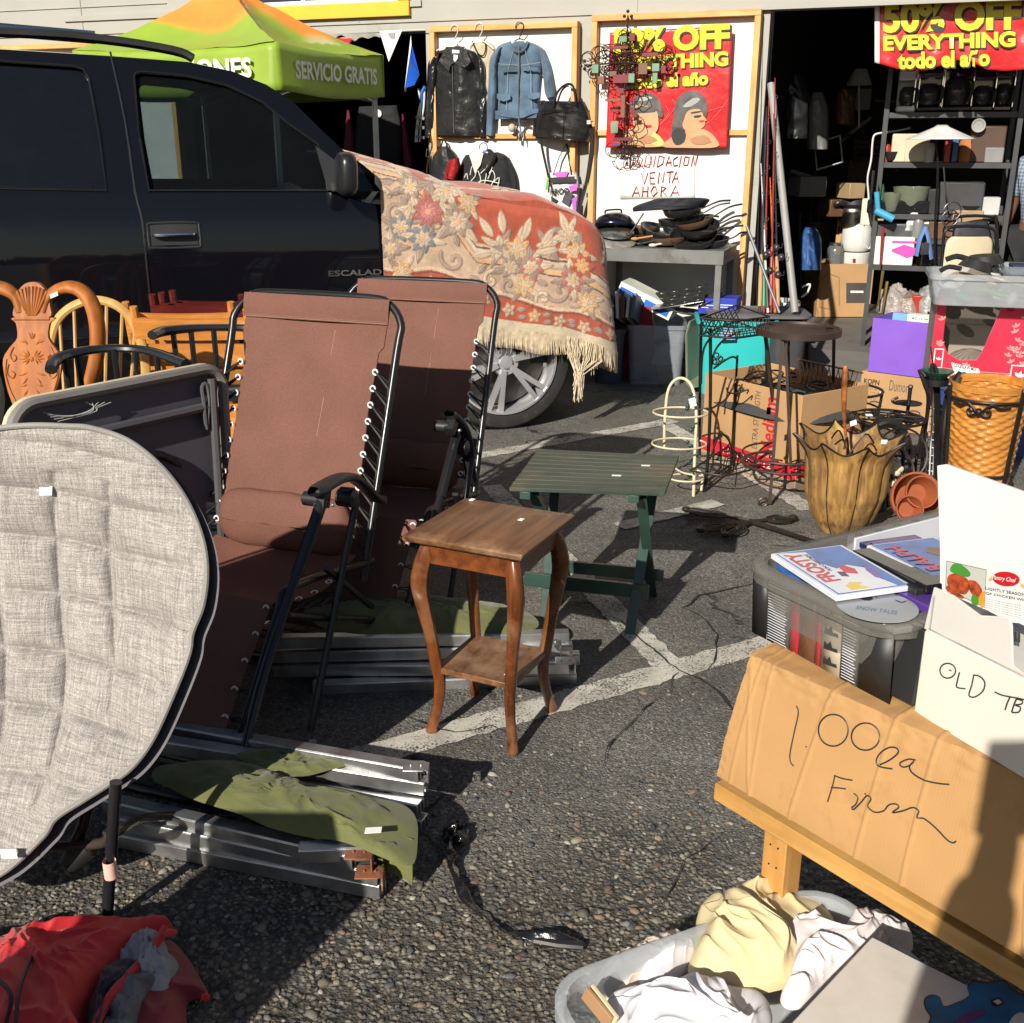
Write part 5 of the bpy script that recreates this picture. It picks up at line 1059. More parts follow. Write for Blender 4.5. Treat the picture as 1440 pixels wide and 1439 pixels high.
# ---------- right board: sale poster, paper sign, cross ----------
redv=mat('red_vinyl',(.56,.02,.025),.26,var=.08,bs=7,bst=.5,bd=.02,coat=.3); yel=mat('yellow_print',(.68,.56,.02),.35,bst=0); ink=mat('print_ink',(.02,.02,.02),.6,bst=0); skin_=mat('printed_skin',(.50,.29,.15),.4,var=.15,bst=0); hairp=mat('printed_hair',(.10,.095,.09),.35,var=.5,vs=14,bst=0); handr=mat('red_marker',(.52,.02,.015),.6,bst=0)
po=thing('sale_poster','red vinyl sale poster with yellow lettering and two faces, behind the metal cross','poster',W(940,120,.1))
def pw(u,v): x=858+(1030-858)*u+(-6*v if u<.5 else -8*v); y=46-10*u+(162+10*u)*v; return x,y
def pf(u,v):
    x,y=pw(u,v); return W(x,y,.105+.009*noise.noise(V((u*5,v*3,1)))+.006*math.sin(u*PI*3)*v*v)
b=MB(); b.grid(pf,60,50); b.build('sheet',redv,po,sharp=180,solid=.002)
def ptext(s,x0,y0,x1,y1,h,m=yel,PTo=.116,bold=.05,par=None,name='lettering',shadow=True):
    a=W(x0,y0,PTo); c=W(x1,y1,PTo); up=W((x0+x1)/2,(y0+y1)/2-h,PTo)-W((x0+x1)/2,(y0+y1)/2,PTo)
    if shadow: text(s,a+WF.x*.007-V((0,0,.007))+WF.y*.002,c-a,up,ink,par or po,name='letter_outline',bold=bold+.02)
    return text(s,a,c-a,up,m,par or po,name=name,bold=bold)
ptext('50% OFF',862,76,1026,69,36); ptext('EVERYTHING',868,101,1024,93,21); ptext('todo el año',884,126,996,120,20)
def pdec(pts,m,nm,o_=.114,sm=4): return decal(pts,m,po,nm,o_,.0015,sm=sm)
pdec([(884,160),(890,140),(908,131),(924,136),(931,152),(932,165),(924,162),(915,150),(896,152)],hairp,'hair_print'); pdec([(890,170),(893,150),(905,148),(922,155),(926,170),(924,184),(912,192),(896,186)],skin_,'face_print',.1155)
pdec([(876,204),(880,186),(892,180),(912,184),(934,200),(932,206),(900,207)],skin_,'shoulder_print',.1148); pdec([(944,186),(948,160),(952,140),(968,128),(986,132),(995,148),(993,165),(985,158),(968,158),(962,180),(958,200),(946,196)],hairp,'hair_print',.1148)
pdec([(962,168),(968,156),(984,154),(990,166),(991,176),(984,182),(968,186),(960,178)],skin_,'face_print',.116); pdec([(932,206),(946,192),(966,184),(990,182),(1006,194),(1008,207),(960,208)],skin_,'shoulder_print',.1145)
pdec([(944,190),(952,180),(964,186),(962,200),(950,204)],ink,'pattern_print',.1165,3); pdec([(890,152),(920,150),(921,158),(890,159)],hairp,'sunglasses_print',.1165,2); pdec([(976,163),(986,162),(985,165),(977,166)],ink,'eye_print',.117,2); pdec([(920,186),(934,200),(926,206),(914,200)],mat('print_lime',(.5,.6,.15),.4,bst=0),'strap_print',.116,2)
for pts,mm in ((([(983,170),(990,169),(989,172),(984,172)]),handr),(([(972,158),(986,156),(985,158),(973,160)]),ink),(([(906,176),(916,176),(915,180),(907,179)]),handr),(([(990,164),(994,170),(989,169)]),skin_),(([(960,150),(975,138),(985,140),(972,150)]),mat('hair_glint',(.35,.34,.32),.3,bst=0)),(([(896,140),(908,135),(918,138),(904,143)]),mat('hair_glint')),(([(898,195),(912,190),(925,198),(905,203)]),mat('skin_shade',(.36,.18,.09),.4,bst=0)),(([(970,196),(990,190),(1000,200),(980,204)]),mat('skin_shade'))): pdec(pts,mm,'face_detail','.118' and .118,2)
# reinforced cracks in the vinyl
b=MB()
for s in ([(965,190),(990,160),(1018,150)],[(935,170),(950,150),(945,140)],[(1000,110),(985,130),(965,135)],[(928,176),(940,160),(936,148)],[(970,185),(1000,170),(1024,140)],[(880,170),(870,150),(876,130)]): b.tube([W(x,y,.113) for x,y in s],.0012,4,sm=3)
b.build('crease',mat('crease_white',(.6,.3,.28),.4,bst=0),po)
ps=thing('paper_sale_sign','white paper with hand painted red words, pinned under the sale poster','sign',W(930,240,.04))
b=MB(); b.grid(lambda u,v:W(872+105*u,214+66*v,.032+.004*math.sin(u*5+v*3)),10,8); b.build('paper',mat('white_paper',(.70,.69,.66),.6,bst=0,var=.04),ps,solid=.001)
def hand(lines,off,m,par,w=.006,PT=W,name='hand_lettering',flat=1.0):
    b=MB()
    for s in lines: b.tube([PT(x,y,off) for x,y in s],w,5,flat=flat)
    return b.build(name,m,par)
L_=lambda *a:list(a)
let=[L_((884,220),(878,237),(886,236)),L_((892,219),(888,236)),L_((897,224),(894,234),(899,236),(904,224),(899,220),(897,224)),L_((901,232),(906,238)),L_((909,219),(906,234),(913,235),(917,219)),L_((922,219),(919,235)),L_((927,219),(924,235),(932,230),(934,221),(927,219)),L_((936,234),(941,219),(944,233)),L_((937,229),(944,228)),L_((953,220),(947,224),(947,233),(953,232)),L_((958,219),(955,235)),L_((963,221),(961,232),(967,232),(969,221),(963,220)),L_((972,234),(975,219),(977,233),(981,218)),
 L_((902,243),(906,259),(911,243)),L_((921,242),(914,243),(914,258),(921,258)),L_((914,250),(920,250)),L_((925,258),(927,242),(932,257),(934,242)),L_((937,242),(947,241)),L_((942,242),(941,257)),L_((945,257),(951,241),(954,257)),L_((947,251),(953,251)),
 L_((889,276),(895,262),(899,275)),L_((891,271),(898,271)),L_((904,262),(903,276)),L_((911,262),(910,276)),L_((904,269),(911,269)),L_((919,262),(915,269),(918,276),(924,270),(922,263),(919,262)),L_((929,276),(930,262),(936,264),(931,269),(937,275)),L_((943,276),(950,261),(955,275)),L_((945,271),(953,271))]
hand(let,.038,handr,ps,.009,flat=.3)
cx=thing('metal_cross_ornament','large wrought metal cross with red and green plaques, hung over the sale poster','wall ornament',W(880,100,.2))
rstm=mat('dark_wrought_metal',(.05,.028,.022),.45,.5,var=.4); gq_=mat('green_plaque',(.14,.26,.17),.5,var=.3); rq_=mat('maroon_plaque',(.16,.02,.03),.45,var=.3); bq_=mat('brown_plaque',(.16,.075,.04),.5,var=.3)
b=MB(); CO=.17
for y0,y1 in ((22,222),): b.tube([W(883,y0,CO),W(879,120,CO+.02),W(877,y1,CO)],.006,6)
b.tube([W(822,92,CO),W(880,88,CO+.02),W(946,97,CO)],.006,6)
rs=random.Random(4)
for k in range(80):
    t=rs.random(); 
    if k%2: x=826+t*118; y=92+rs.uniform(-22,26)
    else: y=30+t*185; x=880+rs.uniform(-24,20)*(1.1 if 60<y<150 else .8)
    r=rs.uniform(5,14); a=rs.random()*6; tt=rs.choice((4,6.28,9)); b.tube([W(x+r*math.cos(a+q)*(1-q*.06),y+r*math.sin(a+q)*(1-q*.06),CO+rs.uniform(-.02,.03)) for q in np.linspace(0,tt,16)],.0030,5)
for x,y,r in ((851,85,14),(880,88,13),(880,88,8),(911,90,16),(882,60,13),(887,135,12)): b.tube([W(x+r*math.cos(q),y+r*math.sin(q),CO+.01) for q in np.linspace(0,6.28,20)[:-1]],.0045,5,closed=True)
for k in range(10):
    a=k*.628; b.tube([W(880,88,CO+.02),W(880+13*math.cos(a),88+13*math.sin(a),CO+.02)],.003,4)
for x,y in ((883,22),(822,92),(946,97),(877,214)):
    for dx,dy in ((0,-6),(-5,1),(5,1),(0,5)): b.ball(W(x+dx,y+dy,CO),.012,8)
b.build('scrollwork',rstm,cx)
for x,y,w_,h_,m_ in ((837,97,11,13,gq_),(845,113,11,12,bq_),(904,97,15,17,bq_),(922,95,12,12,gq_),(921,110,8,16,gq_),(888,110,10,14,gq_),(864,179,12,18,gq_),(876,55,13,9,gq_),(889,52,9,12,rq_),(868,67,36,5,rq_),(914,77,27,6,rq_),(933,98,8,12,rq_),(873,111,26,13,rq_),(872,128,13,8,rq_),(862,141,26,4,bq_),(889,155,9,9,rq_),(876,150,7,34,bq_),(876,196,34,5,rq_),(866,203,14,5,mat('blue_plaque',(.05,.08,.14),.4)),(893,162,9,7,rq_),(864,156,12,5,rq_),(862,104,12,8,bq_)):
    b=MB(); p=W(x,y,CO+.03); q=W(x+w_,y,CO+.03); k=(q-p).length; b.box(p,(k*.85,.005,k*h_/w_*.85),rz=WF.a); b.build('plaque',m_,cx,bev=.002)
# ---------- tubs and boxes ----------
def rr3(fr,cx,cy,w,d,z,r,n=5): return [fr.w(cx+x,cy+y,z) for x,y in rrect(-w/2,w/2,-d/2,d/2,min(r,w/2-.001,d/2-.001),n)]
def skin_loops(b,loops,cap=True):
    n=len(loops[0]); vs=[p for l in loops for p in l]; fs=[(i*n+j,i*n+(j+1)%n,(i+1)*n+(j+1)%n,(i+1)*n+j) for i in range(len(loops)-1) for j in range(n)]
    if cap: fs+=[tuple(range(n))[::-1],tuple((len(loops)-1)*n+j for j in range(n))]
    return b.add(vs,fs)
def tubm(b,fr,w,d,h,r=.05,taper=.86,lip=.012,t=.003,z0=0,ribs=0):
    k=taper; L=[rr3(fr,0,0,w*k,d*k,z0+.0,r*k)]
    for i in range(1,8): s=i/8; L.append(rr3(fr,0,0,w*(k+(1-k)*s),d*(k+(1-k)*s),z0+(h-.03)*s,r))
    L+=[rr3(fr,0,0,w,d,z0+h-.03,r),rr3(fr,0,0,w+lip*2,d+lip*2,z0+h-.028,r+lip),rr3(fr,0,0,w+lip*2,d+lip*2,z0+h-.004,r+lip),rr3(fr,0,0,w+lip*1.2,d+lip*1.2,z0+h,r+lip),rr3(fr,0,0,w-t*2,d-t*2,z0+h-.002,r)]
    for i in range(7,0,-1): s=i/8; L.append(rr3(fr,0,0,w*(k+(1-k)*s)-2*t,d*(k+(1-k)*s)-2*t,z0+(h-.03)*s+t,r))
    L.append(rr3(fr,0,0,w*k-2*t,d*k-2*t,z0+t,r*k)); return skin_loops(b,L)
def tub(name,lab,cat,x0,x1,yt,Yf,d,ang,m,z0=0,h=None,grp=None,**kw):
    """tub whose front top edge runs from x0 to x1 at height yt in the photo"""
    a=P(x0,yt,Y=Yf); c=P(x1,yt,Y=Yf); w=(c-a).length; fr=Frame(((a.x+c.x)/2,Yf,0),ang); fr=Frame(fr.w(0,d/2,0),ang); h=h or a.z-z0
    o=thing(name,lab,cat,(fr.o.x,fr.o.y,z0),grp,rz=fr.a); b=MB(); tubm(b,fr,w,d,h,z0=z0,**kw); b.build('body',m,o,sharp=50); o['w']=0; del o['w']; return o,fr,w,h
def carton(name,lab,cat,pts,z0,z1,m,open_=False,grp=None,rim=.004,flap=None):
    """box on four ground corners"""
    c=sum(pts,V((0,0,0)))/4; o=thing(name,lab,cat,(c.x,c.y,z0),grp); b=MB(); q=lambda p,z:V((p.x,p.y,z))
    if not open_: b.hexa([q(p,z0) for p in pts]+[q(p,z1) for p in pts])
    else:
        i=[p.lerp(c,.02) for p in pts]; n=4
        vs=[q(p,z0) for p in pts]+[q(p,z1) for p in pts]+[q(p,z1) for p in i]+[q(p,z0+.006) for p in i]
        fs=[(3,2,1,0)]+[(k,(k+1)%4,4+(k+1)%4,4+k) for k in range(4)]+[(4+k,4+(k+1)%4,8+(k+1)%4,8+k) for k in range(4)]+[(8+k,8+(k+1)%4,12+(k+1)%4,12+k) for k in range(4)]+[(12,13,14,15)]
        b.add(vs,fs)
    b.build('body',m,o,bev=.003); return o
kraft=mat('kraft_card',(.42,.25,.115),.8,var=.10,vs=4,bs=200,bst=.15,dirt=(.38,.22,.1),ds=3,dlo=.6)
whcard=mat('white_card',(.66,.62,.54),.7,var=.06,bs=100,bst=.2,dirt=(.5,.44,.34),ds=4,dlo=.62)
clr=clear('clear_plastic',(.62,.66,.70),.34,.25); clrd=clear('cloudy_plastic',(.36,.40,.46),.5,.3)
# ---------- pan table ----------
p0=wl(838,352,.62); p1=wl(1018,354,.62); zt=p1.z; y0=-.62
tt=thing('metal_work_table','grey metal table under the sale poster loaded with frying pans','table',WF.w((p0.x+p1.x)/2,-.4,0),rz=WF.a)
gm=mat('grey_steel_paint',(.16,.165,.16),.5,var=.2,bst=.2,dirt=(.1,.09,.08),ds=8)
b=MB(); wbox(b,p0.x-.15,p1.x,y0+.001,-.1,zt-.006,zt+.002); b.build('top',gm,tt)
b=MB(); wbox(b,p0.x-.15,p1.x,y0-.002,y0+.012,zt-.085,zt-.0065); wbox(b,p1.x-.011,p1.x+.002,y0+.013,-.1,zt-.085,zt-.0065); b.build('apron',gm,tt)
for x in (p0.x+.02,p1.x-.05):
    for y in (y0+.005,-.15): b=MB(); wbox(b,x,x+.04,y,y+.004,0,zt-.007); wbox(b,x+.036,x+.04,y+.0045,y+.04,0,zt-.007); b.build('leg',gm,tt)
b=MB(); wbox(b,p0.x-.1,p1.x-.06,y0+.06,-.12,.27,.285); b.build('shelf',gm,tt)
pk=mat('black_nonstick',(.018,.018,.019),.25,var=.3,coat=.3,bst=0); pbk=mat('brown_pan',(.10,.06,.035),.4,var=.3); stl=mat('worn_steel',(.42,.42,.40),.3,.95,var=.3,vs=14,dirt=(.2,.18,.15),ds=12)
GPn='frying pans stacked on the metal table'
def pan(lab,x,y,off,r,tilt,ang,m,hm,hl=.17,inv=False,depth=.045):
    p=W(x,y,off); R=Matrix.Rotation(math.radians(ang),3,'Z')@Matrix.Rotation(math.radians(tilt[0]),3,'X')@Matrix.Rotation(math.radians(tilt[1]),3,'Y')
    o=thing('frying_pan',lab,'frying pan',p,GPn); s=-1 if inv else 1
    b=MB(); b.lathe([(.001,0),(r*.78,0),(r*.9,depth*.3*s),(r,depth*s),(r+.003,depth*s),(r+.003,(depth-.003)*s),(r*.92,depth*.3*s-.002),(r*.8,-.003),(.001,-.003)],p,36,R,cap=False); b.build('dish',m,o)
    b=MB(); b.tube([p+R@V((r*.99,0,depth*.7*s)),p+R@V((r+.04,0,depth*s)),p+R@V((r+hl*.6,0,depth*s+.022)),p+R@V((r+hl,0,depth*s+.02))],[.008,.009,.011,.012],8,sm=4,flat=.6); b.build('handle',hm,o); return o
pan('brown frying pan under the black one at the left of the stack',940,343,.42,.13,(0,-4),-12,pbk,plb)
pan('brown frying pan low in the middle of the stack',968,340,.30,.14,(3,-6),-5,pbk,plb)
pan('large black frying pan tilted towards the camera at the front of the stack',976,340,.46,.155,(24,-8),-6,pk,plb,depth=.055)
pan('black frying pan lying on the tilted one, its rim catching the sun',982,326,.40,.14,(20,-9),6,pk,plb)
pan('brown frying pan with a long black handle reaching up right',978,318,.32,.13,(4,-14),2,pbk,plb,hl=.2)
pan('black frying pan near the top of the stack with a thick handle',960,303,.36,.13,(3,-6),-4,pk,plb,hl=.19)
pan('black frying pan at the right end with a short handle',1002,345,.40,.11,(6,-5),-3,pk,plb,hl=.13)
pan('black sauté pan between the wok and the pan stack',912,343,.34,.13,(6,-3),150,pk,plb)
pan('grey worn pan leaning on the left side of the stack',922,330,.30,.12,(18,8),20,stl,plb)
pan('dark pan lying upside down behind the orange spatula',900,328,.22,.13,(0,0),170,pbk,plb,inv=False)
pan('small black pan at the back of the stack beside the poster',950,318,.26,.12,(0,0),-10,pk,plb)
pan('thin steel handled pan on top of the brown pans',965,312,.3,.12,(2,-10),12,pk,stl,hl=.2)
o=thing('griddle_cover','flat black folded cover lying on top of the frying pans','cover',W(945,288,.4)); b=MB(); heap(b,[W(x,y,.4) for x,y in ((888,296),(930,296),(996,290),(998,280),(960,277),(925,279),(895,289))],0,.0,3,.006,30,n=40,m=8,world=True) if False else loft(b,[(890,292),(893,300)],[(896,288),(900,298)],W,.02,.4); b=MB(); loft(b,[(925,279),(893,290),(890,298)],[(985,278),(998,281),(990,292)],W,.16,.30,fd=.01,fs=18); b.build('cloth',mat('black_navy_cloth',(.014,.015,.022),.7),o,sharp=180)
o=thing('wok','upturned dark blue steel wok at the left end of the pan table','wok',W(864,318,.4)); b=MB(); b.lathe([(.15,0),(.145,.03),(.11,.075),(.06,.10),(.001,.108)],W(864,322,.40),36,Matrix.Rotation(math.radians(-14),3,'X'),cap=False); b.build('bowl',mat('blued_steel',(.05,.055,.08),.18,.9,var=.4),o,solid=.003); b=MB(); b.tube([W(851,300,.45),W(853,296,.5),W(872,295,.5),W(874,299,.45)],.006,6,sm=4); b.build('handle',plb,o)
for lab,x,y,r,m_ in (('round steel pot lid leaning on the wok',866,328,.12,stl),('grey enamel roasting lid under the steel pot lid',864,340,.145,mat('grey_enamel',(.22,.21,.19),.4,var=.4,vs=20))):
    o=thing('saucepan_cover',lab,'lid',W(x,y,.5)); b=MB(); b.lathe([(r,0),(r*1.02,.006),(r*.97,.012),(r*.6,.035),(.001,.045)],W(x,y,.48),36,Matrix.Rotation(math.radians(16),3,'X'),cap=False); b.build('dome',m_,o,solid=.003); b=MB(); b.lathe([(.01,0),(.02,.012),(.018,.02),(.001,.022)],W(x,y-8,.50),14); b.build('knob',plb,o)
o=thing('casserole','black casserole pot with loop handles at the back left of the table','pot',W(845,330,.3)); b=MB(); b.lathe([(.10,0),(.13,.02),(.135,.12),(.13,.12),(.12,.02)],WF.w(wl(856,345,.3).x,-.28,zt+.004),30,cap=False); b.build('body',pk,o,solid=.003); b=MB(); b.tube([W(828,322,.3),W(822,318,.34),W(822,326,.34),W(828,328,.3)],.006,6,sm=3); b.build('handle',plb,o)
for i,(x0,y0_,x1,y1,c) in enumerate(((893,336,918,332,'wooden_orange'),(900,343,925,338,'black'),(886,330,905,300,'black'),(918,345,940,341,'pale'))):
    lab=['orange wooden spatula lying between the lids and the pans','black slotted turner lying in front of the pans','black ladle propped up against the wok','pale plastic spoon at the foot of the pan stack'][i]
    o=thing('cooking_utensil',lab,'utensil',W(x0,y0_,.5),'utensils on the pan table'); b=MB(); b.tube([W(x0,y0_,.55),W(x1,y1,.52)],.006,6); b.ball(W(x0,y0_,.55),(.028,.012,.012),10); b.build('handle_and_head',{'wooden_orange':mat('orange_wood_tool',(.5,.2,.05),.5),'black':plb,'pale':mat('pale_plastic',(.55,.53,.48),.4)}[c],o)
# below the table
sb=thing('striped_box','white box with broad blue stripes leaning under the pan table','box',W(905,425,.55)); c_=[W(872,392,.62),W(880,402,.42)]; 
b=MB(); A_=W(874,396,.60); B_=W(948,434,.60); u_=(B_-A_); n_=-WF.y*.0+V((0,0,1)); t_=u_.cross(WF.y).normalized(); t_=t_ if t_.z<0 else -t_
b.hexa([A_,B_,B_+WF.y*.25,A_+WF.y*.25,A_-t_*-.09,B_-t_*-.09,B_+WF.y*.25+t_*.09,A_+WF.y*.25+t_*.09]); b.build('body',mat('print_white'),sb)
b=MB(); 
for s0,s1 in ((.03,.42),(.5,.95)): b.hexa([A_+u_*s0+t_*.03-WF.y*.003,A_+u_*s1+t_*.03-WF.y*.003,A_+u_*s1+t_*.03,A_+u_*s0+t_*.03,A_+u_*s0+t_*.075-WF.y*.003,A_+u_*s1+t_*.075-WF.y*.003,A_+u_*s1+t_*.075,A_+u_*s0+t_*.075])
b.build('stripe',mat('stripe_blue',(.01,.12,.50),.5,bst=0),sb)
mt=thing('muffin_tin','dark steel muffin tin leaning at an angle under the pan table','tin',W(955,412,.6)); b=MB(); Rt=Matrix.Rotation(WF.a,3,'Z')@Matrix.Rotation(math.radians(-12),3,'Y')@Matrix.Rotation(math.radians(22),3,'X'); pc=W(955,418,.55); b.box(pc,(.36,.24,.006),rot=Rt)
for i in range(4):
    for j in range(2): b.lathe([(.036,0),(.028,-.03),(.001,-.03)],pc+Rt@V((-.13+.088*i,-.055+.11*j,.004)),16,Rt,cap=False)
b.build('tray',stl,mt,bev=.002)
for lab,x,y,r,m_,ti in (('silver baking tray sticking out to the right under the pan table',990,424,.13,stl,-18),('round grey plate low under the pan table',968,440,.11,mat('grey_enamel'),6)):
    o=thing('baking_tray',lab,'tray',W(x,y,.55),'trays under the pan table'); b=MB(); b.lathe([(.001,0),(r*.8,0),(r,.012),(r+.006,.013)],W(x,y,.55),30,Matrix.Rotation(math.radians(ti),3,'Y')@Matrix.Rotation(.15,3,'X'),cap=False,sy=.6); b.build('dish',m_,o,solid=.002)
GB='blue packets under the right end of the pan table'
for lab,x,y in (('blue carton printed with white words at the right under the table',995,433),('second blue carton behind the round plant basket',1022,433)):
    a=wl(x-14,y+8,.6); c=wl(x+13,y+8,.6); o=thing('blue_packet',lab,'packet',W(x,y+8,.6),GB,rz=WF.a); b=MB(); wbox(b,a.x,c.x,-.6,-.4,a.z,a.z+.1); b.build('carton',mat('packet_blue',(.02,.04,.38),.45),o,bev=.002)
    b=MB(); wbox(b,a.x+.02,a.x+.10,-.602,-.6,a.z+.055,a.z+.06); wbox(b,a.x+.02,a.x+.07,-.602,-.6,a.z+.04,a.z+.045); b.build('print',mat('print_white'),o)
GBk='books and folders leaning in the bin beside the rug'
for i in range(8):
    x=850+i*6; c=[(.55,.5,.4),(.1,.12,.2),(.5,.42,.25),(.03,.03,.05),(.6,.58,.5),(.12,.05,.04),(.5,.48,.42),(.08,.1,.12)][i]
    o=thing('book',['cream book at the left end of the row by the rug','navy blue folder, second in the row by the rug','tan book standing third from the rug fringe','thin black book, fourth in the row by the rug','white paper folder near the middle of the row by the rug','dark brown book right of the white folder','off white book next to last in the row, by the red lid','slate grey book touching the striped box'][i],'book',W(x,450,.75),GBk); b=MB(); p=W(x,452,.72); q=W(x-9+2*i,420-3*(i%3),.66); b.bar(p,q,.02+.006*(i%2),.2,up=WF.y); b.build('cover',mat('book_%d'%i,c,.5),o,bev=.002)
# bins in front of the table
b1,f1,_,_=tub('storage_bin','smoky clear bin half hidden behind the rug fringe','bin',835,878,463,7.25,.40,-8,clear('smoky_bin',(.10,.11,.14),.72,.3),taper=.9)
b=MB(); 
rl=thing('red_bin_lid','dark red plastic lid standing on edge between two clear bins','lid',P(895,535,Y=7.35)); q=lambda x,y,Y:P(x,y,Y=Y)
b=MB(); b.poly([q(872,536,7.45),q(872,440,7.45),q(880,431,7.44),q(908,425,7.40),q(915,430,7.38),q(920,462,7.36),q(921,536,7.36)],V((.01,.03,0))); b.build('panel',mat('dark_red_plastic',(.22,.012,.015),.4,bst=.2),rl,bev=.006)
b2,f2,w2,h2=tub('storage_bin','clear plastic bin with a folded lid and cloths inside, by the green lid','bin',884,966,458,7.22,.42,-4,clear('clear_bin',(.5,.54,.6),.30,.2),taper=.9)
for lab,dx,dz,c in (('grey folded cloth in the clear bin',-.08,.10,(.10,.10,.12)),('pale folded cloth on top in the clear bin',.06,.2,(.5,.5,.5))):
    o=thing('folded_cloth',lab,'cloth',f2.w(dx,.0,dz)); b=MB(); heap(b,[f2.w(dx+.11*math.cos(a),.1*math.sin(a),dz) for a in np.linspace(0,6.28,9)[:-1]],dz-.08,.14,4,.02,9,n=36,m=10,world=True); b.build('fabric',mat('cl_%s'%lab[:4],c,.9),o)
gl=thing('green_bin_lid','grey green plastic lid standing on edge against the turquoise bin','lid',P(975,540,Y=7.0)); b=MB()
b.poly([P(x,y,Y=Y) for x,y,Y in ((964,540,7.0),(963,470,7.05),(968,452,7.06),(980,446,7.15),(990,455,7.25),(990,520,7.2),(984,544,7.0),(972,546,6.95))],V((.014,0.0,0))); b.build('panel',mat('grey_green_plastic',(.15,.17,.12),.4,bst=.2),gl,bev=.008)
tq,ft_,wt2,ht2=tub('storage_bin','turquoise plastic bin with a grey lid on top, behind the moving box','bin',986,1092,452,6.9,.45,-6,mat('turquoise_plastic',(.03,.42,.42),.38,var=.06,bst=.1),taper=.88,r=.07,lip=.02)
b=MB(); p=P(1013,478,Y=6.86); q_=P(1034,478,Y=6.86); k=(q_-p).length; b.hexa([p,q_,q_+V((0,.01,0)),p+V((0,.01,0)),p+V((0,-.006,.07)),q_+V((0,-.006,.07)),q_+V((0,.01,.07)),p+V((0,.01,.07))]); b.build('paper_label',mat('label_blue',(.2,.38,.6),.5,dirt=(.6,.62,.62),ds=30),tq)
o=thing('plastic_cover','grey plastic lid lying on the turquoise bin','lid',ft_.w(.12,.1,ht2)); b=MB(); fr=Frame(ft_.w(.14,.06,ht2+.005),-4); skin_loops(b,[rr3(fr,0,0,.62,.42,0,.1),rr3(fr,0,0,.66,.46,.004,.1),rr3(fr,0,0,.66,.46,.02,.1),rr3(fr,0,0,.56,.36,.028,.08),rr3(fr,0,0,.54,.34,.02,.08)]); b.build('panel',mat('grey_lid_plastic',(.13,.13,.14),.45),o)
dg,fd_,_,_=tub('storage_bin','dark grey bin standing behind the brown tray table','bin',1088,1136,458,6.75,.4,-6,mat('dark_grey_plastic',(.045,.045,.048),.5),taper=.85)
# ---------- garage ----------
def at(Y): return lambda x,y,o=0: P(x,y,Y=Y-o)
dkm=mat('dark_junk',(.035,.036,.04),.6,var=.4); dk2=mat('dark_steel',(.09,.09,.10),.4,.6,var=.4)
# second poster
po2=thing('sale_banner','red and yellow sale banner hanging across the top of the open garage','banner',W(1335,60,-.1)); off2=-.12
def bw2(u,v):
    x=1230+210*u+u*22; yb=float(np.interp(u,[0,.2,.3,.5,.58,.68,.8,1],[88,101,100,85,86,98,100,96])); yt=8-9*u-14; return x,yt+(yb-yt)*v
b=MB(); b.grid(lambda u,v:W(*bw2(u,v),off2+.012*noise.noise(V((u*6,v*4,5)))+.01*math.sin(u*22)*v),60,30); b.build('sheet',mat('red_vinyl'),po2,sharp=180,solid=.002)
for x in (0,.965): b=MB(); b.grid(lambda u,v:W(*bw2(x+.03*u,v),off2+.016),3,12); b.build('white_hem',mat('print_white'),po2,solid=.001)
for s,x0,y0,x1,y1,h_ in (('50% OFF',1242,47,1436,42,44),('EVERYTHING',1242,72,1428,66,22),('todo el año',1262,98,1392,93,24)):
    a=W(x0,y0,off2+.016); c=W(x1,y1,off2+.016); up_=W((x0+x1)/2,(y0+y1)/2-h_,off2+.016)-(W((x0+x1)/2,(y0+y1)/2,off2+.016)); text(s,a+WF.x*.008-V((0,0,.008))+WF.y*.002,c-a,up_,ink,po2,'letter_outline',bold=.06); text(s,a,c-a,up_,yel,po2,'lettering',bold=.045)
# dark sheet at the jamb, poles and rods
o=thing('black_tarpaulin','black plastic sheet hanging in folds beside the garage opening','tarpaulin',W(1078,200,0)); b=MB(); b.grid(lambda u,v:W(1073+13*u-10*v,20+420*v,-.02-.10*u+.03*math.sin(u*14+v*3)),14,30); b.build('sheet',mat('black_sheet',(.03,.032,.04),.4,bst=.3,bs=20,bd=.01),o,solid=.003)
def pole(lab,a,c,r,m,Y0,Y1,name='pole',cat='pole',grp=None):
    o=thing(name,lab,cat,P(c[0],c[1],Y=Y1),grp); b=MB(); b.tube([P(*a,Y=Y0),P(*c,Y=Y1)],r,10); b.build('shaft',m,o); return o
pole('thick pale grey pole leaning inside the garage opening',(1084,118),(1118,440),.024,mat('pale_grey_paint',(.26,.26,.245),.5),7.6,6.95)
pole('thin bluish steel tube leaning low beside the fishing rods',(1050,318),(1096,440),.010,mat('bluish_steel',(.16,.17,.19),.45,.3),7.2,6.95)
Gr='fishing rods leaning at the garage doorway'
cork=mat('cork',(.45,.28,.13),.8); redp=mat('red_plastic',(.26,.018,.015),.45); grp_=mat('green_plastic',(.03,.3,.12),.35); orp=mat('orange_plastic',(.65,.14,.02),.4); whp=mat('white_plastic',(.62,.62,.60),.4)
rods=[((1081,140),(1074,440),redp,'red fishing rod with a green grip'),((1078,150),(1068,440),plb,'black fishing rod nearest the pine stud'),((1090,110),(1084,440),redp,'long dark red fishing rod behind the pole'),((1070,230),(1080,440),whp,'short pale fishing rod crossing the others'),((1088,160),(1094,440),plb,'black fishing rod at the right of the bunch'),((1083,250),(1090,440),orp,'orange tipped fishing rod in the middle')]
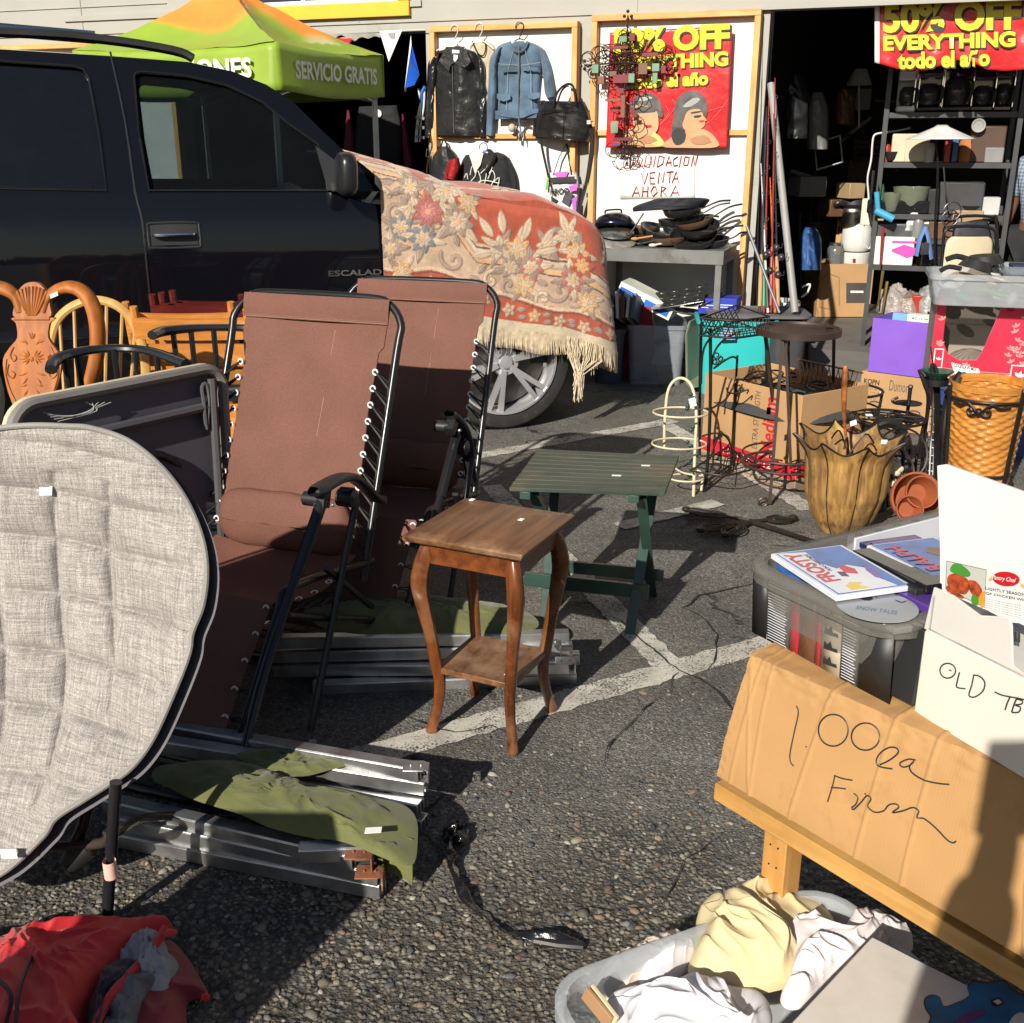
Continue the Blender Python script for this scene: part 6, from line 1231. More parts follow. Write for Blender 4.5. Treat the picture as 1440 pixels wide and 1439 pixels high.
for i,(a,c,m_,lab) in enumerate(rods):
    o=thing('fishing_rod',lab,'fishing rod',P(c[0],c[1],Y=7.0),Gr); b=MB(); b.tube([P(*a,Y=7.55-.03*i),P(*c,Y=7.05-.02*i)],[.003,.008],6); b.build('blank',m_,o)
    t=.72; p=P(*a,Y=7.55-.03*i).lerp(P(*c,Y=7.05-.02*i),t); q=P(*a,Y=7.55-.03*i).lerp(P(*c,Y=7.05-.02*i),.97); b=MB(); b.tube([p,p.lerp(q,.5),q],[.010,.014,.013],8); b.build('grip',[grp_,cork,redp,plb,cork,redp][i],o)
    b=MB(); b.ball(p+V((.02,-.03,0)),(.022,.03,.025),10); b.tube([p+V((.02,-.05,0)),p+V((.05,-.06,.0)),p+V((.05,-.06,.03))],.003,5); b.build('reel',dk2,o)
    b=MB(); 
    for k in range(5): c0=P(*a,Y=7.55-.03*i).lerp(P(*c,Y=7.05-.02*i),.08+.12*k); b.tube([c0+V((.008+.01*math.cos(q2),-.008,.01*math.sin(q2))) for q2 in np.linspace(0,6.28,9)[:-1]],.0015,4,closed=True)
    b.build('line_guides',stl,o)
tb_,_,_,_=tub('enamel_pot','white enamel stock pot with side handles inside the garage opening','pot',1096,1130,400,7.6,.26,0,mat('white_enamel',(.5,.5,.48),.3,dirt=(.3,.28,.25),ds=6),taper=.95,r=.13,z0=.25,h=.25)
b=MB(); b.tube([P(1128,404,Y=7.6),P(1139,400,Y=7.58),P(1135,412,Y=7.58),P(1127,418,Y=7.6)],.007,6,sm=4); b.build('handle',mat('white_plastic'),tb_)
tb_['label']='white enamel stock pot standing on a crate inside the garage opening'
o=thing('stool','low black stool under the enamel stock pot','stool',P(1113,440,Y=7.7)); b=MB(); c=P(1113,430,Y=7.73); b.box(V((c.x,7.73,.235)),(.3,.3,.028)); b.build('seat',dkm,o)
for sx_ in (-1,1):
    for sy_ in (-1,1): b=MB(); b.bar(V((c.x+sx_*.12,7.73+sy_*.12,.0)),V((c.x+sx_*.11,7.73+sy_*.11,.22)),.025,.025); b.build('leg',dkm,o)
# carton with dark label
c0=P(1147,447,z=.12); c1=P(1222,447,z=.12); dx=c1-c0; dy=V((-dx.y,dx.x,0)).normalized()*.5; zc=P(1180,372,Y=c0.y).z; YC=c0.y
hc=carton('cardboard_box','large brown carton with a dark rectangular label on the garage floor','box',[c0,c1,c1+dy,c0+dy],0.126,zc,kraft)
def fd(o,x0,y0,x1,y1,Y,m,name,dz=.003): b=MB(); p=[P(x0,y1,Y=Y),P(x1,y1,Y=Y),P(x1,y0,Y=Y),P(x0,y0,Y=Y)]; b.poly(p,V((0,-dz,0))); return b.build(name,m,o)
fd(hc,1190,398,1222,426,c0.y-.001,mat('dark_label',(.07,.06,.055),.5),'dark_label'); b=MB()
fd(hc,1196,409,1214,412,c0.y-.005,mat('print_white'),'label_mark')
b=MB(); 
for s in ([(1152,395),(1165,385),(1180,390),(1180,430)],[(1152,395),(1152,432),(1172,436)]): b.tube([P(x,y,Y=c0.y-.002) for x,y in s],.003,4)
b.build('printed_outline',mat('card_print',(.25,.14,.06),.7,bst=0),hc)
# appliance on the carton
ap=thing('white_blender','white kitchen blender with a steel jug and black lid standing on the brown carton','blender',P(1200,372,Y=YC))
def lz(x,y,Y,prof,m,par,name,n=30,R=None): c=P(x,y,Y=Y); b=MB(); b.lathe(prof,c,n,R); return b.build(name,m,par)
zz=lambda y:P(1200,y,Y=YC+.16).z
cb_=P(1201,372,Y=YC+.16); bz=lambda y:zz(y)-cb_.z
b=MB(); b.lathe([(.12,.002),(.125,.01),(.125,bz(355)),(.11,bz(354))],cb_,32); b.lathe([(.105,bz(353)),(.135,bz(345)),(.12,bz(322)),(.09,bz(312)),(.085,bz(308))],cb_,32); b.build('motor_base',mat('white_plastic'),ap)
b=MB(); b.lathe([(.11,bz(354.8)),(.11,bz(352.5))],cb_,32,cap=False); b.build('dark_band',plb,ap)
b=MB(); R=Matrix.Rotation(-.12,3,'Y'); b.lathe([(.05,bz(326)),(.09,bz(318)),(.135,bz(300)),(.14,bz(291))],cb_+V((-.05,0,0)),32,cap=False); b.build('steel_jug',mat('brushed_steel',(.6,.58,.54),.25,1,var=.1),ap,solid=.003)
b=MB(); b.lathe([(.15,bz(291)),(.16,bz(287)),(.14,bz(280)),(.05,bz(277))],cb_+V((-.05,0,0)),32); b.tube([cb_+V((-.12,-.1,bz(288))),cb_+V((-.22,-.12,bz(284))),cb_+V((-.24,-.1,bz(288)))],.02,8,sm=3); b.build('lid',plb,ap)
fd(ap,1199,364,1203,369,cb_.y-.13,redp,'switch')
o=thing('glass_jar','glass jar with a metal lid beside the white blender','jar',P(1173,372,Y=YC+.1)); c=P(1173,372,Y=YC+.1); b=MB(); b.lathe([(.07,.002),(.075,.02),(.07,.13),(.05,.16)],c,24); b.build('glass',clear('jar_glass',(.2,.22,.22),.5,.1),o); b=MB(); b.lathe([(.055,.161),(.055,.18)],c,24); b.build('lid',stl,o)
c=[P(x,372,Y=Y) for x,Y in ((1172,YC+.34),(1236,YC+.34),(1236,YC+.49),(1172,YC+.49))]; o=carton('cardboard_box','small brown carton standing behind the white blender','box',c,zc+.002,P(1200,305,Y=YC+.34).z,mat('tan_card',(.5,.3,.13),.8))
text('RA',P(1178,330,Y=YC+.335),V((.11,0,0)),V((0,0,.07)),ink,o,bold=.02); 
for x_,r_ in ((1222,.035),(1222,.02)): b=MB(); b.tube([P(x_,321,Y=YC+.335)+V((r_*math.cos(q),0,r_*math.sin(q))) for q in np.linspace(0,6.28,20)[:-1]],.004,4,closed=True); b.build('ring_print',ink,o)
hx=thing('hanging_charger','pale box hanging on a long white cable left of the shelf rack','charger',P(1221,298,Y=8.35)); b=MB(); b.box(P(1221,298,Y=8.35),(.10,.06,.19),rz=-.3); b.build('case',mat('ivory_plastic',(.58,.57,.46),.45),hx,bev=.006)
b=MB(); b.tube([P(x,y,Y=8.35) for x,y in ((1222,285),(1221,270),(1220,250),(1225,225),(1227,200),(1230,190),(1240,187),(1262,184),(1280,180))],.007,6,sm=4); b.tube([P(x,y,Y=8.35) for x,y in ((1218,312),(1213,325),(1214,340),(1222,350),(1226,340),(1232,330))],.005,6,sm=4); b.build('cable',mat('white_plastic'),hx)
# shelf rack
I0=len(C.objects); YR=8.05; rk=thing('shelf_rack','tall black metal shelf rack packed with small appliances in the garage','shelf',P(1325,440,Y=YR)); rk.location.z=0
sz=[P(1300,y,Y=YR).z for y in (158,228,300,334,372,440)]; xl=P(1232,300,Y=YR).x; xr=P(1414,300,Y=YR).x
for x in (xl,xr):
    for y in (YR,YR+.5): b=MB(); b.box(V((x,y,1.05)),(.035,.035,2.1)); b.build('post',mat('rack_paint',(.045,.047,.05),.45),rk)
for z in sz: b=MB(); b.box(V(((xl+xr)/2,YR+.25,z-.02)),(xr-xl-.036,.5,.035)); b.build('shelf_board',mat('rack_paint'),rk)
def on(lab,name,cat,x,shelf,w,h,m,d=.2,shape='box',dy=.02,grp=None,bev=.01):
    z=sz[shelf]-.0015; c=P(x,200,Y=YR+dy); o=thing(name,lab,cat,(c.x,YR+dy+d/2,z),grp); b=MB()
    if shape=='box': b.box(V((c.x,YR+dy+d/2,z+h/2)),(w,d,h)); b.build('body',m,o,bev=bev)
    elif shape=='cyl': b.lathe([(w*.45,0),(w/2,.01),(w/2,h*.7),(w*.42,h*.9),(w*.3,h)],V((c.x,YR+dy+w/2,z)),24); b.build('body',m,o)
    elif shape=='bowl': b.lathe([(w*.2,0),(w*.35,.02),(w*.5,h),(w*.47,h),(w*.33,.03)],V((c.x,YR+dy+w/2,z)),28,cap=False); b.build('body',m,o,solid=.003)
    return o
Gc='coffee makers on the top shelf of the rack'; glk=mat('gloss_black',(.01,.01,.012),.12,coat=.6,bst=0)
def coffee(lab,x,w,h,m):
    c=P(x,200,Y=YR+.03); z=sz[0]; o=thing('coffee_maker',lab,'coffee maker',(c.x,YR+.15,z),Gc)
    b=MB(); b.box(V((c.x,YR+.15,z+.02)),(w,.24,.04)); b.box(V((c.x,YR+.22,z+h/2+.01)),(w,.1,h-.06)); b.box(V((c.x,YR+.15,z+h-.03)),(w,.24,.07)); b.build('housing',m,o,bev=.012)
    b=MB(); b.lathe([(w*.32,.045),(w*.4,.08),(w*.4,h*.5),(w*.25,h*.62)],V((c.x,YR+.09,z)),22); b.build('glass_jug',clear('jug_glass',(.05,.05,.05),.6,.05),o)
    b=MB(); b.tube([V((c.x+w*.3,YR+.02,z+h*.55)),V((c.x+w*.45,YR-.02,z+h*.5)),V((c.x+w*.42,YR-.02,z+h*.22)),V((c.x+w*.3,YR+.02,z+h*.2))],.01,6,sm=3); b.build('jug_handle',plb,o)
    b=MB()
    for s in ((-1,1) if w>.18 else (1,)): b.box(V((c.x+s*w*.49,YR+.028,z+h/2)),(.005,.006,h*.8))
    b.build('chrome_strip',chrome,o)
coffee('white topped coffee maker, leftmost on the top shelf',1268,.14,.27,mat('white_plastic')); coffee('black coffee maker with chrome edges under the banner, second from the left',1297,.19,.30,glk); coffee('tallest black coffee maker, under the dip of the banner',1336,.20,.37,glk); coffee('small black coffee maker, right of the tallest one',1372,.15,.27,glk); coffee('last black coffee maker at the right end of the top shelf',1400,.12,.29,glk)
on('cream picture frame box on the second shelf','cream_box','box',1264,1,.10,.19,mat('cream_card',(.55,.47,.33),.6)); on('wide cream box on the second shelf','cream_box','box',1290,1,.16,.19,mat('cream_card'))
ls=thing('lamp_shade','wide flat white metal lamp shade on a pole before the rack','lamp',P(1337,190,Y=YR-.15)); b=MB(); b.lathe([(.03,.09),(.05,.075),(.20,.01),(.22,0)],P(1337,196,Y=YR-.2),36,cap=False); b.build('shade',mat('white_plastic'),ls,solid=.003); b=MB(); b.tube([P(1330,196,Y=YR-.2),P(1333,240,Y=YR-.2),P(1328,330,Y=YR-.2),P(1330,440,Y=YR-.2)],.008,6,sm=3); b.build('pole',blk,ls)
o=thing('round_clock','small round glass faced clock near the right of the second shelf','clock',P(1378,177,Y=YR-.03)); b=MB(); b.lathe([(.001,.0),(.03,.0),(.032,.006),(.045,.008),(.045,-.02)],P(1378,177,Y=YR-.03),24,Matrix.Rotation(PI/2,3,'X'),cap=False); b.build('case',mat('pale_grey_paint'),o)
on('dark wooden box under the clock','wooden_box','box',1388,1,.22,.24,mat('dark_wood_box',(.07,.035,.02),.5)); on('orange furry toy lying on the second shelf','soft_toy','toy',1362,1,.13,.16,mat('orange_fur',(.4,.15,.05),.9),shape='cyl')
on('flat black video player on the third shelf','video_player','player',1272,2,.42,.09,glk,d=.3); on('black box on the video player shelf, right side','black_box','box',1360,2,.3,.22,dkm)
for i,(lab,x,w) in enumerate((('clear glass bowl at the left of the third shelf',1264,.14),('large greenish glass bowl in the middle of the third shelf',1292,.26))): on(lab,'glass_bowl','bowl',x,2,w,.14+.04*i,clear('green_glass',(.25,.28,.2),.5,.08),shape='bowl',dy=-.01,grp='glass bowls on the rack')
bt=thing('blue_power_tool','sky blue tool with a rubber grip hanging at the rack post','tool',P(1248,302,Y=YR-.1)); b=MB(); b.tube([P(1238,296,Y=YR-.1),P(1262,308,Y=YR-.1)],.028,10); b.tube([P(1240,270,Y=YR-.1),P(1242,300,Y=YR-.1)],.018,8); b.build('body',mat('sky_blue_plastic',(.05,.30,.5),.4),bt)
on('grey scanner with a black top on the fourth shelf','scanner','scanner',1280,3,.40,.10,mat('dark_steel'),d=.3)
o=thing('clothes_iron','white clothes iron standing on the fourth shelf','iron',P(1280,322,Y=YR)); c=P(1281,326,Y=YR+.02); b=MB(); b.poly([c+V((-.06,0,0)),c+V((.06,0,0)),c+V((.03,0,.14)),c+V((0,0,.19)),c+V((-.02,0,.14))],V((0,.06,0))); b.build('body',mat('white_plastic'),o,bev=.01)
pb=on('white box with a pink plate pictured on it','pink_print_box','box',1275,4,.27,.20,mat('print_white'),dy=-.01); c=P(1275,352,Y=YR-.012)
b=MB(); b.poly([c+V((x*.1,0,z*.05)) for x,z in ((-1,.2),(-.2,.9),(.9,.3),(1,-.1),(.1,-1),(-1,-.1))],V((0,-.002,0))); b.build('pink_picture',mat('pink_print',(.62,.06,.35),.5,bst=0),pb)
fd(pb,1256,338,1294,341,YR-.012,mat('pink_print'),'pink_stripe')
bs=thing('blue_strap','pale blue padded strap hanging below the pink print box','strap',P(1303,335,Y=YR-.1)); b=MB()
b.tube([P(1308,318,Y=YR-.1),P(1302,335,Y=YR-.12),P(1296,358,Y=YR-.1)],.022,8,flat=.4,sm=3); b.tube([P(1309,318,Y=YR-.1),P(1314,335,Y=YR-.12),P(1316,362,Y=YR-.1)],.02,8,flat=.4,sm=3); b.build('webbing',mat('pale_blue_cloth',(.10,.19,.42),.7),bs)
b=MB(); b.box(P(1310,348,Y=YR-.14),(.05,.02,.08)); b.build('buckle',plb,bs)
on('black handbag on the fifth shelf by the blue strap','handbag','bag',1330,4,.16,.2,mat('black_leather')); on('black speaker box at the right end of the fifth shelf','speaker','speaker',1392,4,.22,.3,dkm)
for i,(lab,x,w,h,c) in enumerate((('crumpled clear plastic wrap on the lowest shelf, left',1250,.24,.2,(.35,.31,.28)),('brown plastic wrapped bundle on the lowest shelf, middle',1270,.2,.15,(.24,.19,.16)),('grey plastic wrapped dishes on the lowest shelf, right',1298,.2,.2,(.3,.31,.3)))):
    cc_=P(x,440,Y=YR+.1); o=thing('wrapped_bundle',lab,'bundle',(cc_.x,YR+.12,sz[5]),'wrapped bundles low on the rack'); b=MB(); heap(b,[V((cc_.x+w/2*math.cos(a),YR+.1+.14*math.sin(a),sz[5])) for a in np.linspace(0,6.28,9)[:-1]],sz[5],h,i*3,.045,16,n=46,m=16,world=True,pw=.4); b.build('wrap',mat('wrap_%d'%i,c,.25,var=.5,vs=18,bs=50,bst=.8,bd=.01),o)
# utensils hanging on the rack post
Gh='small tools hanging from the rack post'
for i,(x0,y0,x1,y1,c) in enumerate(((1246,320,1243,372,'r'),(1238,260,1236,300,'k'),(1232,240,1229,285,'k'),(1246,380,1240,430,'g'),(1252,395,1246,440,'g'))):
    lab=['red handled screwdriver hanging on the rack post','black pliers hanging at mid height of the post','black cable loop hanging above the pliers','brass door handle hanging low on the post','second brass handle lower on the post'][i]
    o=thing('hanging_tool',lab,'tool',P(x0,y0,Y=YR-.06),Gh); b=MB(); b.tube([P(x0,y0,Y=YR-.06),P(x1,y1,Y=YR-.08)],[.012,.016,.006,.006],7); b.build('shaft',{'r':redp,'k':plb,'g':mat('brass',(.35,.25,.08),.35,.8)}[c],o)
# the rack stands square to the shop front
piv=V((xl,YR,0)); Rk=Matrix.Rotation(math.radians(-18),3,'Z')
for o in list(C.objects)[I0:]:
    if o.parent is None:
        d=o.location-piv; d.x*=.93; o.location=piv+Rk@d; o.rotation_euler.z+=math.radians(-18)
        if o.name=='shelf_rack': o.scale=(.93,1,1)
# ring hanger, chairs
for k,(x,y,r) in enumerate(((1339,297,.06),(1336,307,.055))):
    o=thing('metal_ring',['upper thin steel ring hanging before the rack','lower thin steel ring hanging before the rack'][k],'ring',P(x,y,Y=7.75)); b=MB(); b.tube([P(x,y,Y=7.75)+V((r*math.cos(q),0,r*math.sin(q))) for q in np.linspace(0,6.28,24)[:-1]],.005,6,closed=True); 
    if k==0: b.tube([P(1327,235,Y=7.75),P(1330,270,Y=7.75),P(1335,290,Y=7.75)],.005,5,sm=3)
    b.build('wire',dk2,o)
bc=thing('beige_chair','beige padded metal folding chair standing before the shelf rack','chair',P(1360,430,Y=7.55)); bc.location.z=0; bei=mat('beige_vinyl',(.55,.46,.32),.5); PT=at(7.55)
b=MB(); loft(b,[(1338,333),(1330,345),(1324,395)],[(1392,333),(1398,345),(1392,395)],PT,.03,fd=.001); b.build('backrest',bei,bc,sharp=180); c=P(1360,395,Y=7.4); b=MB(); b.box(V((c.x,7.33,.45)),(.38,.36,.05)); b.build('seat',bei,bc,bev=.02)
for s in (0,1):
    b=MB(); x0=(1322,1402)[s]; b.tube([P(x0,420,Y=7.58),P(x0+(4,-1)[s],345,Y=7.59),P(x0+(10,-6)[s],322,Y=7.59),P(1360,318,Y=7.59)],.011,8,sm=4); b.build('frame',blk,bc); 
    for y in (7.15,7.6): b=MB(); b.tube([V((c.x+(-.2,.2)[s],y,0)),V((c.x+(-.19,.19)[s],y*.5+3.7,.45))],.011,8); b.build('leg',blk,bc)
dc=thing('dark_folding_chair','dark grey metal folding chair behind the beige chair','chair',P(1365,400,Y=7.75)); dc.location.z=0; PT=at(7.75); b=MB(); loft(b,[(1345,312),(1340,340)],[(1390,312),(1396,340)],PT,.02,fd=0); b.build('backrest',dk2,dc,sharp=180); b=MB(); b.tube([P(1338,420,Y=7.77),P(1342,316,Y=7.77),P(1350,305,Y=7.77),P(1392,305,Y=7.77),P(1402,316,Y=7.77),P(1402,420,Y=7.77)],.011,8,sm=4); b.build('frame',blk,dc)
# deep clutter on the left
Gk='dark crates and frames deep in the garage'
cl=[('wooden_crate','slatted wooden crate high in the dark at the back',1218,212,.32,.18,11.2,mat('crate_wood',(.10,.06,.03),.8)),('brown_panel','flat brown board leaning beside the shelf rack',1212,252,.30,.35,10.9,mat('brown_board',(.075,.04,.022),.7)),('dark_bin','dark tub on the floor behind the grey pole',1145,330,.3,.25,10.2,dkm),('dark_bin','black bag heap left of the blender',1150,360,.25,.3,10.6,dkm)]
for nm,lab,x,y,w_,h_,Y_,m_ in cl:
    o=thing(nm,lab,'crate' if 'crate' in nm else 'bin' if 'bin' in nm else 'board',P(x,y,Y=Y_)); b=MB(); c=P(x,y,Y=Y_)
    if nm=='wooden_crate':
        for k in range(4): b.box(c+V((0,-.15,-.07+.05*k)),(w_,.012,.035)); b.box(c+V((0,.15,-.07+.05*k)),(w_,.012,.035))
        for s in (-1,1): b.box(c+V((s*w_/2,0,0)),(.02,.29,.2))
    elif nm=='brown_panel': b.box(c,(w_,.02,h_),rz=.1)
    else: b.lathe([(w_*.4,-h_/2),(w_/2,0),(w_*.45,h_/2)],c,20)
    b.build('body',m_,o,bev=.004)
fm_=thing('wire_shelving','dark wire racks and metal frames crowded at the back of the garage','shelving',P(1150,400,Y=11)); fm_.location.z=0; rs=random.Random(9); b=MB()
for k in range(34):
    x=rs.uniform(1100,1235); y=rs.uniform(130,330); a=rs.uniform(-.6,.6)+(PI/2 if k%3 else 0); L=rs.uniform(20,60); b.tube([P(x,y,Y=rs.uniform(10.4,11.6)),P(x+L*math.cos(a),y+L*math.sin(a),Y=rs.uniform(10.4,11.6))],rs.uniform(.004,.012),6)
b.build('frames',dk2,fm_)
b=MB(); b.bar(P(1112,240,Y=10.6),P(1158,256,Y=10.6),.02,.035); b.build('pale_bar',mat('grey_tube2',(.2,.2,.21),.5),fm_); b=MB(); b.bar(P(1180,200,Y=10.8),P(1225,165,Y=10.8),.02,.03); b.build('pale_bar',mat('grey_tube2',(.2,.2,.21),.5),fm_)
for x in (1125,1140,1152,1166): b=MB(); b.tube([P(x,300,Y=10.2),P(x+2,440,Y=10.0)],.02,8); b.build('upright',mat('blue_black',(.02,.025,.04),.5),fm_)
# ---------- objects on the asphalt, right half ----------
irn=mat('black_iron',(.022,.020,.019),.42,.4,var=.4,dirt=(.09,.05,.03),ds=20,dlo=.6); brn=mat('brown_iron',(.055,.036,.030),.45,.3,var=.25)
# moving box
cA=P(985,648,z=0); cB=P(1117,692,z=0); dAB_=(cB-cA); pr=V((-dAB_.y,dAB_.x,0)).normalized()*.46; HZ=.46
mb=carton('moving_box','open brown moving box printed with red and grey lettering, full of wire baskets','box',[cA,cB,cB+pr,cA+pr],.003,HZ,kraft,open_=True)
ux=dAB_.normalized(); nx=V((ux.y,-ux.x,0)); L=dAB_.length; Z=V((0,0,1)); mred=mat('print_red',(.50,.015,.03),.6,bst=0); mgr=mat('print_grey',(.12,.10,.085),.6,bst=0)
text('EXTRA STRENGTH',cA+ux*(L*.60)+Z*.15,Z*.28,-ux*.035,mgr,mb,bold=0,lift=.002); text('Medium',cA+ux*(L*.77)+Z*.14,Z*.28,-ux*.085,mred,mb,bold=.02,lift=.002)
for s_,base,dr,LL in ((0,cA,ux,L),(1,cB,pr.normalized(),.46)):
    n_=V((dr.y,-dr.x,0)); b=MB(); q=lambda t,z,o=.002:base+dr*t+Z*z+n_*o; b.hexa([q(.002,.065,.0005),q(LL-.002,.05 if not s_ else .06,.0005),q(LL-.002,.05 if not s_ else .06),q(.002,.065),q(.002,.135,.0005),q(LL-.002,.12,.0005),q(LL-.002,.12),q(.002,.135)]); b.build('red_band',mred,mb)
    b=MB(); b.hexa([q(.002,.012,.0005),q(LL-.002,.012,.0005),q(LL-.002,.012),q(.002,.012),q(.002,.05,.0005),q(LL-.002,.045,.0005),q(LL-.002,.045),q(.002,.05)]); b.build('grey_band',mat('band_grey',(.2,.17,.14),.6,bst=0),mb)
text('16" x 12" x 12"',cA+ux*.16+Z*.082,ux*.34-Z*.01,Z*.03,mat('print_white'),mb,lift=.004); text('EDGE CRUSH TEST  U/T FORCE LABEL',cA+ux*.08+Z*.022,ux*.48,Z*.015,whcard,mb,lift=.004); text('SUPPORT',cB+pr.normalized()*.06+Z*.075,pr.normalized()*.12,Z*.02,mat('print_white'),mb,lift=.004)
for p0_ in (.04,.24):
    b=MB(); dr=pr.normalized(); n_=V((dr.y,-dr.x,0)); o0=cB+dr*(p0_+.05)+Z*.15+n_*.003
    for k in ([(0,0),(.06,-.01),(.06,.07),(0,.09),(0,0)],[(0,.09),(.05,.11),(.1,.09),(.06,.07)],[(.06,-.01),(.1,.01),(.1,.09)]): b.tube([o0+dr*x+Z*z for x,z in k],.003,4)
    b.build('box_pictogram',mred,mb)
def cbx(s,t,z): return cA+ux*(L*s)+pr*t+Z*z
wbk=thing('wire_basket','copper coloured wire mesh baskets piled in the moving box','basket',cbx(.6,.6,.3)); b=MB()
for k in range(12):
    for sgn in (-1,1): b.tube([cbx(.40+.045*k,.92,.40),cbx(.40+.045*k+sgn*.05,.90,.52)],.003,4)
b.tube([cbx(.36,.9,.52),cbx(1.0,.88,.52)],.005,5); b.tube([cbx(.36,.93,.40),cbx(1.0,.9,.40)],.005,5); b.build('mesh',mat('copper_wire',(.42,.2,.09),.35,.8),wbk)
o=thing('iron_hooks','tangle of black iron hooks and coils inside the moving box','hooks',cbx(.4,.5,.35)); b=MB(); rs=random.Random(2)
for k in range(26):
    p=cbx(rs.uniform(.06,.95),rs.uniform(.15,.8),rs.uniform(.38,.45)); r=rs.uniform(.02,.06); a=rs.random()*6; tl=rs.uniform(-.5,.5); b.tube([p+V((r*math.cos(q),r*math.sin(q),r*tl*math.cos(q+a))) for q in np.linspace(a,a+rs.uniform(3,8),14)],.005,5)
b.build('coils',irn,o)
o=thing('grey_cloth','crumpled grey cloth at the bottom of the moving box','cloth',cbx(.5,.5,.3)); b=MB(); heap(b,[cbx(s,t,.30) for s,t in ((.05,.05),(.95,.05),(.95,.95),(.05,.95))],.32,.08,7,.03,9,n=40,m=10,world=True); b.build('fabric',mat('dark_grey_cloth',(.05,.05,.05),.9),o)
# corner plant stand
cs=thing('corner_plant_stand','tall black wire corner plant stand with a basket top, before the moving box','plant stand',P(990,692,z=0)); f0=P(990,690,z=0); zt_=P(1030,450,Y=4.95).z
TL=P(985,447,Y=4.80); TR=P(1082,447,Y=4.85); BKc=P(1036,434,Y=5.2)
def arc(z,k=1.0,n=14): c=BKc; a=[V((TL.x,TL.y,z)),V((TL.x*.6+TR.x*.4,TL.y-.07,z)),V((TR.x*.7+TL.x*.3,TR.y-.07,z)),V((TR.x,TR.y,z))]; c=V((c.x,c.y,z)); return [c+(p-c)*k for p in spl(a,5)]
b=MB()
for z in (zt_-.045,zt_+.03): b.tube(arc(z),.0045,6); b.tube([arc(z)[0],V((BKc.x,BKc.y,z)),arc(z)[-1]],.0045,6)
A0=arc(zt_-.04); A1=arc(zt_+.028)
for i in range(len(A0)-1): b.tube([A0[i],A1[i+1]],.0025,4); b.tube([A1[i],A0[i+1]],.0025,4)
for i in range(8): 
    t=i/8; p=arc(zt_-.04)[0].lerp(V((BKc.x,BKc.y,zt_-.04)),t); b.tube([p,V((p.x+.04,p.y,zt_+.03))],.0025,4); b.tube([V((p.x+.04,p.y,zt_-.04)),V((p.x,p.y,zt_+.03))],.0025,4)
for k in np.linspace(.15,.95,7): b.tube(arc(zt_-.045,k),.0022,4)
b.build('basket_top',irn,cs)
def tb_px(o,name,pts,r,m,sm=5,n=7): b=MB(); b.tube([P(x,y,Y=Y) for x,y,Y in pts],r,n,sm=sm); return b.build(name,m,o)
tb_px(cs,'leg',[(999,462,4.82),(999,560,4.84),(996,640,4.86),(991,692,4.87)],.008,irn); tb_px(cs,'leg',[(986,455,4.82),(984,560,5.05),(984,640,5.1)],.007,irn); tb_px(cs,'leg',[(1077,455,5.0),(1079,560,5.1),(1082,672,5.05)],.007,irn); tb_px(cs,'leg',[(1037,500,5.2),(1034,560,5.2),(1031,655,5.2)],.006,irn)
for pts in ([(999,540,4.83),(1003,500,4.84),(1018,478,4.86),(1042,466,4.9)],[(986,540,4.9),(990,490,4.85),(1012,463,4.82)],[(1037,530,5.1),(1022,560,5.05),(1000,575,4.85)],[(1037,505,5.15),(1030,502,5.1),(1018,508,5.0),(1010,514,4.9),(1004,518,4.85)],[(1000,640,4.86),(1012,612,4.9),(1024,618,4.95),(1032,640,5.1),(1033,655,5.15)]): tb_px(cs,'curved_brace',pts,.005,irn)
b=MB()
for cx_,cy_,r0 in ((1008,500,6),(1014,505,5),(1006,509,5)): b.tube([P(cx_+r0*math.cos(q)*math.exp(-q*.12),cy_+r0*math.sin(q)*math.exp(-q*.12),Y=4.84) for q in np.linspace(0,8,24)],.0035,5)
b.tube([P(x,y,Y=5.05) for x,y in ((1022,545),(1024,552),(1037,553),(1052,548),(1050,554))],.004,5,sm=3); b.build('scroll',irn,cs)
zl_=.13; b=MB(); b.tube(arc(zl_,1.05),.0045,6); b.tube([arc(zl_,1.05)[0],V((BKc.x,BKc.y,zl_)),arc(zl_,1.05)[-1]],.0045,6)
for k in np.linspace(.2,.9,5): b.tube(arc(zl_,k),.003,4)
b.tube([V((BKc.x,BKc.y,zl_)),arc(zl_)[5]],.003,4); b.tube([P(985,690,z=0.0)+V((0,0,.03)),P(1040,645,z=.02)],.005,5); b.build('lower_shelf',irn,cs)
# brown tray table
c=P(1123,463,Y=4.83); TR_=.186; tr=thing('tray_table','round brown metal tray table on thin tall legs with a ring near the ground','table',(c.x,c.y,0))
b=MB(); b.lathe([(.001,-.004),(TR_-.01,-.004),(TR_-.008,.006),(TR_,.006),(TR_,-.022),(TR_-.012,-.022),(.001,-.01)],c,56,cap=False); b.build('tray',brn,tr)
foot=[P(1082,712,z=0),P(1170,640,z=0),P(1098,668,z=0),P(1140,690,z=0)]
tops=[V((c.x-.10,c.y-.13,c.z-.02)),V((c.x+.165,c.y+.02,c.z-.02)),V((c.x-.13,c.y+.08,c.z-.02)),V((c.x-.05,c.y-.02,c.z-.02))]
for f,tq_ in zip(foot[:3],tops[:3]):
    b=MB(); b.bar(tq_,V((f.x,f.y,.012)),.014,.014); b.build('leg',brn,tr)
b=MB(); b.bar(V((c.x-.085,c.y-.12,c.z-.02)),V((foot[0].x+.09,foot[0].y+.03,.17)),.012,.012); b.bar(V((c.x-.07,c.y-.12,c.z-.02)),V((foot[2].x+.03,foot[2].y,.05)),.010,.010); b.build('inner_rod',brn,tr)
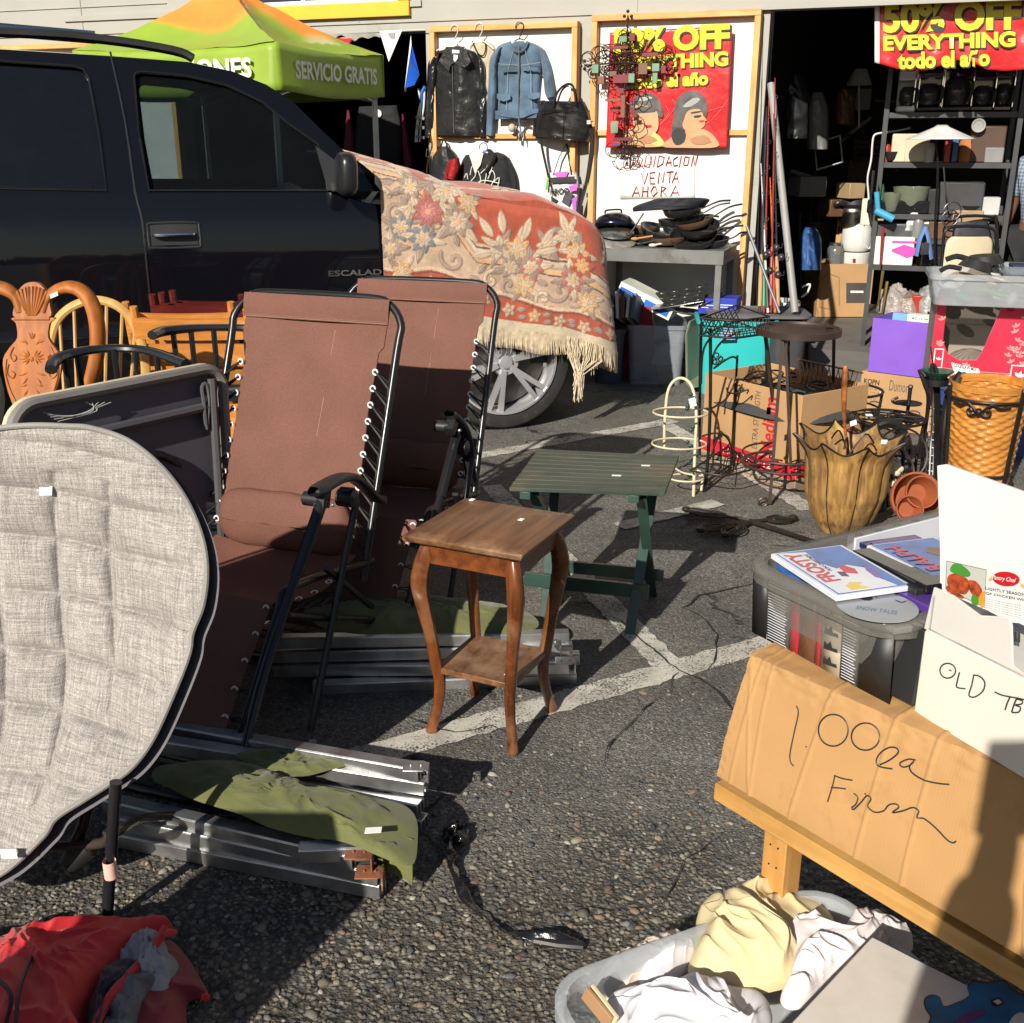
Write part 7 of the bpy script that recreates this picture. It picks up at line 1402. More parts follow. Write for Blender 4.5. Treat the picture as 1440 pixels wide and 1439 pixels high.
b=MB(); cc=V((c.x-.02,c.y-.02,.16)); b.tube([cc+V((.19*math.cos(q),.19*math.sin(q),0)) for q in np.linspace(0,6.28,36)[:-1]],.009,7,closed=True,flat=.7); b.tube([cc+V((.19*math.cos(q),.19*math.sin(q),.045)) for q in np.linspace(0,6.28,36)[:-1]],.005,6,closed=True)
for q in np.linspace(0,6.28,9)[:-1]: b.tube([cc+V((.03*math.cos(q),.03*math.sin(q),0)),cc+V((.1*math.cos(q+.5),.1*math.sin(q+.5),0)),cc+V((.19*math.cos(q),.19*math.sin(q),0))],.004,5,sm=4)
b.build('ring_shelf',brn,tr)
for f in foot[:3]: b=MB(); b.tube([V((f.x-.03,f.y,.02))+V((.02*math.cos(q),0,.02*math.sin(q))) for q in np.linspace(0,6.28,14)[:-1]],.006,6,closed=True); b.build('scroll_foot',brn,tr); sticker(tr,c+V((.13,-.02,.0065)),V((1,0,0)),V((0,1,0)),Z,.03,.02); sticker(tr,P(1081,578,Y=4.6),V((1,0,0)),Z,V((0,-1,0)),.018,.03)
# cream wire holder
cw=thing('wire_pot_holder','cream wire pot holder with an arched back and three rings, on the asphalt','plant stand',P(965,695,z=0)); crw=mat('cream_wire',(.60,.54,.36),.45,bst=.2)
tb_px(cw,'arched_back',[(934,630,5.0),(935,590,5.0),(940,548,5.0),(955,532,5.0),(972,542,4.95),(979,580,4.9),(977,640,4.85),(975,704,4.80)],.007,crw)
for k,(x,y,w_,Y_) in enumerate(((957,580,38,4.9),(955,624,38,4.86),(965,672,24,4.84))):
    cc=P(x,y,Y=Y_); r=w_/CF*(Y_*1.04); b=MB(); b.tube([cc+V((r*math.cos(q),r*.8*math.sin(q),0)) for q in np.linspace(0,6.28,28)[:-1]],.0045,6,closed=True); b.build('ring',crw,cw)
tb_px(cw,'brace',[(975,660,4.85),(985,664,4.85),(988,672,4.85),(986,690,4.84)],.006,crw); tb_px(cw,'brace',[(940,652,4.84),(958,664,4.85),(975,668,4.85)],.005,crw)
b=MB(); rs=random.Random(8)
for k in range(14): q=P(972+rs.uniform(-6,8),rs.uniform(540,672),Y=4.88); b.ball(q,(.012,.006,.010),6)
b.build('leaf_ornament',mat('green_leaf_metal',(.02,.05,.035),.5),cw); p=P(974,566,Y=4.86); sticker(cw,p,V((1,0,.3)),V((-.3,0,1)),V((0,-1,0)),.03,.04)
# iron rods on ground
fg=thing('iron_candle_branches','flat black iron scrollwork lying folded on the asphalt between the lines','ironwork',P(1055,735,z=0)); b=MB(); ctr=P(1056,733,z=.02)
for (x,y) in ((965,716),(985,745),(1115,728),(1020,752)):
    e=P(x,y,z=.025); d=(e-ctr); s2=V((-d.y,d.x,0)).normalized(); L_2=d.length
    for w_ in (.028,.045): b.tube([ctr+d*t+s2*w_*math.sin(min(1,max(0,(t-.35)/.65))*PI)**.5*sg for sg,ts_ in ((1,np.linspace(.35,1,10)),(-1,np.linspace(1,.35,10))) for t in ts_],.0045,5)
    b.tube([ctr,ctr+d*.5,e],.006,6); b.tube([ctr+s2*.01,e+s2*.01],.004,5); b.ball(e,(.022,.022,.012),8); b.ball(ctr+d*.55,(.016,.016,.01),8)
for dy in (0,.02,-.02): b.tube([ctr+V((0,dy,0)),P(1155,765,z=.03)+V((0,dy*.5,0))],.006,6)
b.build('scrollwork',irn,fg)
# umbrella planter
vc=P(1190,755,z=0); vc.y+=.08; um=thing('umbrella_stand','umbrella stand shaped like an upturned ribbed wooden umbrella with a cane handle','umbrella stand',vc)
ub=wood('weathered_umbrella',(.50,.29,.09),(.17,.085,.03),.5,axis=2,scale=9,coat=.1,wear=(.07,.045,.025)); NR=8
def umf(u,v):
    a=2*PI*u+.2; r=float(np.interp(v,[0,.15,.4,.65,.85,1],[.085,.125,.160,.165,.178,.20])); k=abs(math.sin(NR*a/2))**.7   # 0 at a rib, 1 mid panel
    e=max(0,(v-.72)/.28); r*=1-.075*(1-k)*(1-e)+.02*k*(1-e); r+=.035*(1-k)**1.5*e**1.5-.012*k*e
    z=.42*v-.05*k**1.2*e
    return vc+V((r*math.cos(a),r*math.sin(a),z+.004))
um_rot=PI/NR
b=MB(); b.grid(umf,160,30); b.lathe([(.001,.006),(.083,.006)],vc,24,cap=False); b.build('ribbed_body',ub,um,solid=.006)
b=MB(); b.tube([umf(u,1)+V((0,0,.002)) for u in np.linspace(0,1,129)[:-1]],.0045,6,closed=True)
for k in range(NR):
    u2=(k*2*PI/NR-.2)/(2*PI)%1
    b.tube([umf(u2,v)+(umf(u2,v)-vc-V((0,0,umf(u2,v).z))).normalized()*.004 for v in np.linspace(0,1,12)],.0032,5)
b.build('ribs',irn,um)
b=MB(); hp=P(1188,600,Y=vc.y); b.tube([V((vc.x,vc.y,.02)),V((vc.x,vc.y,.30)),V((hp.x,vc.y,hp.z)),P(1187,565,Y=vc.y),P(1188,532,Y=vc.y),P(1189,518,Y=vc.y),P(1189,514,Y=vc.y)],[.006,.006,.006,.011,.012,.010,.006],9,sm=3); b.build('cane_handle',mat('bamboo_cane',(.30,.10,.03),.35,var=.8,vs=26,coat=.4),um)
b=MB()
for a in (0,2.1,4.2): b.tube([V((vc.x,vc.y,.33)),V((vc.x+.06*math.cos(a),vc.y+.06*math.sin(a),.42)),V((vc.x+.10*math.cos(a),vc.y+.10*math.sin(a),.38))],.004,5,sm=4)
b.build('spring_wires',irn,um); sticker(um,umf(.04,.94)+V((0,-.02,.01)),V((1,0,0)),Z,V((0,-1,0)),.03,.018)
# ring stands
def ringst(lab,x,y,Y,r,H,legs,grid=0,rings=(1,.5)):
    c=P(x,y,Y=Y); o=thing('ring_plant_stand',lab,'plant stand',(c.x,c.y,0),'black ring plant stands behind the umbrella stand'); b=MB()
    b.tube([c+V((r*math.cos(q),r*math.sin(q),0)) for q in np.linspace(0,6.28,36)[:-1]],.008,7,closed=True,flat=.8)
    if grid:
        for k in (.75,.45): b.tube([c+V((r*k*math.cos(q),r*k*math.sin(q),-.004)) for q in np.linspace(0,6.28,30)[:-1]],.005,6,closed=True)
        for q in np.linspace(0,6.28,9)[:-1]: b.tube([c+V((.02*math.cos(q),.02*math.sin(q),0)),c+V((r*.5*math.cos(q+.35),r*.5*math.sin(q+.35),0)),c+V((r*math.cos(q),r*math.sin(q),0))],.005,5,sm=4)
    b.build('top_ring',irn,o)
    b=MB()
    for zz_,k in rings: b.tube([V((c.x,c.y,c.z-zz_))+V((r*k*math.cos(q),r*k*math.sin(q),0)) for q in np.linspace(0,6.28,30)[:-1]],.005,6,closed=True)
    for q in np.linspace(.3,6.6,6)[:-1]:
        b.tube([V((c.x,c.y,c.z-rings[0][0])),V((c.x+r*.6*math.cos(q),c.y+r*.6*math.sin(q),c.z-rings[0][0]+.01)),V((c.x+r*.9*math.cos(q+.4),c.y+r*.9*math.sin(q+.4),c.z-rings[0][0]))],.004,5,sm=3)
    b.build('lower_ring',irn,o)
    for q in legs:
        b=MB(); b.tube([c+V((r*math.cos(q),r*math.sin(q),0)),V((c.x+r*.92*math.cos(q),c.y+r*.92*math.sin(q),c.z*.4)),V((c.x+r*1.05*math.cos(q),c.y+r*1.05*math.sin(q),0.01))],.007,6,sm=4); b.build('leg',irn,o)
    return o
ringst('taller black ring plant stand between the moving box and the umbrella handle',1187,548,5.35,.185,.4,(-2.4,-.5,1.2,2.6),rings=((.09,.95),(.3,.8)))
r2_=ringst('lower black ring plant stand with a spoked grille top, right of the umbrella handle',1246,588,4.95,.172,.33,(-2.5,-.6,.9,2.4),1,rings=((.2,.7),))
sticker(r2_,P(1200,595,Y=4.8),V((1,0,.4)),V((-.3,0,1)),V((0,-1,0)),.03,.022); sticker(r2_,P(1222,584,Y=4.9),V((1,0,0)),V((0,1,.2)),Z,.03,.022)
o=thing('iron_arch_planter','ribbed black iron arch curling behind the right side of the umbrella stand','planter',P(1250,620,Y=4.55)); b=MB(); pts=spl([P(x,y,Y=4.55) for x,y in ((1224,612),(1232,600),(1248,594),(1264,600),(1273,614),(1276,626))],8); b.tube(pts,.018,9)
for i in range(0,len(pts),2): b.tube([pts[i]+V((.02*math.cos(q),.02*math.sin(q)*.6,.02*math.sin(q))) for q in np.linspace(0,6.28,8)[:-1]],.003,4,closed=True)
b.build('arch',irn,o); b=MB()
for x in (1262,1272): b.tube([P(x,604,Y=4.55),P(x+8,640,Y=4.55),P(x+2,720,z=0)],.008,6,sm=3)
b.build('stem',irn,o)
cn_=thing('iron_candlestick','black iron candlestick with two round drip trays standing on the spoked ring stand','candlestick',P(1274,585,Y=5.0)); b=MB(); c=P(1275,590,Y=5.0)
for dz,r in ((.0,.075),(.075,.058)): b.lathe([(.004,dz-.004),(r,dz),(r+.004,dz+.006),(r*.8,dz+.002),(.004,dz+.002)],c,26,cap=False)
b.tube([c+V((-.0,0,-.02)),c+V((0,0,.15))],[.008,.010],8); b.ball(c+V((0,0,.155)),.013,8); b.tube([c+V((-.01,0,.085)),c+V((-.06,-.02,.08)),c+V((-.085,-.02,.095)),c+V((-.06,-.02,.11))],.007,6,sm=4); b.build('stem_and_trays',irn,cn_)
# appliance carton and purple box
a=P(1205,588,Y=6.15); c=P(1316,620,Y=5.85); a.z=c.z=0; d=(c-a); pr=V((-d.y,d.x,0)).normalized()*.42; zt_=P(1250,528,Y=6.02).z
ac=carton('cardboard_box','brown carton printed with small black lettering, standing under the purple box','box',[a,c,c+pr,a+pr],.003,zt_,kraft); d.normalize(); n_=V((d.y,-d.x,0))
text('KOPN',a+d*.02+Z*(zt_-.07),d*.09,Z*.03,ink,ac,bold=.02,lift=.002)
for k in range(6): text('IIIII IIII III',a+d*.02+Z*(zt_-.10-.018*k),d*(.08+.02*(k%3)),Z*.007,mgr,ac,lift=.002,name='fine_print')
text('Dumon',a+d*.17+Z*(zt_-.09),d*.11,Z*.06,mgr,ac,lift=.002); sticker(ac,a+d*.13+Z*(zt_-.115)+n_*.001,d,Z,n_,.02,.022)
for x,z in ((.10,.14),(.22,.1),(.33,.12)): b=MB(); b.tube([a+d*x+Z*z+n_*.003+(d*math.cos(q)*.03+Z*math.sin(q)*.014) for q in np.linspace(0,6.28,14)[:-1]],.004,4,closed=True); b.build('printed_picture',mgr,ac)
a2=P(1221,512,Y=6.12); c2=P(1300,530,Y=5.92); dd=c2-a2; dd.z=0; dd=dd.normalized()*.46; a2=V((a2.x,a2.y,0)); pr2=V((-dd.y,dd.x,0)).normalized()*.30; zp=P(1221,447,Y=6.12).z
pu=carton('purple_box','open purple paper covered box on the brown carton','box',[a2,a2+dd,a2+dd+pr2,a2+pr2],zt_+.004,zp,mat('purple_paper',(.20,.09,.50),.55,var=.08,bs=14,bst=.3,bd=.004),open_=True)
b=MB(); iq=lambda s,t,z:a2+dd*s+pr2*t+Z*z; b.hexa([iq(.015,.96,zp-.10),iq(.985,.96,zp-.10),iq(.985,.965,zp-.10),iq(.015,.965,zp-.10),iq(.015,.96,zp-.004),iq(.985,.96,zp-.004),iq(.985,.965,zp-.004),iq(.015,.965,zp-.004)]); b.build('blue_lining',mat('pale_blue_card',(.16,.36,.62),.6),pu)
for lab,s0,s1,t,c_ in (('white printed paper box standing inside the purple box',.28,.70,.6,'w'),('pink and blue card packet at the right inside the purple box',.74,.96,.5,'p')):
    p=iq((s0+s1)/2,t,zp-.1); o=thing('paper_packet',lab,'packet',p); b=MB(); b.hexa([iq(s,tt,z) for z in (zp-.15,zp+(.012 if c_=='w' else -.004)) for s,tt in ((s0,t),(s1,t),(s1,t+.2),(s0,t+.2))]); b.build('body',mat('print_white') if c_=='w' else mat('lilac_card',(.45,.30,.55),.5),o)
    b=MB(); b.hexa([iq(s,tt,z) for z in (zp-.05,zp+.005) for s,tt in ((s1-.06,t-.012),(s1-.02,t-.012),(s1-.02,t-.001),(s1-.06,t-.001))]); b.build('blue_stripe',mat('pale_blue_card'),o)
    if c_=='w': text('AC 12 W',iq(.34,.58,zp-.012),dd*.2,Z*.012,ink,o,name='print',lift=.002)
# blue bin with red produce box and clear bin
YB=5.45; bx0=P(1322,560,Y=YB); bbn,fb,wb_,hb_=tub('storage_bin','dark blue plastic bin under the red printed box','bin',1326,1500,545,YB,.45,-16,mat('dark_blue_plastic',(.03,.06,.19),.4),taper=.92)
zb=hb_+.004
pA=P(1305,530,Y=5.52); pA.z=0; dr=fb.x; nr=-fb.y
zr=P(1305,425,Y=5.52).z; rb=thing('produce_box','red and white cardboard produce box patterned with leaves, front cut low','box',(pA.x,pA.y,zb))
def rq(t,z,d_=0): return pA+dr*t+fb.y*d_+Z*z
Lr=.66; hR=P(1400,432,Y=5.35).z
lo=zb+.115
out=[(0,zb),(Lr,zb),(Lr,hR),(.36,hR),(.30,hR-.02),(.24,lo+.06),(.22,lo+.02),(.14,lo+.015),(.08,lo+.045),(.05,lo+.11),(.045,hR+.0),(.01,hR+.05),(0,hR+.05)]
b=MB(); b.poly([rq(t,z) for t,z in out],fb.y*.005); b.build('front',mat('produce_white',(.66,.62,.56),.6),rb)
b=MB(); b.poly([rq(0,zb,.006),rq(0,zb,.35),rq(0,hR,.35),rq(0,hR,.006)],dr*.005); b.poly([rq(0,zb,.351),rq(Lr,zb,.351),rq(Lr,hR,.351),rq(0,hR,.351)],fb.y*.005); b.poly([rq(0.006,zb,.006),rq(Lr,zb,.006),rq(Lr,zb,.35),rq(.006,zb,.35)],Z*.004); b.build('sides',mat('produce_inside',(.30,.25,.2),.8),rb)
outr=[(0,zb+.095),(.10,zb+.085),(.15,zb+.08),(.34,zb+.075),(Lr,zb+.075),(Lr,hR),(.36,hR),(.30,hR-.02),(.24,lo+.06),(.22,lo+.02),(.14,lo+.015),(.08,lo+.045),(.05,lo+.11),(.045,hR+.0),(.01,hR+.05),(0,hR+.05)]
b=MB(); b.poly([rq(t,z,-.0015) for t,z in outr],fb.y*.001); prd=mat('produce_red',(.50,.015,.05),.5,bst=0); b.build('red_print',prd,rb)
b=MB(); b.poly([rq(t,z,-.003) for t,z in ((0,zb+.090),(.15,zb+.074),(.34,zb+.069),(Lr,zb+.069),(Lr,zb+.073),(.34,zb+.073),(.15,zb+.078),(0,zb+.094))],fb.y*.001); b.build('red_line',prd,rb)
def leafd(t,z,s,m,o_=-.003,a=.6):
    b=MB()
    for k in (-.9,0,.9): 
        aa=PI/2+k-a*.3; e=rq(t+s*math.cos(aa),z+s*math.sin(aa),o_); st_=rq(t,z,o_); w_=(e-st_).cross(fb.y).normalized()*s*.22; m_=st_.lerp(e,.55); b.poly([st_,m_+w_,e,m_-w_],fb.y*.0006)
    return b
rs=random.Random(6); b=MB()
for k in range(70):
    t=rs.uniform(.02,.6); z=rs.uniform(zb+.10,hR-.02); 
    if (.05<t<.34 and z>lo-.0): continue
    q=leafd(t,z,.026,None,a=rs.uniform(-2,2)); b.add(q.v,q.f)
b.build('leaf_pattern',mat('produce_pink',(.62,.26,.24),.5,bst=0),rb)
for t0,z0,w_,h_ in ((.385,zb+.015,.085,.105),(.015,zb+.085,.045,.10)):
    b=MB(); b.poly([rq(t,z,-.0045) for t,z in ((t0,z0),(t0+w_,z0),(t0+w_,z0+h_),(t0,z0+h_))],fb.y*.001); b.build('emblem_border',mat('print_white'),rb)
    b=MB(); b.poly([rq(t,z,-.006) for t,z in ((t0+.005,z0+.005),(t0+w_-.005,z0+.005),(t0+w_-.005,z0+h_-.005),(t0+.005,z0+h_-.005))],fb.y*.001); b.build('emblem',prd,rb)
    b=leafd(t0+w_*.5,z0+h_*.42,w_*.4,None,-.0078); b.build('emblem_leaf',mat('print_white'),rb)
text('True Leaf',rq(.395,zb+.035,-.007),dr*.065,Z*.016,mat('print_white'),rb,lift=.001); text('FRESH-CUT PRODUCE',rq(.06,zb+.052,-.003),dr*.30-Z*.035,Z*.026,prd,rb,lift=.002); text('True Leaf Farms',rq(.38,zb+.18,-.003),dr*.11,Z*.014,mat('print_white'),rb,lift=.002)
b=MB(); b.poly([rq(t,z,-.006) for t,z in ((.10,zb+.118),(.235,zb+.092),(.26,zb+.035),(.125,zb+.06))],fb.y*.0008); b.build('paper_label',mat('print_white'),rb); text('COLESLAW MIX',rq(.115,zb+.098,-.0075),dr*.11-Z*.02,Z*.017,ink,rb,lift=.001,bold=.02)
o=thing('glass_dish','shell shaped glass dish lying inside the red produce box','dish',rq(.2,zb+.1,.12)); b=MB(); b.grid(lambda u,v:(lambda a,r:rq(.20+.11*r*math.cos(a),zb+.11+.055*r*math.sin(a)+.05*(1-r*r),.10+.02*r)+V((0,-.01*math.cos(a*14)*r,0)))(2*PI*u,v),80,12); b.build('bowl',clear('smoky_glass',(.22,.20,.17),.6,.06),o)
# clear bin on top
zc2=hR+.003; cbn,fc,wc,hc2=tub('storage_bin','clear plastic bin of kitchen utensils on top of the red produce box','bin',1318,1520,388,5.30,.36,-16,clear('clear_bin2',(.55,.58,.6),.32,.2),z0=zc2,taper=.93)
Gu='kitchen utensils inside the clear bin on the red box'
ut=[('green plastic egg shaped box at the bottom of the clear bin','teal',-.18,-.08,.03,(.05,.03,.02),(.05,.35,.26)),('bright green plastic scoop in the middle of the clear bin','scoop',-.02,-.05,.05,(.08,.03,.015),(.15,.5,.08)),('wooden paddle slanting at the left of the clear bin','pdl',-.12,-.02,.12,(.10,.03,.01),(.6,.42,.2)),('pale wooden spatula lying right of the paddle','spt',.05,.0,.10,(.11,.03,.012),(.62,.5,.32)),('white plastic cup upright near the middle of the bin','cup',.04,-.1,.035,(.022,.022,.035),(.6,.55,.45)),('grey funnel deep in the clear bin','fun',-.25,.02,.08,(.06,.05,.03),(.3,.32,.33)),('white round lid lying high in the clear bin','lid',-.08,.05,.15,(.08,.06,.008),(.6,.6,.58))]
for lab,n__,x,y,z,r,c_ in ut:
    p=fc.w(x,y,zc2+z); o=thing('kitchen_utensil',lab,'utensil',p,Gu); b=MB(); b.ball(p,r,14,rot=Matrix.Rotation(fc.a+x*3,3,'Z')@Matrix.Rotation(.25,3,'Y')); b.build('body',mat('ut_'+n__,c_,.5),o)
tz=zc2+hc2
o=thing('frying_pan','small black pan lying upside down on the left of the clear bin','frying pan',P(1368,368,Y=5.4),'pans lying on the clear bin'); c=P(1372,374,Y=5.42); c.z=tz+.02; b=MB(); b.lathe([(.001,.04),(.06,.04),(.085,.0),(.08,0),(.055,.034)],c,24,Matrix.Rotation(.2,3,'Y'),cap=False); b.tube([c+V((-.07,0,.0)),c+V((-.13,0,.01)),c+V((-.17,0,-.01))],.012,7,sm=3); b.build('dish_and_handle',plb,o)
o=thing('frying_pan','second black pan behind, with a rounded handle pointing left','frying pan',P(1380,360,Y=5.5),'pans lying on the clear bin'); c=P(1384,368,Y=5.52); c.z=tz+.035; b=MB(); b.lathe([(.001,.04),(.07,.04),(.095,.0),(.09,0),(.06,.034)],c,24,Matrix.Rotation(-.1,3,'Y'),cap=False); b.build('dish',plb,o); b=MB(); b.tube([c+V((-.08,0,.02)),c+V((-.14,0,.035)),c+V((-.19,0,.02))],.014,7,sm=3); b.build('handle',plb,o)
o=thing('glass_tray','rectangular glass tray with a navy cloth at the right on the clear bin','tray',P(1420,380,Y=5.3)); b=MB(); ff=Frame(fc.w(.14,-.04,0),-16); skin_loops(b,[rr3(ff,0,0,.30,.2,tz+.002,.03),rr3(ff,0,0,.34,.24,tz+.04,.04),rr3(ff,0,0,.32,.22,tz+.038,.035),rr3(ff,0,0,.28,.18,tz+.008,.03)]); b.build('dish',clear('clear_glass',(.5,.55,.6),.35,.05),o); 
o=thing('navy_cloth','folded navy cloth lying in the glass tray','cloth',ff.w(0,0,tz+.03)); b=MB(); b.box(ff.w(0,0,tz+.034),(.24,.14,.02),rz=ff.a); b.build('fabric',mat('navy_cloth',(.015,.02,.06),.8),o,bev=.006)
# basket in iron stand
bk=P(1392,545,Y=4.85); zk=bk.z; bs_=thing('woven_basket','tall woven orange brown basket held in a black iron stand','basket',(bk.x,bk.y,0)); bw_=wood('basket_reed',(.58,.26,.055),(.42,.16,.03),.35,axis=0,scale=10,coat=.4); HB=zk-.03
def bkf(u,v):
    a=2*PI*u; r=.128+.042*v; row=v*26; h=.0045*math.sin(a*13+PI*(int(row)%2))*abs(math.sin(row*PI))**.5+.002*abs(math.sin(row*PI)); return V((bk.x,bk.y,.03))+V(((r+h)*math.cos(a),(r+h)*math.sin(a),HB*v))
b=MB(); b.grid(bkf,240,104); b.build('weave',bw_,bs_,solid=.004,sharp=180); b=MB(); b.lathe([(.172,HB-.005),(.178,HB),(.178,HB+.03),(.168,HB+.03),(.165,HB-.005)],V((bk.x,bk.y,.03)),48,cap=False); b.build('rim',bw_,bs_)
bi=thing('iron_basket_stand','black iron stand with scroll ornament round the woven basket','basket stand',(bk.x,bk.y,0))
b=MB()
for z,r in ((zk-.035,.185),(.12,.15)): b.tube([V((bk.x,bk.y,z))+V((r*math.cos(q),r*math.sin(q),0)) for q in np.linspace(0,6.28,40)[:-1]],.007,7,closed=True)
b.build('hoop',irn,bi)
for q in (-1.2,-3.0,.3,1.8):
    b=MB(); b.bar(V((bk.x+.155*math.cos(q),bk.y+.155*math.sin(q),0)),V((bk.x+.195*math.cos(q),bk.y+.195*math.sin(q),zk+.01)),.014,.014); b.ball(V((bk.x+.197*math.cos(q),bk.y+.197*math.sin(q),zk+.02)),.013,8); b.build('post',irn,bi)
b=MB(); q0=-2.15
def onb(dx,dz): a=q0+dx/.19; return V((bk.x+.192*math.cos(a),bk.y+.192*math.sin(a),zk-.075+dz))
for s in (-1,1): b.tube([onb(s*.012,0),onb(s*.03,.02),onb(s*.055,.035),onb(s*.085,.02),onb(s*.13,.03)],.006,6,sm=5); b.tube([onb(s*.005,0),onb(s*.02,-.015),onb(s*.04,-.015),onb(s*.048,.0),onb(s*.038,.01),onb(s*.03,.003)],.006,6,sm=5)
b.ball(onb(0,0),.017,10); b.build('scroll_ornament',irn,bi)
# twisted iron stand with green glass
ti=thing('flared_iron_stand','black iron stand with three twisted flaring legs left of the woven basket','stand',P(1320,640,Y=4.95)); ti.location.z=0
for pts in ([(1292,520,4.95),(1301,540,4.93),(1306,560,4.92),(1302,600,4.92),(1297,650,4.9),(1294,668,4.9)],[(1350,523,4.95),(1338,545,4.93),(1330,570,4.92),(1324,620,4.9),(1321,690,4.9)],[(1312,512,5.05),(1314,530,5.0),(1318,560,5.0),(1316,680,5.05)]): 
    b=MB(); b.tube([P(x,y,Y=Y) for x,y,Y in pts],[.012,.022,.020,.016,.014,.014],6,sm=5,flat=.5); b.build('leg',irn,ti)
c=P(1317,532,Y=4.97); b=MB(); b.lathe([(.055,-.03),(.055,.0),(.052,.0),(.052,-.03)],c,26,cap=False); b.build('collar',irn,ti)
o=thing('green_glass_dish','dark green glass dish resting in the flared iron stand','dish',c); b=MB(); b.lathe([(.001,-.01),(.04,.0),(.075,.035),(.07,.035),(.036,.006)],c,28,cap=False); b.build('bowl',clear('bottle_green',(.02,.12,.07),.6,.05),o); tb_px(o,'twig',[(1318,535,4.97),(1312,510,4.95),(1309,488,4.95)],.003,irn)
# white wire rack, flowers, pots
ww=thing('white_wire_rack','white wire rack standing between the flared iron stand and the blue bin','rack',P(1312,650,Y=5.15)); ww.location.z=0; b=MB(); whw=mat('white_wire',(.6,.6,.58),.4,bst=0)
for k in range(5): b.tube([P(1306+k*5,572,Y=5.15),P(1302+k*5,668,Y=5.1)],.003,5)
for k in range(9): b.tube([P(1304,574+k*11,Y=5.14),P(1330,577+k*11,Y=5.14)],.003,5)
b.build('grid',whw,ww)
o=thing('wire_hoops','loose black wire hoops on the ground right of the umbrella stand','hoops',P(1255,700,z=0)); b=MB()
for x,y,r,Y_ in ((1268,640,.11,4.5),(1252,665,.10,4.4),(1240,690,.08,4.4),(1230,680,.12,4.5)): b.tube([P(x,y,Y=Y_)+V((r*math.cos(q),.3*r*math.sin(q),r*math.sin(q))) for q in np.linspace(0,6.28,26)[:-1]],.005,5,closed=True)
b.tube([P(1240,720,z=.02),P(1252,660,Y=4.5),P(1262,700,z=.02)],.005,5); b.build('wire',irn,o)
o=thing('artificial_flowers','dusty white artificial flowers on a dark stem beside the clay pots','flowers',P(1245,680,Y=4.4)); b=MB(); rs=random.Random(5)
for k in range(16):
    p=P(1243+rs.uniform(-12,22),668+rs.uniform(-16,22),Y=4.4+rs.uniform(-.05,.05))
    for j in range(5): a=j*1.257; b.ball(p+V((.018*math.cos(a),.0,.018*math.sin(a))),(.014,.006,.014),6)
b.build('petals',mat('dusty_petals',(.52,.47,.33),.8),o); b=MB(); b.tube([P(1248,712,z=.01),P(1247,680,Y=4.4),P(1252,655,Y=4.4)],.006,5); 
for k in range(10): b.ball(P(1248+rs.uniform(-10,14),670+rs.uniform(-14,20),Y=4.42),(.016,.006,.010),6)
b.build('stem_and_leaves',mat('dark_leaf',(.03,.04,.025),.6),o)
tc=mat('terracotta',(.30,.075,.024),.75,var=.25,bst=.4); Gt='terracotta pots lying on their sides by the clear disc bin'
R=Matrix.Rotation(math.radians(68),3,'X')
for lab,x,y,r,Y_,nm in (('large terracotta bowl lying on its side with two pots inside',1290,700,.10,4.05,'a'),('terracotta pot lying inside the large bowl, upper right',1297,692,.062,3.98,'b'),('small terracotta pot in front of the large bowl, lower left',1280,716,.052,3.94,'c')):
    c=P(x,y,Y=Y_); o=thing('clay_pot',lab,'pot',c,Gt); b=MB(); b.lathe([(.001,-r*1.0),(r*.6,-r*1.0),(r*.92,-r*.25),(r*.92,-r*.22),(r*1.02,-r*.2),(r*1.02,0),(r*.94,0),(r*.86,-r*.25),(r*.55,-r*.92),(.001,-r*.92)],c,36,R,cap=False); b.build('body',tc,o)
# partly seen shopper at the garage edge
pe=thing('person','person in a blue plaid shirt and black shorts at the right edge of the garage','person',(0,0,0)); Yp=7.9; px0=P(1432,250,Y=Yp).x; X0=px0+.22; pe.location=(X0,Yp,0)
def body():
    J={'pel':(0,0,.93,.14),'abd':(0,0,1.08,.135),'che':(0,.01,1.28,.155),'nec':(0,0,1.47,.055),'hed':(0,-.02,1.60,.075),'hdt':(0,-.02,1.71,.07)}
    E_=[('pel','abd'),('abd','che'),('che','nec'),('nec','hed'),('hed','hdt')]
    for s,k in ((-1,'l'),(1,'r')):
        J.update({'sh'+k:(s*.19,0,1.40,.062),'el'+k:(s*.255,.02,1.13,.045),'wr'+k:(s*.25,-.08,.90,.030),'ha'+k:(s*.245,-.11,.83,.034),'hp'+k:(s*.09,0,.88,.10),'kn'+k:(s*.11,-.02,.50,.062),'an'+k:(s*.12,.02,.09,.042),'to'+k:(s*.13,-.14,.035,.034)})
        E_+= [('che','sh'+k),('sh'+k,'el'+k),('el'+k,'wr'+k),('wr'+k,'ha'+k),('pel','hp'+k),('hp'+k,'kn'+k),('kn'+k,'an'+k),('an'+k,'to'+k)]
        for i,(dx,ln) in enumerate(((-.018,.05),(-.006,.06),(.006,.058),(.018,.048))): n_='f%d'%i+k; J[n_]=(s*.245+dx,-.125,.79-.0,.009); J[n_+'t']=(s*.245+dx,-.115,.79-ln,.008); E_+=[('ha'+k,n_),(n_,n_+'t')]
        J['th'+k]=(s*.215,-.14,.83,.010); J['tt'+k]=(s*.205,-.15,.79,.009); E_+=[('ha'+k,'th'+k),('th'+k,'tt'+k)]
    return J,E_
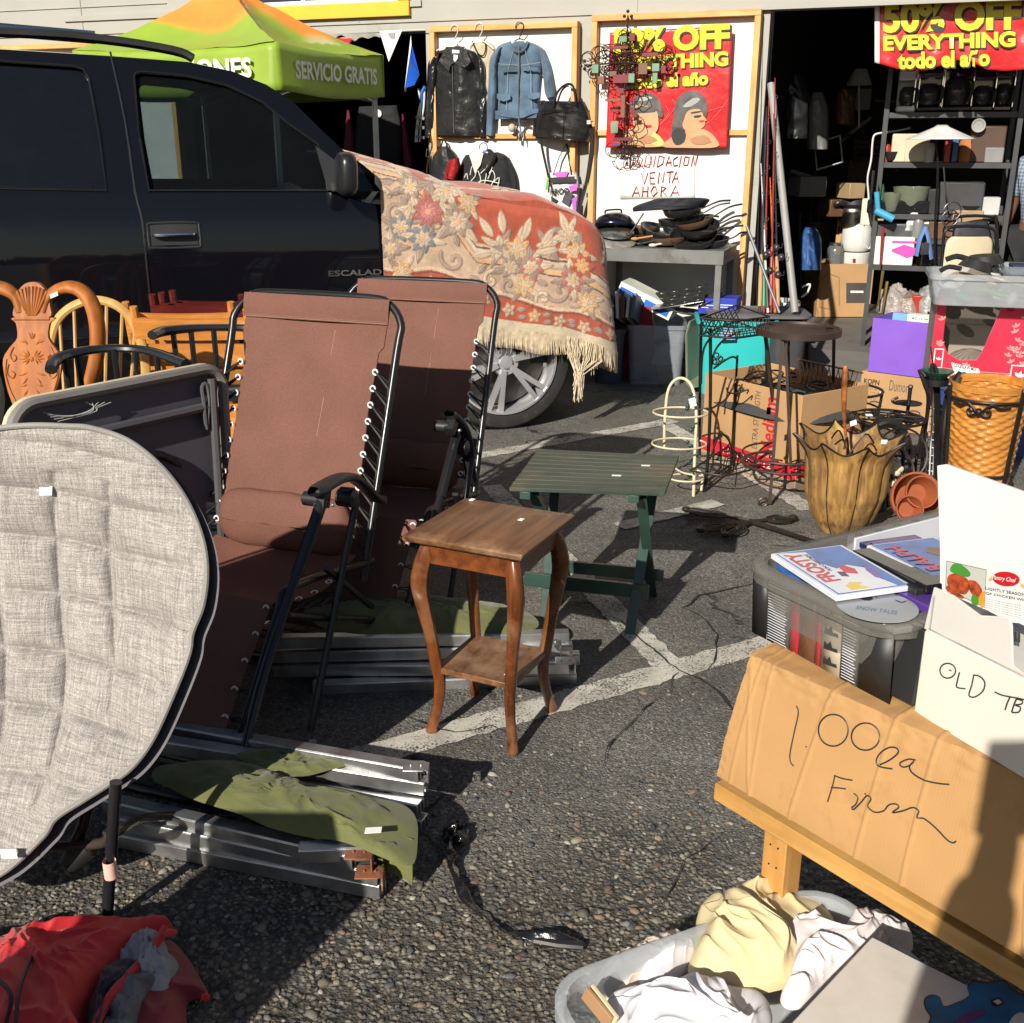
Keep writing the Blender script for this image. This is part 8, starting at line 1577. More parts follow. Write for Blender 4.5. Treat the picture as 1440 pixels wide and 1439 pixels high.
def skinned(name,keys,edges,J,m,par,grow=0,sub=2):
    me=bpy.data.meshes.new(name); ks=list(keys); me.from_pydata([J[k][:3] for k in ks],[(ks.index(a),ks.index(b_)) for a,b_ in edges if a in ks and b_ in ks],[]); o=bpy.data.objects.new(name,me); C.objects.link(o); o.parent=par
    md=o.modifiers.new('k','SKIN'); md.use_smooth_shade=True
    for i,k in enumerate(ks): r=J[k][3]+grow; me.skin_vertices[0].data[i].radius=(r,r); me.skin_vertices[0].data[i].use_root=(i==0)
    md=o.modifiers.new('u','SUBSURF'); md.levels=sub; md.render_levels=sub; me.materials.append(m); return o
J,E_=body(); skn=mat('skin',(.16,.075,.045),.5,var=.08,bst=0); skinned('body',J.keys(),E_,J,skn,pe)
def plaid():
    m=bpy.data.materials.new('plaid'); t,b_,o_=nt(m); co=coord(t)
    c=None
    for d_,s_ in (('X',13),('Z',13)):
        w_=N(t,'ShaderNodeTexWave',Scale=float(s_)); w_.bands_direction=d_; t.links.new(co,w_.inputs['Vector']); r=ramp(t,w_.outputs['Color'],[(.4,.25),(.6,1.0)]); c=r if c is None else mixc(t,.5,c,r)
    t.links.new(mixc(t,c,(.03,.05,.10),(.28,.34,.42)),b_.inputs['Base Color']); b_.inputs['Roughness'].default_value=.9; return m
skinned('plaid_shirt',['pel','abd','che','shl','ell0','shr','elr0'],[('pel','abd'),('abd','che'),('che','shl'),('shl','ell0'),('che','shr'),('shr','elr0')],{**J,'ell0':(-.25,.02,1.17,.055),'elr0':(.25,.02,1.17,.055)},plaid(),pe,.022)
skinned('shorts',['pel','hpl','knl0','hpr','knr0'],[('pel','hpl'),('hpl','knl0'),('pel','hpr'),('hpr','knr0')],{**J,'knl0':(-.11,-.01,.60,.085),'knr0':(.11,-.01,.60,.085)},cb,pe,.02)
b=MB(); b.ball((0,.01,1.68),(.088,.10,.09),14); b.build('hair',plb,pe,keep=True)
b=MB(); b.ball((0,-.115,1.60),(.014,.02,.02),8); b.ball((-.032,-.092,1.63),(.011,.008,.007),8); b.ball((.032,-.092,1.63),(.011,.008,.007),8); b.ball((0,-.098,1.555),(.024,.008,.006),8); b.build('face',skn,pe,keep=True)
pe.rotation_euler=(0,0,-.9)
# ---------- sale table in the near right corner ----------
P1=P(1055,918,z=.74); TF=Frame((P1.x,P1.y,0),-50.4); bench=wood('yellow_pine',(.56,.32,.10),(.44,.22,.06),.45,axis=0,coat=.15,scale=6); benv=wood('yellow_pine_v',(.56,.32,.10),(.44,.22,.06),.45,axis=2,coat=.15,scale=6)
tb=thing('sale_table','yellow pine trestle table carrying the disc bin and the white boxes','table',TF.w(.5,.35,0),rz=TF.a)
def tbx(b,x0,x1,y0,y1,z0,z1): return b.hexa([TF.w(x,y,z) for z in (z0,z1) for x,y in ((x0,y0),(x1,y0),(x1,y1),(x0,y1))])
b=tbx(MB(),0,1.1,.0,.85,.715,.738); b.build('tabletop',benv,tb)
ra=TF.px(1012,1096,-.045); rb2=TF.px(1440,1352,-.045); b=MB(); b.bar(TF.w(ra.x-.0,-.045,ra.z-.018),TF.w(rb2.x+.3,-.045,rb2.z-.018+(rb2.z-ra.z)/(rb2.x-ra.x)*.3),.028,.034); b.build('rail',bench,tb,bev=.002)
lx=TF.px(1097,1160,.01).x
for x,y in ((lx,.0),(lx+.75,.0),(lx,.78),(lx+.75,.78)): b=tbx(MB(),x-.024,x+.024,y,y+.05,0,.56); b.build('leg',benv,tb,bev=.002)
b=tbx(MB(),.04,1.05,-.025,-.001,.565,.712); b.build('apron',bench,tb)
p=TF.w(lx,0,.5); b=tbx(MB(),lx-.026,lx+.018,-.0025,-.0005,.44,.545); b.build('clear_tape',clear('tape',(.6,.45,.25),.4,.15),tb)
b=MB(); 
for dz in (.40,.36): 
    for dx in (-.008,.008): b.ball(TF.w(lx+dx,-.0015,dz),(.002,.0015,.002),6)
b.build('screw',plb,tb)
# cloth on the table
fl=bpy.data.materials.new('flower_print'); t,b_,o_=nt(fl); co=coord(t); v1=N(t,'ShaderNodeTexVoronoi',Scale=70.0); t.links.new(co,v1.inputs['Vector']); sc_=t.nodes.new('ShaderNodeSeparateColor'); t.links.new(v1.outputs['Color'],sc_.inputs[0])
t.links.new(mixc(t,ramp(t,v1.outputs['Distance'],[(.35,0.0),(.45,1.0)]),ramp(t,sc_.outputs[0],[(.2,(.45,.05,.2)),(.4,(.02,.02,.02)),(.6,(.7,.68,.66)),(.8,(.3,.08,.25))]),(.70,.68,.66)),b_.inputs['Base Color'])
cl_=thing('printed_tablecloth','white cloth printed with small pink and black flowers under the disc bin','tablecloth',TF.w(.4,.3,.74)); b=MB(); b.grid(lambda u,v:TF.w(.03+1.0*u,.02+.78*v,.7415+.004*abs(noise.noise(V((u*12,v*12,0))))),30,30); b.build('cloth',fl,cl_,sharp=180)
# cardboard front
cbd=mat('worn_cardboard',(.42,.235,.092),.8,var=.12,vs=5,bs=300,bst=.2,dirt=(.30,.16,.06),ds=6,dlo=.55,corr=1)
cf=thing('price_card','long creased cardboard flap hand lettered 1.00ea Firm, hung over the table edge','sign',TF.w(.3,-.03,.65),rz=TF.a)
q1=TF.px(1058,917,-.02); q2=TF.px(1010,1090,-.06); q3=TF.px(1440,1345,-.06); q4=TF.px(1440,1087,-.02)
rs=random.Random(12); cre=[(rs.uniform(-.02,.6),rs.uniform(-.03,.03),rs.uniform(.0015,.003)) for k in range(7)]
def cfn(u,v): # v 0 bottom .. 1 edge .. folded top
    x=u*1.4; bz=q2.z+(q3.z-q2.z)*x; tz_=q1.z+(q4.z-q1.z)*x; xb=q2.x+(q3.x-q2.x)*x; xt=q1.x+(q4.x-q1.x)*x
    if v<.8: s=v/.8; y=-.062+.042*s**1.5; X_=xb+(xt-xb)*s; z=bz+(tz_-bz)*s; z-=.012*max(0,s-.9)*10*.5
    else: s=(v-.8)/.2; y=-.02+.12*s; X_=xt; z=tz_-.006+.004*math.sin(PI*s)
    o=0
    for cx_,sk,h in cre: d=abs(X_-cx_-sk*v*2); o+=h*max(0,1-d/.0045)
    o+=.0015*noise.noise(V((X_*14,v*5,2)))+.003*noise.noise(V((X_*40,v*22,5)))*(v>.66 and v<.86)
    if u<.02 or .76<v<.8: o+=.002*noise.noise(V((X_*90,v*80,1)))
    return TF.w(X_,y-o,z+(o if v>.8 else 0))
b=MB(); b.grid(cfn,420,60); b.build('card',cbd,cf,sharp=180,solid=.004)
from mathutils.bvhtree import BVHTree
cbv=BVHTree.FromPolygons([V(v) for v in b.v],b.f)
def CFP(x,y):
    h=cbv.ray_cast(V((0,0,CH)),ray(x,y).normalized()); return h[0]-ray(x,y).normalized()*.0030
def Z7(*pts): return [(980+x/3.128,880+y/3.128) for x,y in pts]
def ell(cx,cy,rx_,ry,a0=0,a1=6.6,n=16): return [(cx+rx_*math.cos(a),cy+ry*math.sin(a)) for a in np.linspace(a0,a1,n)]
mark=mat('black_marker',(.02,.025,.025),.5,bst=0)
strokes=[Z7((437,352),(446,385),(428,470),(410,560),(412,600),(426,618)),Z7((479,531),(483,534)),Z7(*ell(600,460,65,70,-1.6,4.9)),Z7(*ell(742,488,62,60,-.9,5.6)),Z7((805,612),(850,590),(885,560),(880,540),(850,535),(812,556),(790,590),(800,618),(860,630)),Z7((962,592),(930,588),(893,605),(905,622),(935,615),(955,596),(935,620),(950,650),(1000,680),(1060,694),(1110,699)),
 Z7((607,657),(598,700),(575,775)),Z7((607,660),(640,672),(684,680)),Z7((590,712),(625,714),(655,718)),Z7((690,738),(708,755),(700,785),(682,800),(690,808),(720,780),(748,748),(765,762),(752,795),(780,820),(820,815),(845,788),(875,785),(888,800),(860,822),(905,815),(950,800),(975,815),(968,845),(1000,850),(1050,890),(1100,942),(1125,955),(1140,948)),Z7((738,738),(744,742))]
b=MB()
for s in strokes: b.tube([CFP(q.x,q.y) for q in spl([V((x,y,0)) for x,y in s],5)],.0013,5)
b.build('handwriting',mark,cf)
# disc bin
A_=P(1040,786,z=.89); BFm=Frame(A_,31); bw_d=.325; bw_w=.60; fr=Frame(BFm.w(bw_w/2,-bw_d/2,0)-V((0,0,A_.z)),31)
db=thing('disc_bin','smoky clear plastic bin full of film and music discs on the sale table','bin',(fr.o.x,fr.o.y,.744),rz=fr.a); smk=clear('smoky_bin_plastic',(.36,.345,.31),.26,.15)
b=MB(); tubm(b,fr,bw_w-.03,bw_d-.03,.146,r=.05,taper=.93,lip=.018,z0=.744); b.build('body',smk,db,sharp=50)
b=MB(); skin_loops(b,[rr3(fr,0,0,bw_w+.004,bw_d+.004,.872,.06),rr3(fr,0,0,bw_w+.010,bw_d+.010,.876,.065),rr3(fr,0,0,bw_w+.010,bw_d+.010,.886,.065),rr3(fr,0,0,bw_w-.004,bw_d-.004,.893,.06),rr3(fr,0,0,bw_w-.032,bw_d-.032,.891,.045),rr3(fr,0,0,bw_w-.034,bw_d-.034,.876,.045)],cap=False); b.build('rim',clear('smoky_rim',(.40,.385,.36),.20,.10),db,sharp=60)
GD='film and music cases in the smoky bin'
def case(lab,x,y,z,w_,d_,h_,rz,m,tilt=0,cat='disc case',ang2=0):
    p=fr.w(x,y,z); o=thing('disc_case',lab,cat,p,GD); R=Matrix.Rotation(fr.a+math.radians(rz),3,'Z')@Matrix.Rotation(math.radians(tilt),3,'Y')@Matrix.Rotation(math.radians(ang2),3,'X'); b=MB(); b.box(p,(w_,d_,h_),rot=R); b.build('case',m,o,bev=.0012); return o,p,R
def onc(o,p,R,h_,pts,m,name,lift=.0004,z=0): b=MB(); b.poly([p+R@V((x,y,h_/2+lift)) for x,y in pts],R@V((0,0,.0004))); return b.build(name,m,o)
cblue=mat('cover_blue',(.03,.13,.45),.15,coat=.6,bst=0,var=.5,vs=16); cwh=mat('cover_white',(.66,.68,.74),.15,coat=.6,bst=0); cred=mat('cover_red',(.50,.02,.05),.2,coat=.5,bst=0); cylw=mat('cover_yellow',(.66,.50,.10),.2,coat=.5,bst=0); cbrn=mat('cover_brown',(.16,.07,.05),.2,coat=.5,bst=0); clc=clear('case_plastic',(.6,.62,.66),.22,.04); cnv=mat('cover_navy',(.015,.02,.08),.2,coat=.5,bst=0); cpur=mat('cover_purple',(.09,.04,.25),.25,coat=.5,bst=0)
# flat clear case on top with snowy cover
c0=P(1180,804,z=.902); l0=fr.l(c0); o,p,R=case('clear disc case with a blue and white snowy winter cover, flat on top','' and 0 or l0.x,l0.y,.902,.190,.138,.009,77,cwh); hh=.009
onc(o,p,R,hh,[(-.09,-.062),(.09,-.062),(.09,.062),(-.09,.062)],cblue,'cover_sky')
onc(o,p,R,hh,[(-.088,.060),(-.088,-.045),(-.05,-.035),(-.02,-.050),(.01,-.02),(.0,.005),(.03,.018),(.08,.012),(.088,.060)],cwh,'cover_snow',.0009); onc(o,p,R,hh,[(-.085,.035),(-.085,.0),(-.07,.012),(-.062,.0),(-.055,.018),(-.068,.035)],cylw,'cover_shape',.0014); onc(o,p,R,hh,[(-.03,-.015),(-.01,-.022),(.012,-.012),(.0,.0),(-.02,.002)],cred,'cover_shape',.0014); onc(o,p,R,hh,[(-.06,-.040),(-.03,-.050),(.0,-.045),(-.02,-.036),(-.05,-.032)],mat('cover_violet',(.2,.12,.35),.2,bst=0),'cover_shape',.0014); onc(o,p,R,hh,[(-.035,.005),(-.015,.002),(-.012,.013),(-.03,.016)],cnv,'cover_shape',.0014)
g0=fr.l(p)
def ctext(s,x,y,w_,h_,m,lift=.002,vert=False,par=None,pp=None,RR=None,H=.009):
    pp=pp or p; RR=RR or R; par=par or o; u=RR@V((w_,0,0)); v=RR@V((0,h_,0)); 
    if vert: u=RR@V((0,w_,0)); v=RR@V((-h_,0,0))
    text(s,pp+RR@V((x,y,H/2)),u,v,m,par,name='title_lettering',lift=lift,bold=.03)
ctext('FROSTY',-.045,.026,.125,.030,cred); ctext('FUN CHRISTMAS',-.005,.016,.075,.007,cnv)
# bare disc
dp=P(1233,853,z=.894); o=thing('bare_disc','silver printed disc lying loose under the snowy cover case','disc',dp); b=MB(); b.lathe([(.008,0),(.06,0),(.06,.0012),(.008,.0012)],dp,64); b.build('disc',mat('disc_print',(.36,.38,.42),.25,.4,bst=0,var=.06),o); b=MB(); 
for s in ([(-.02,.03),(.0,.04),(.01,.03)],[(.035,.02),(.042,.012),(.05,.018)]): b.tube([dp+V((x,y,.0016)) for x,y in s],.0008,4,sm=3)
b.lathe([(.0,.0013),(.011,.0016)],dp+V((-.008,.03,0)),16,cap=False); b.build('disc_logo',ink,o); text('SNOW TALES',dp+V((-.036,-.012,.0013)),V((.055,-.02,0)),V((.006,.012,0)),mat('disc_teal',(.05,.2,.3),.4,bst=0),o,name='disc_lettering',lift=.0006)
for lab,x,y,rz,m_,zz_ in (('pale blue disc case lying low at the left corner of the bin',-.20,.03,80,cblue,.876),('white disc case lying low by the near wall of the bin',-.19,-.07,74,cwh,.870),('orange edged disc case lying under the loose silver disc',-.08,-.09,70,mat('cover_orange',(.5,.18,.04),.3,coat=.4,bst=0),.878),('light blue disc case lying low against the far wall',-.14,.085,84,mat('cover_sky',(.16,.34,.55),.2,coat=.5,bst=0),.872),('red disc case lying flat right of the loose disc',-.01,-.10,76,cred,.874),('navy disc case lying flat between the two pictured covers',.0,.03,78,cnv,.876)):
    o,p,R=case(lab,x,y,zz_,.19,.12,.010,rz,m_,tilt=1); onc(o,p,R,.010,[(-.08,-.045),(.02,-.05),(.05,.0),(.0,.04),(-.07,.03)],cwh if m_ is not cwh else cblue,'cover_shape',.0006); onc(o,p,R,.010,[(.04,-.05),(.085,-.05),(.085,.045),(.05,.05)],cpur,'cover_shape',.0010)
# rows of upright cases
rs=random.Random(3); cl_m=[plb,cnv,glk,mat('cover_orange',(.5,.18,.04),.3,coat=.4,bst=0),plb,cblue,glk,cwh,cpur,plb,cred,cnv]
nm_=['black','navy','gloss black','orange','matt black','blue','dark','white','purple','plain black','red','deep navy']
for k in range(11):
    t=k/10; x=-.245+.0+.016*k; case('upright %s disc case, %s of the row near the front of the bin'%(nm_[k],['first','second','third','fourth','fifth','sixth','seventh','eighth','ninth','tenth','eleventh'][k]),x,-.095,.818,.0135,.17,.118,0,cl_m[k],tilt=8+k*.4)
for k in range(12):
    x=-.05+.021*k; case('upright %s disc case, %s in the long front row'%(nm_[(k*5)%12],['first','second','third','fourth','fifth','sixth','seventh','eighth','ninth','tenth','eleventh','last'][k]),x,-.10,.822,.0145,.13,.125,0,cl_m[(k*5)%12],tilt=10)
for lab,x,y,z,rz,m_,ti,w_ in (('black disc case lying slanted behind the snowy cover, nearest it',1238,800,.896,77,plb,3,.19),('purple backed disc case under the slanted black one',1262,826,.889,77,cpur,3,.19),('black disc case lying behind the purple one',1256,794,.904,77,glk,3,.19)):
    q=fr.l(P(x+14,y+6,z=z)); case(lab,q.x,q.y,z,w_,.05 if 'slanted' in lab else .06,.014,rz,m_,tilt=ti)
q=fr.l(P(1318,790,z=.905)); o,p,R=case('clear disc case with a blue and brown cover and red title','' and 0 or q.x,q.y,.905,.19,.138,.012,77,cwh,tilt=2); hh=.012
onc(o,p,R,hh,[(-.09,-.062),(.09,-.062),(.09,.062),(-.09,.062)],cblue,'cover_sky'); onc(o,p,R,hh,[(-.03,-.045),(.03,-.05),(.05,-.02),(.03,.0),(.0,-.01),(-.02,.01)],cbrn,'cover_shape',.0009); onc(o,p,R,hh,[(-.085,-.06),(-.05,-.055),(-.06,-.02),(-.085,-.01)],cwh,'cover_shape',.0012); ctext('RALPH',-.05,.022,.12,.032,cred,H=.012,lift=.0022)
q=fr.l(P(1250,752,z=.87)); o,p,R=case('white disc case with coloured dots on its spine',q.x+.10,q.y,.862,.40,.02,.045,0,cwh); b=MB()
for k,c_ in enumerate((cred,cblue,mat('cover_green',(.1,.4,.15),.3,bst=0),cpur)): onc(o,p,R,.045,[(-.18+.05*k+.01*math.cos(a),.007*math.sin(a)) for a in np.linspace(0,6.28,9)[:-1]],c_,'spine_dot')
# case covers pressed against the near wall
def wallp(x0,x1,z0,z1,m_,nm,par,off=.004): b=MB(); xx=-(bw_w-.03)/2*.95+off; b.hexa([fr.w(xx-.010*(z-.744)/.14,y,z) for z in (z0,z1) for y in (x0,x1)]+[fr.w(xx+.001-.010*(z-.744)/.14,y,z) for z in (z0,z1) for y in (x0,x1)]) if False else b.add([fr.w(xx-.010*(z-.744)/.14,y,z) for y,z in ((x0,z0),(x1,z0),(x1,z1),(x0,z1))],[(0,1,2,3)]); return b.build(nm,m_,par,solid=.001)
o=thing('disc_case','case sleeve with a red spine and fine print pressed against the near bin wall','disc case',fr.w(-.26,0,.80),GD)
for y0,y1,m_,nm in ((.15,.115,plb,'black_panel'),(.113,.062,mat('print_grey2',(.10,.095,.09),.4,bst=0),'text_panel'),(.060,.040,cred,'red_spine'),(.038,.004,cbrn,'picture_panel'),(.002,-.008,cred,'red_strip'),(-.010,-.050,mat('cream_print',(.5,.44,.36),.4,bst=0),'silhouette_panel'),(-.052,-.085,mat('print_grey2'),'text_panel'),(-.087,-.15,plb,'black_panel')): wallp(y0,y1,.752,.868,m_,nm,o,.001)
b=MB(); xx=-(bw_w-.03)/2*.95-.0012
def wq(y,z): return fr.w(xx-.010*(z-.744)/.14,y,z)
for y0,y1 in ((.110,.066),(-.055,-.083)):
    for k in range(22): z=.758+.005*k; b.tube([wq(y0,z),wq(y1+.006*((k*7)%5)/5,z)],.0007,3)
b.build('fine_print',mat('cover_white'),o)
b=MB()
for k in range(4):
    z=.764+.027*k; b.poly([wq(-.016,z),wq(-.046,z+.004),wq(-.044,z+.01),wq(-.034,z+.008),wq(-.03,z+.018),wq(-.024,z+.01),wq(-.018,z+.014)],fr.x*-.0004)
b.build('silhouettes',ink,o)
# white box OLD TBR
B1=P(1284,1003,z=.745); BF=Frame((B1.x,B1.y,0),-64); z1=P(1300,886,Y=B1.y).z
wbx=thing('white_box','plain cream white cardboard box hand lettered OLD, right of the disc bin','box',BF.w(.2,.15,.745),rz=BF.a)
b=MB(); b.hexa([BF.w(x,y,z) for z in (.745,z1) for x,y in ((0,0),(.42,0),(.42,.32),(0,.32))]); b.build('body',whcard,wbx,bev=.003)
def BP(x,y,o=0): return PL(x,y,BF.o-BF.y*o,BF.y)
def Z5(*pts): return [(1000+x/3.27,640+y/3.27) for x,y in pts]
b=MB()
for s in (Z5(*ell(1088,992,36,34,-1.2,5.4)),Z5((1096,988),(1104,992)),Z5((1142,1000),(1132,1040),(1130,1068),(1168,1075)),Z5((1208,1010),(1198,1060),(1185,1105),(1212,1113),(1250,1085),(1258,1045),(1235,1018),(1206,1012)),Z5((1305,1090),(1340,1105),(1410,1118),(1439,1125)),Z5((1375,1112),(1362,1140),(1352,1172)),Z5((1405,1120),(1392,1150),(1382,1182)),Z5((1405,1122),(1430,1130),(1428,1145),(1398,1150),(1422,1160),(1415,1182),(1384,1184)),Z5((1470,1130),(1455,1200)),Z5((1470,1132),(1500,1145),(1460,1165),(1500,1210))):
    b.tube(spl([BP(x,y,.001) for x,y in s],3),.0011,5)
b.build('handwriting',mark,wbx)
# frozen food box with upright flap
gcard=mat('grey_white_card',(.56,.54,.50),.7,var=.06,bs=80,bst=.25,dirt=(.48,.44,.38),ds=5,dlo=.6)
F2=Frame(BF.w(.0,.035,0),-64)
def FP(x,y,o=0): return PL(x,y,F2.o-F2.y*o,F2.y)
pcx=thing('food_box','torn white food carton with a raised flap and pictured label, on the cream box','box',BF.w(.15,.1,z1),rz=BF.a)
tp_=[(1318,655),(1330,653),(1440,692),(1500,714),(1500,905),(1440,880),(1322,820),(1322,775)]
b=MB(); b.poly([FP(x,y) for x,y in tp_],F2.y*.004); b.build('flap',mat('flap_white',(.66,.66,.65),.6,bst=.15,bs=60,var=.04),pcx)
b=MB(); b.poly([BP(x,y,-.004) for x,y in ((1313,826),(1340,838),(1378,866),(1418,868),(1422,880),(1424,936),(1440,948),(1500,985),(1500,998),(1299,884))],BF.y*.004); b.build('front_wall',gcard,pcx,bev=.001)
b=MB(); c_=[BP(1313,826,-.004),BP(1299,884,-.004)]; b.poly([BF.w(.004,.004,z1+.002),BF.w(.004,.3,z1+.002),BF.w(.004,.3,z1+.07),BF.w(.004,.004,z1+.055)],BF.x*.004); b.poly([BF.w(.004,.30,z1+.002),BF.w(.42,.30,z1+.002),BF.w(.42,.30,z1+.07),BF.w(.004,.30,z1+.07)],BF.y*.004); b.poly([BF.w(.004,.004,z1+.001),BF.w(.42,.004,z1+.001),BF.w(.42,.3,z1+.001),BF.w(.004,.3,z1+.001)],V((0,0,.003))); b.build('tray_walls',gcard,pcx)
def fdec(pts,m_,nm,o_=.0012,sm=0): 
    pts=[V((x,y,0)) for x,y in pts]; pts=spl(pts,sm,True) if sm else pts; b=MB(); b.poly([FP(q.x,q.y,o_) for q in pts],F2.y*.0004); return b.build(nm,m_,pcx)
fdec(Z5((1060,440),(1439,540),(1500,555),(1500,780),(1380,770),(1270,715),(1062,625)),mat('label_paper',(.70,.70,.69),.4,bst=0),'label',.0006)
fdec(Z5((1082,487),(1266,528),(1252,700),(1078,615)),mat('label_photo_back',(.5,.5,.46),.4,bst=0),'label_picture',.0012)
b=MB(); b.tube([FP(x,y,.0018) for x,y in Z5((1083,487),(1266,528),(1256,700),(1078,615))],.0004,4,closed=True); b.build('picture_border',ink,pcx)
chk=mat('roast_red',(.35,.06,.015),.35,bst=0,var=.6,vs=90)
for pts in (Z5((1088,560),(1120,545),(1170,565),(1190,600),(1170,640),(1130,630),(1090,600)),Z5((1180,580),(1215,580),(1245,620),(1240,660),(1205,645),(1185,615)),Z5((1085,600),(1110,620),(1160,650),(1150,660),(1086,628))): fdec(pts,chk,'roast_picture',.0024,3)
for pts in (Z5((1098,530),(1115,500),(1150,505),(1190,540),(1180,560),(1130,548)),Z5((1200,645),(1228,655),(1225,690),(1198,680))): fdec(pts,mat('herb_green',(.05,.25,.03),.5,bst=0),'herb_picture',.0032,3)
fdec(Z5((1228,660),(1256,625),(1252,698),(1235,692)),mat('orange_print',(.65,.28,.02),.5,bst=0),'fruit_picture',.0030,2)
fdec(Z5(*[(1356+62*math.cos(a)-6*math.sin(a),570+33*math.sin(a)+8*math.cos(a)) for a in np.linspace(0,6.28,25)[:-1]]),mat('logo_red',(.5,.01,.02),.4,bst=0),'logo_oval',.0020)
for pts in (Z5((1272,575),(1290,555),(1296,570),(1285,582)),Z5((1424,590),(1440,600),(1436,615),(1422,604))): fdec(pts,mat('wheat_print',(.6,.42,.12),.5,bst=0),'wheat_mark',.0014)
def ftext(s,a,c_,h_,m_,bold=.0,lift=.0024,sh=0):
    a,c_=Z5(a,c_); A=FP(*a); B=FP(*c_); U=FP(a[0]+.0,a[1]-h_/3.27)-A; text(s,A,B-A,U,m_,pcx,lift=lift,bold=bold,shear=sh)
ftext('Pantry Chef',(1300,575),(1412,592),26,mat('print_white'),.01,.0034,.3)
ftext('LIGHTLY SEASONED FULLY',(1268,618),(1560,668),13,ink,.01); ftext('IQF CHICKEN WING SECTIONS',(1264,640),(1600,702),13,ink,.01)
for k in range(6): ftext('IIIIIIII IIIII IIIIIIIIII IIIIII',(1262,660+k*10),(1430,695+k*11),4,mgr)
ftext('OF USA',(1384,782),(1418,790),8,ink); 
b=MB(); rs=random.Random(1)
for k in range(14): x=1384+k*2.7; a,c_=Z5((x,808+k*.6),(x,855+k*.6)); b.tube([FP(*a,.0020),FP(*c_,.0020)],rs.choice((.0003,.0006)),3)
b.build('barcode',ink,pcx)
# ---------- linen tub ----------
t1=P(800,1385,z=.30); t2=P(1150,1258,z=.30); lf=Frame((t1+(t2-t1)*.5)-V((0,0,.3)),math.degrees(math.atan2(t2.y-t1.y,t2.x-t1.x))); tw=(t2-t1).length+.06; lfc=Frame(lf.w(0,-.185,0),math.degrees(lf.a))
lt=thing('linen_tub','shallow clear plastic tub of folded linens on the ground before the sale table','tub',(lfc.o.x,lfc.o.y,0),rz=lfc.a)
b=MB(); tubm(b,lfc,tw,.40,.30,r=.07,taper=.9,lip=.014); b.build('body',clear('frosted_plastic',(.66,.70,.73),.36,.28),lt,sharp=50)
ylw=mat('yellow_linen',(.62,.52,.30),.85,var=.06,bs=400,bst=.25); whl=mat('white_linen',(.68,.67,.72),.85,var=.04,bs=400,bst=.25); pkl=mat('pale_pink_linen',(.66,.60,.60),.85,var=.04,bs=400,bst=.25); crl=mat('cream_linen',(.60,.52,.44),.9,var=.06,bs=400,bst=.3)
GL='folded linens heaped in the clear tub'
def linen(lab,out,z,h,seed,m_,f=.024,fs=16):
    c_=P(sum(q[0] for q in out)/len(out),sum(q[1] for q in out)/len(out),z=z); o=thing('folded_linen',lab,'linen',c_,GL); b=MB(); heap(b,out,z,h,seed,f,fs,n=190,m=80,pw=.6); b.build('cloth',m_,o,sharp=180,smooth=4)
linen('cream towel at the left end of the tub',[(830,1400),(870,1360),(930,1335),(980,1330),(985,1380),(930,1420),(850,1439)],.20,.07,3,crl,.018,22)
linen('pale yellow sheet heaped highest in the tub, beside the table leg',[(980,1300),(1020,1275),(1080,1262),(1140,1270),(1165,1290),(1160,1330),(1140,1370),(1110,1390),(1040,1395),(985,1385),(965,1370),(975,1335)],.25,.09,5,ylw,.034,13)
linen('pale pink sheet spilling over the right side of the tub',[(1090,1320),(1140,1300),(1180,1315),(1225,1285),(1262,1300),(1292,1335),(1240,1370),(1180,1400),(1110,1420),(1085,1395),(1120,1360)],.26,.06,9,pkl,.034,15)
linen('white sheet in front with pressed folds at the near rim',[(850,1425),(890,1395),(960,1385),(1010,1390),(1070,1395),(1095,1430),(1060,1470),(960,1490),(860,1480)],.26,.055,13,whl,.030,14)
linen('thin white pillow case tucked along the left rim behind',[(900,1375),(935,1345),(980,1335),(985,1350),(945,1380),(910,1395)],.24,.045,17,whl,.012,14)
for k,(a,c_) in enumerate((((822,1395),(858,1439)),((830,1392),(866,1439)))):
    o=thing('wooden_hanger',['thin wooden hanger arm standing in the left corner of the tub','second wooden slat beside the hanger arm in the tub'][k],'hanger',P(*a,z=.28)); b=MB(); b.bar(P(a[0],a[1],z=.30),P(c_[0],c_[1],z=.28),.006,.03); b.build('arm',mat('pale_wood',(.6,.48,.3),.6) if k else mat('brown_wood',(.35,.2,.1),.5),o,bev=.001)
# painted board
W1=P(1226,1317,z=.40); WB=Frame((W1.x,W1.y,0),-43.8); pbd=thing('painted_board','white painted board with a blue figure on it, lying under the sale table edge','board',(W1.x,W1.y,.4))
b=MB(); b.hexa([WB.w(x,y,z) for z in (.385,.400) for x,y in ((0,-.55),(.9,-.55),(.9,0),(0,0))]); b.build('panel',mat('board_white',(.60,.57,.52),.45,var=.06,bst=.15,dirt=(.5,.46,.4),ds=3),pbd,bev=.002)
def Z6(*pts): return [(760+x/2.118,1180+y/2.118) for x,y in pts]
def bdec(pts,m_,nm,z,sm=3): 
    pts=[P(x,y,z=z) for x,y in pts]; pts=spl(pts,sm,True) if sm else pts; b=MB(); b.poly(pts,V((0,0,.0006))); return b.build(nm,m_,pbd)
fig=[(1160,560),(1165,530),(1150,505),(1148,480),(1165,468),(1190,472),(1203,500),(1240,490),(1278,470),(1272,445),(1290,428),(1335,432),(1380,425),(1398,445),(1440,470),(1480,480),(1500,560),(1480,640),(1200,640)]
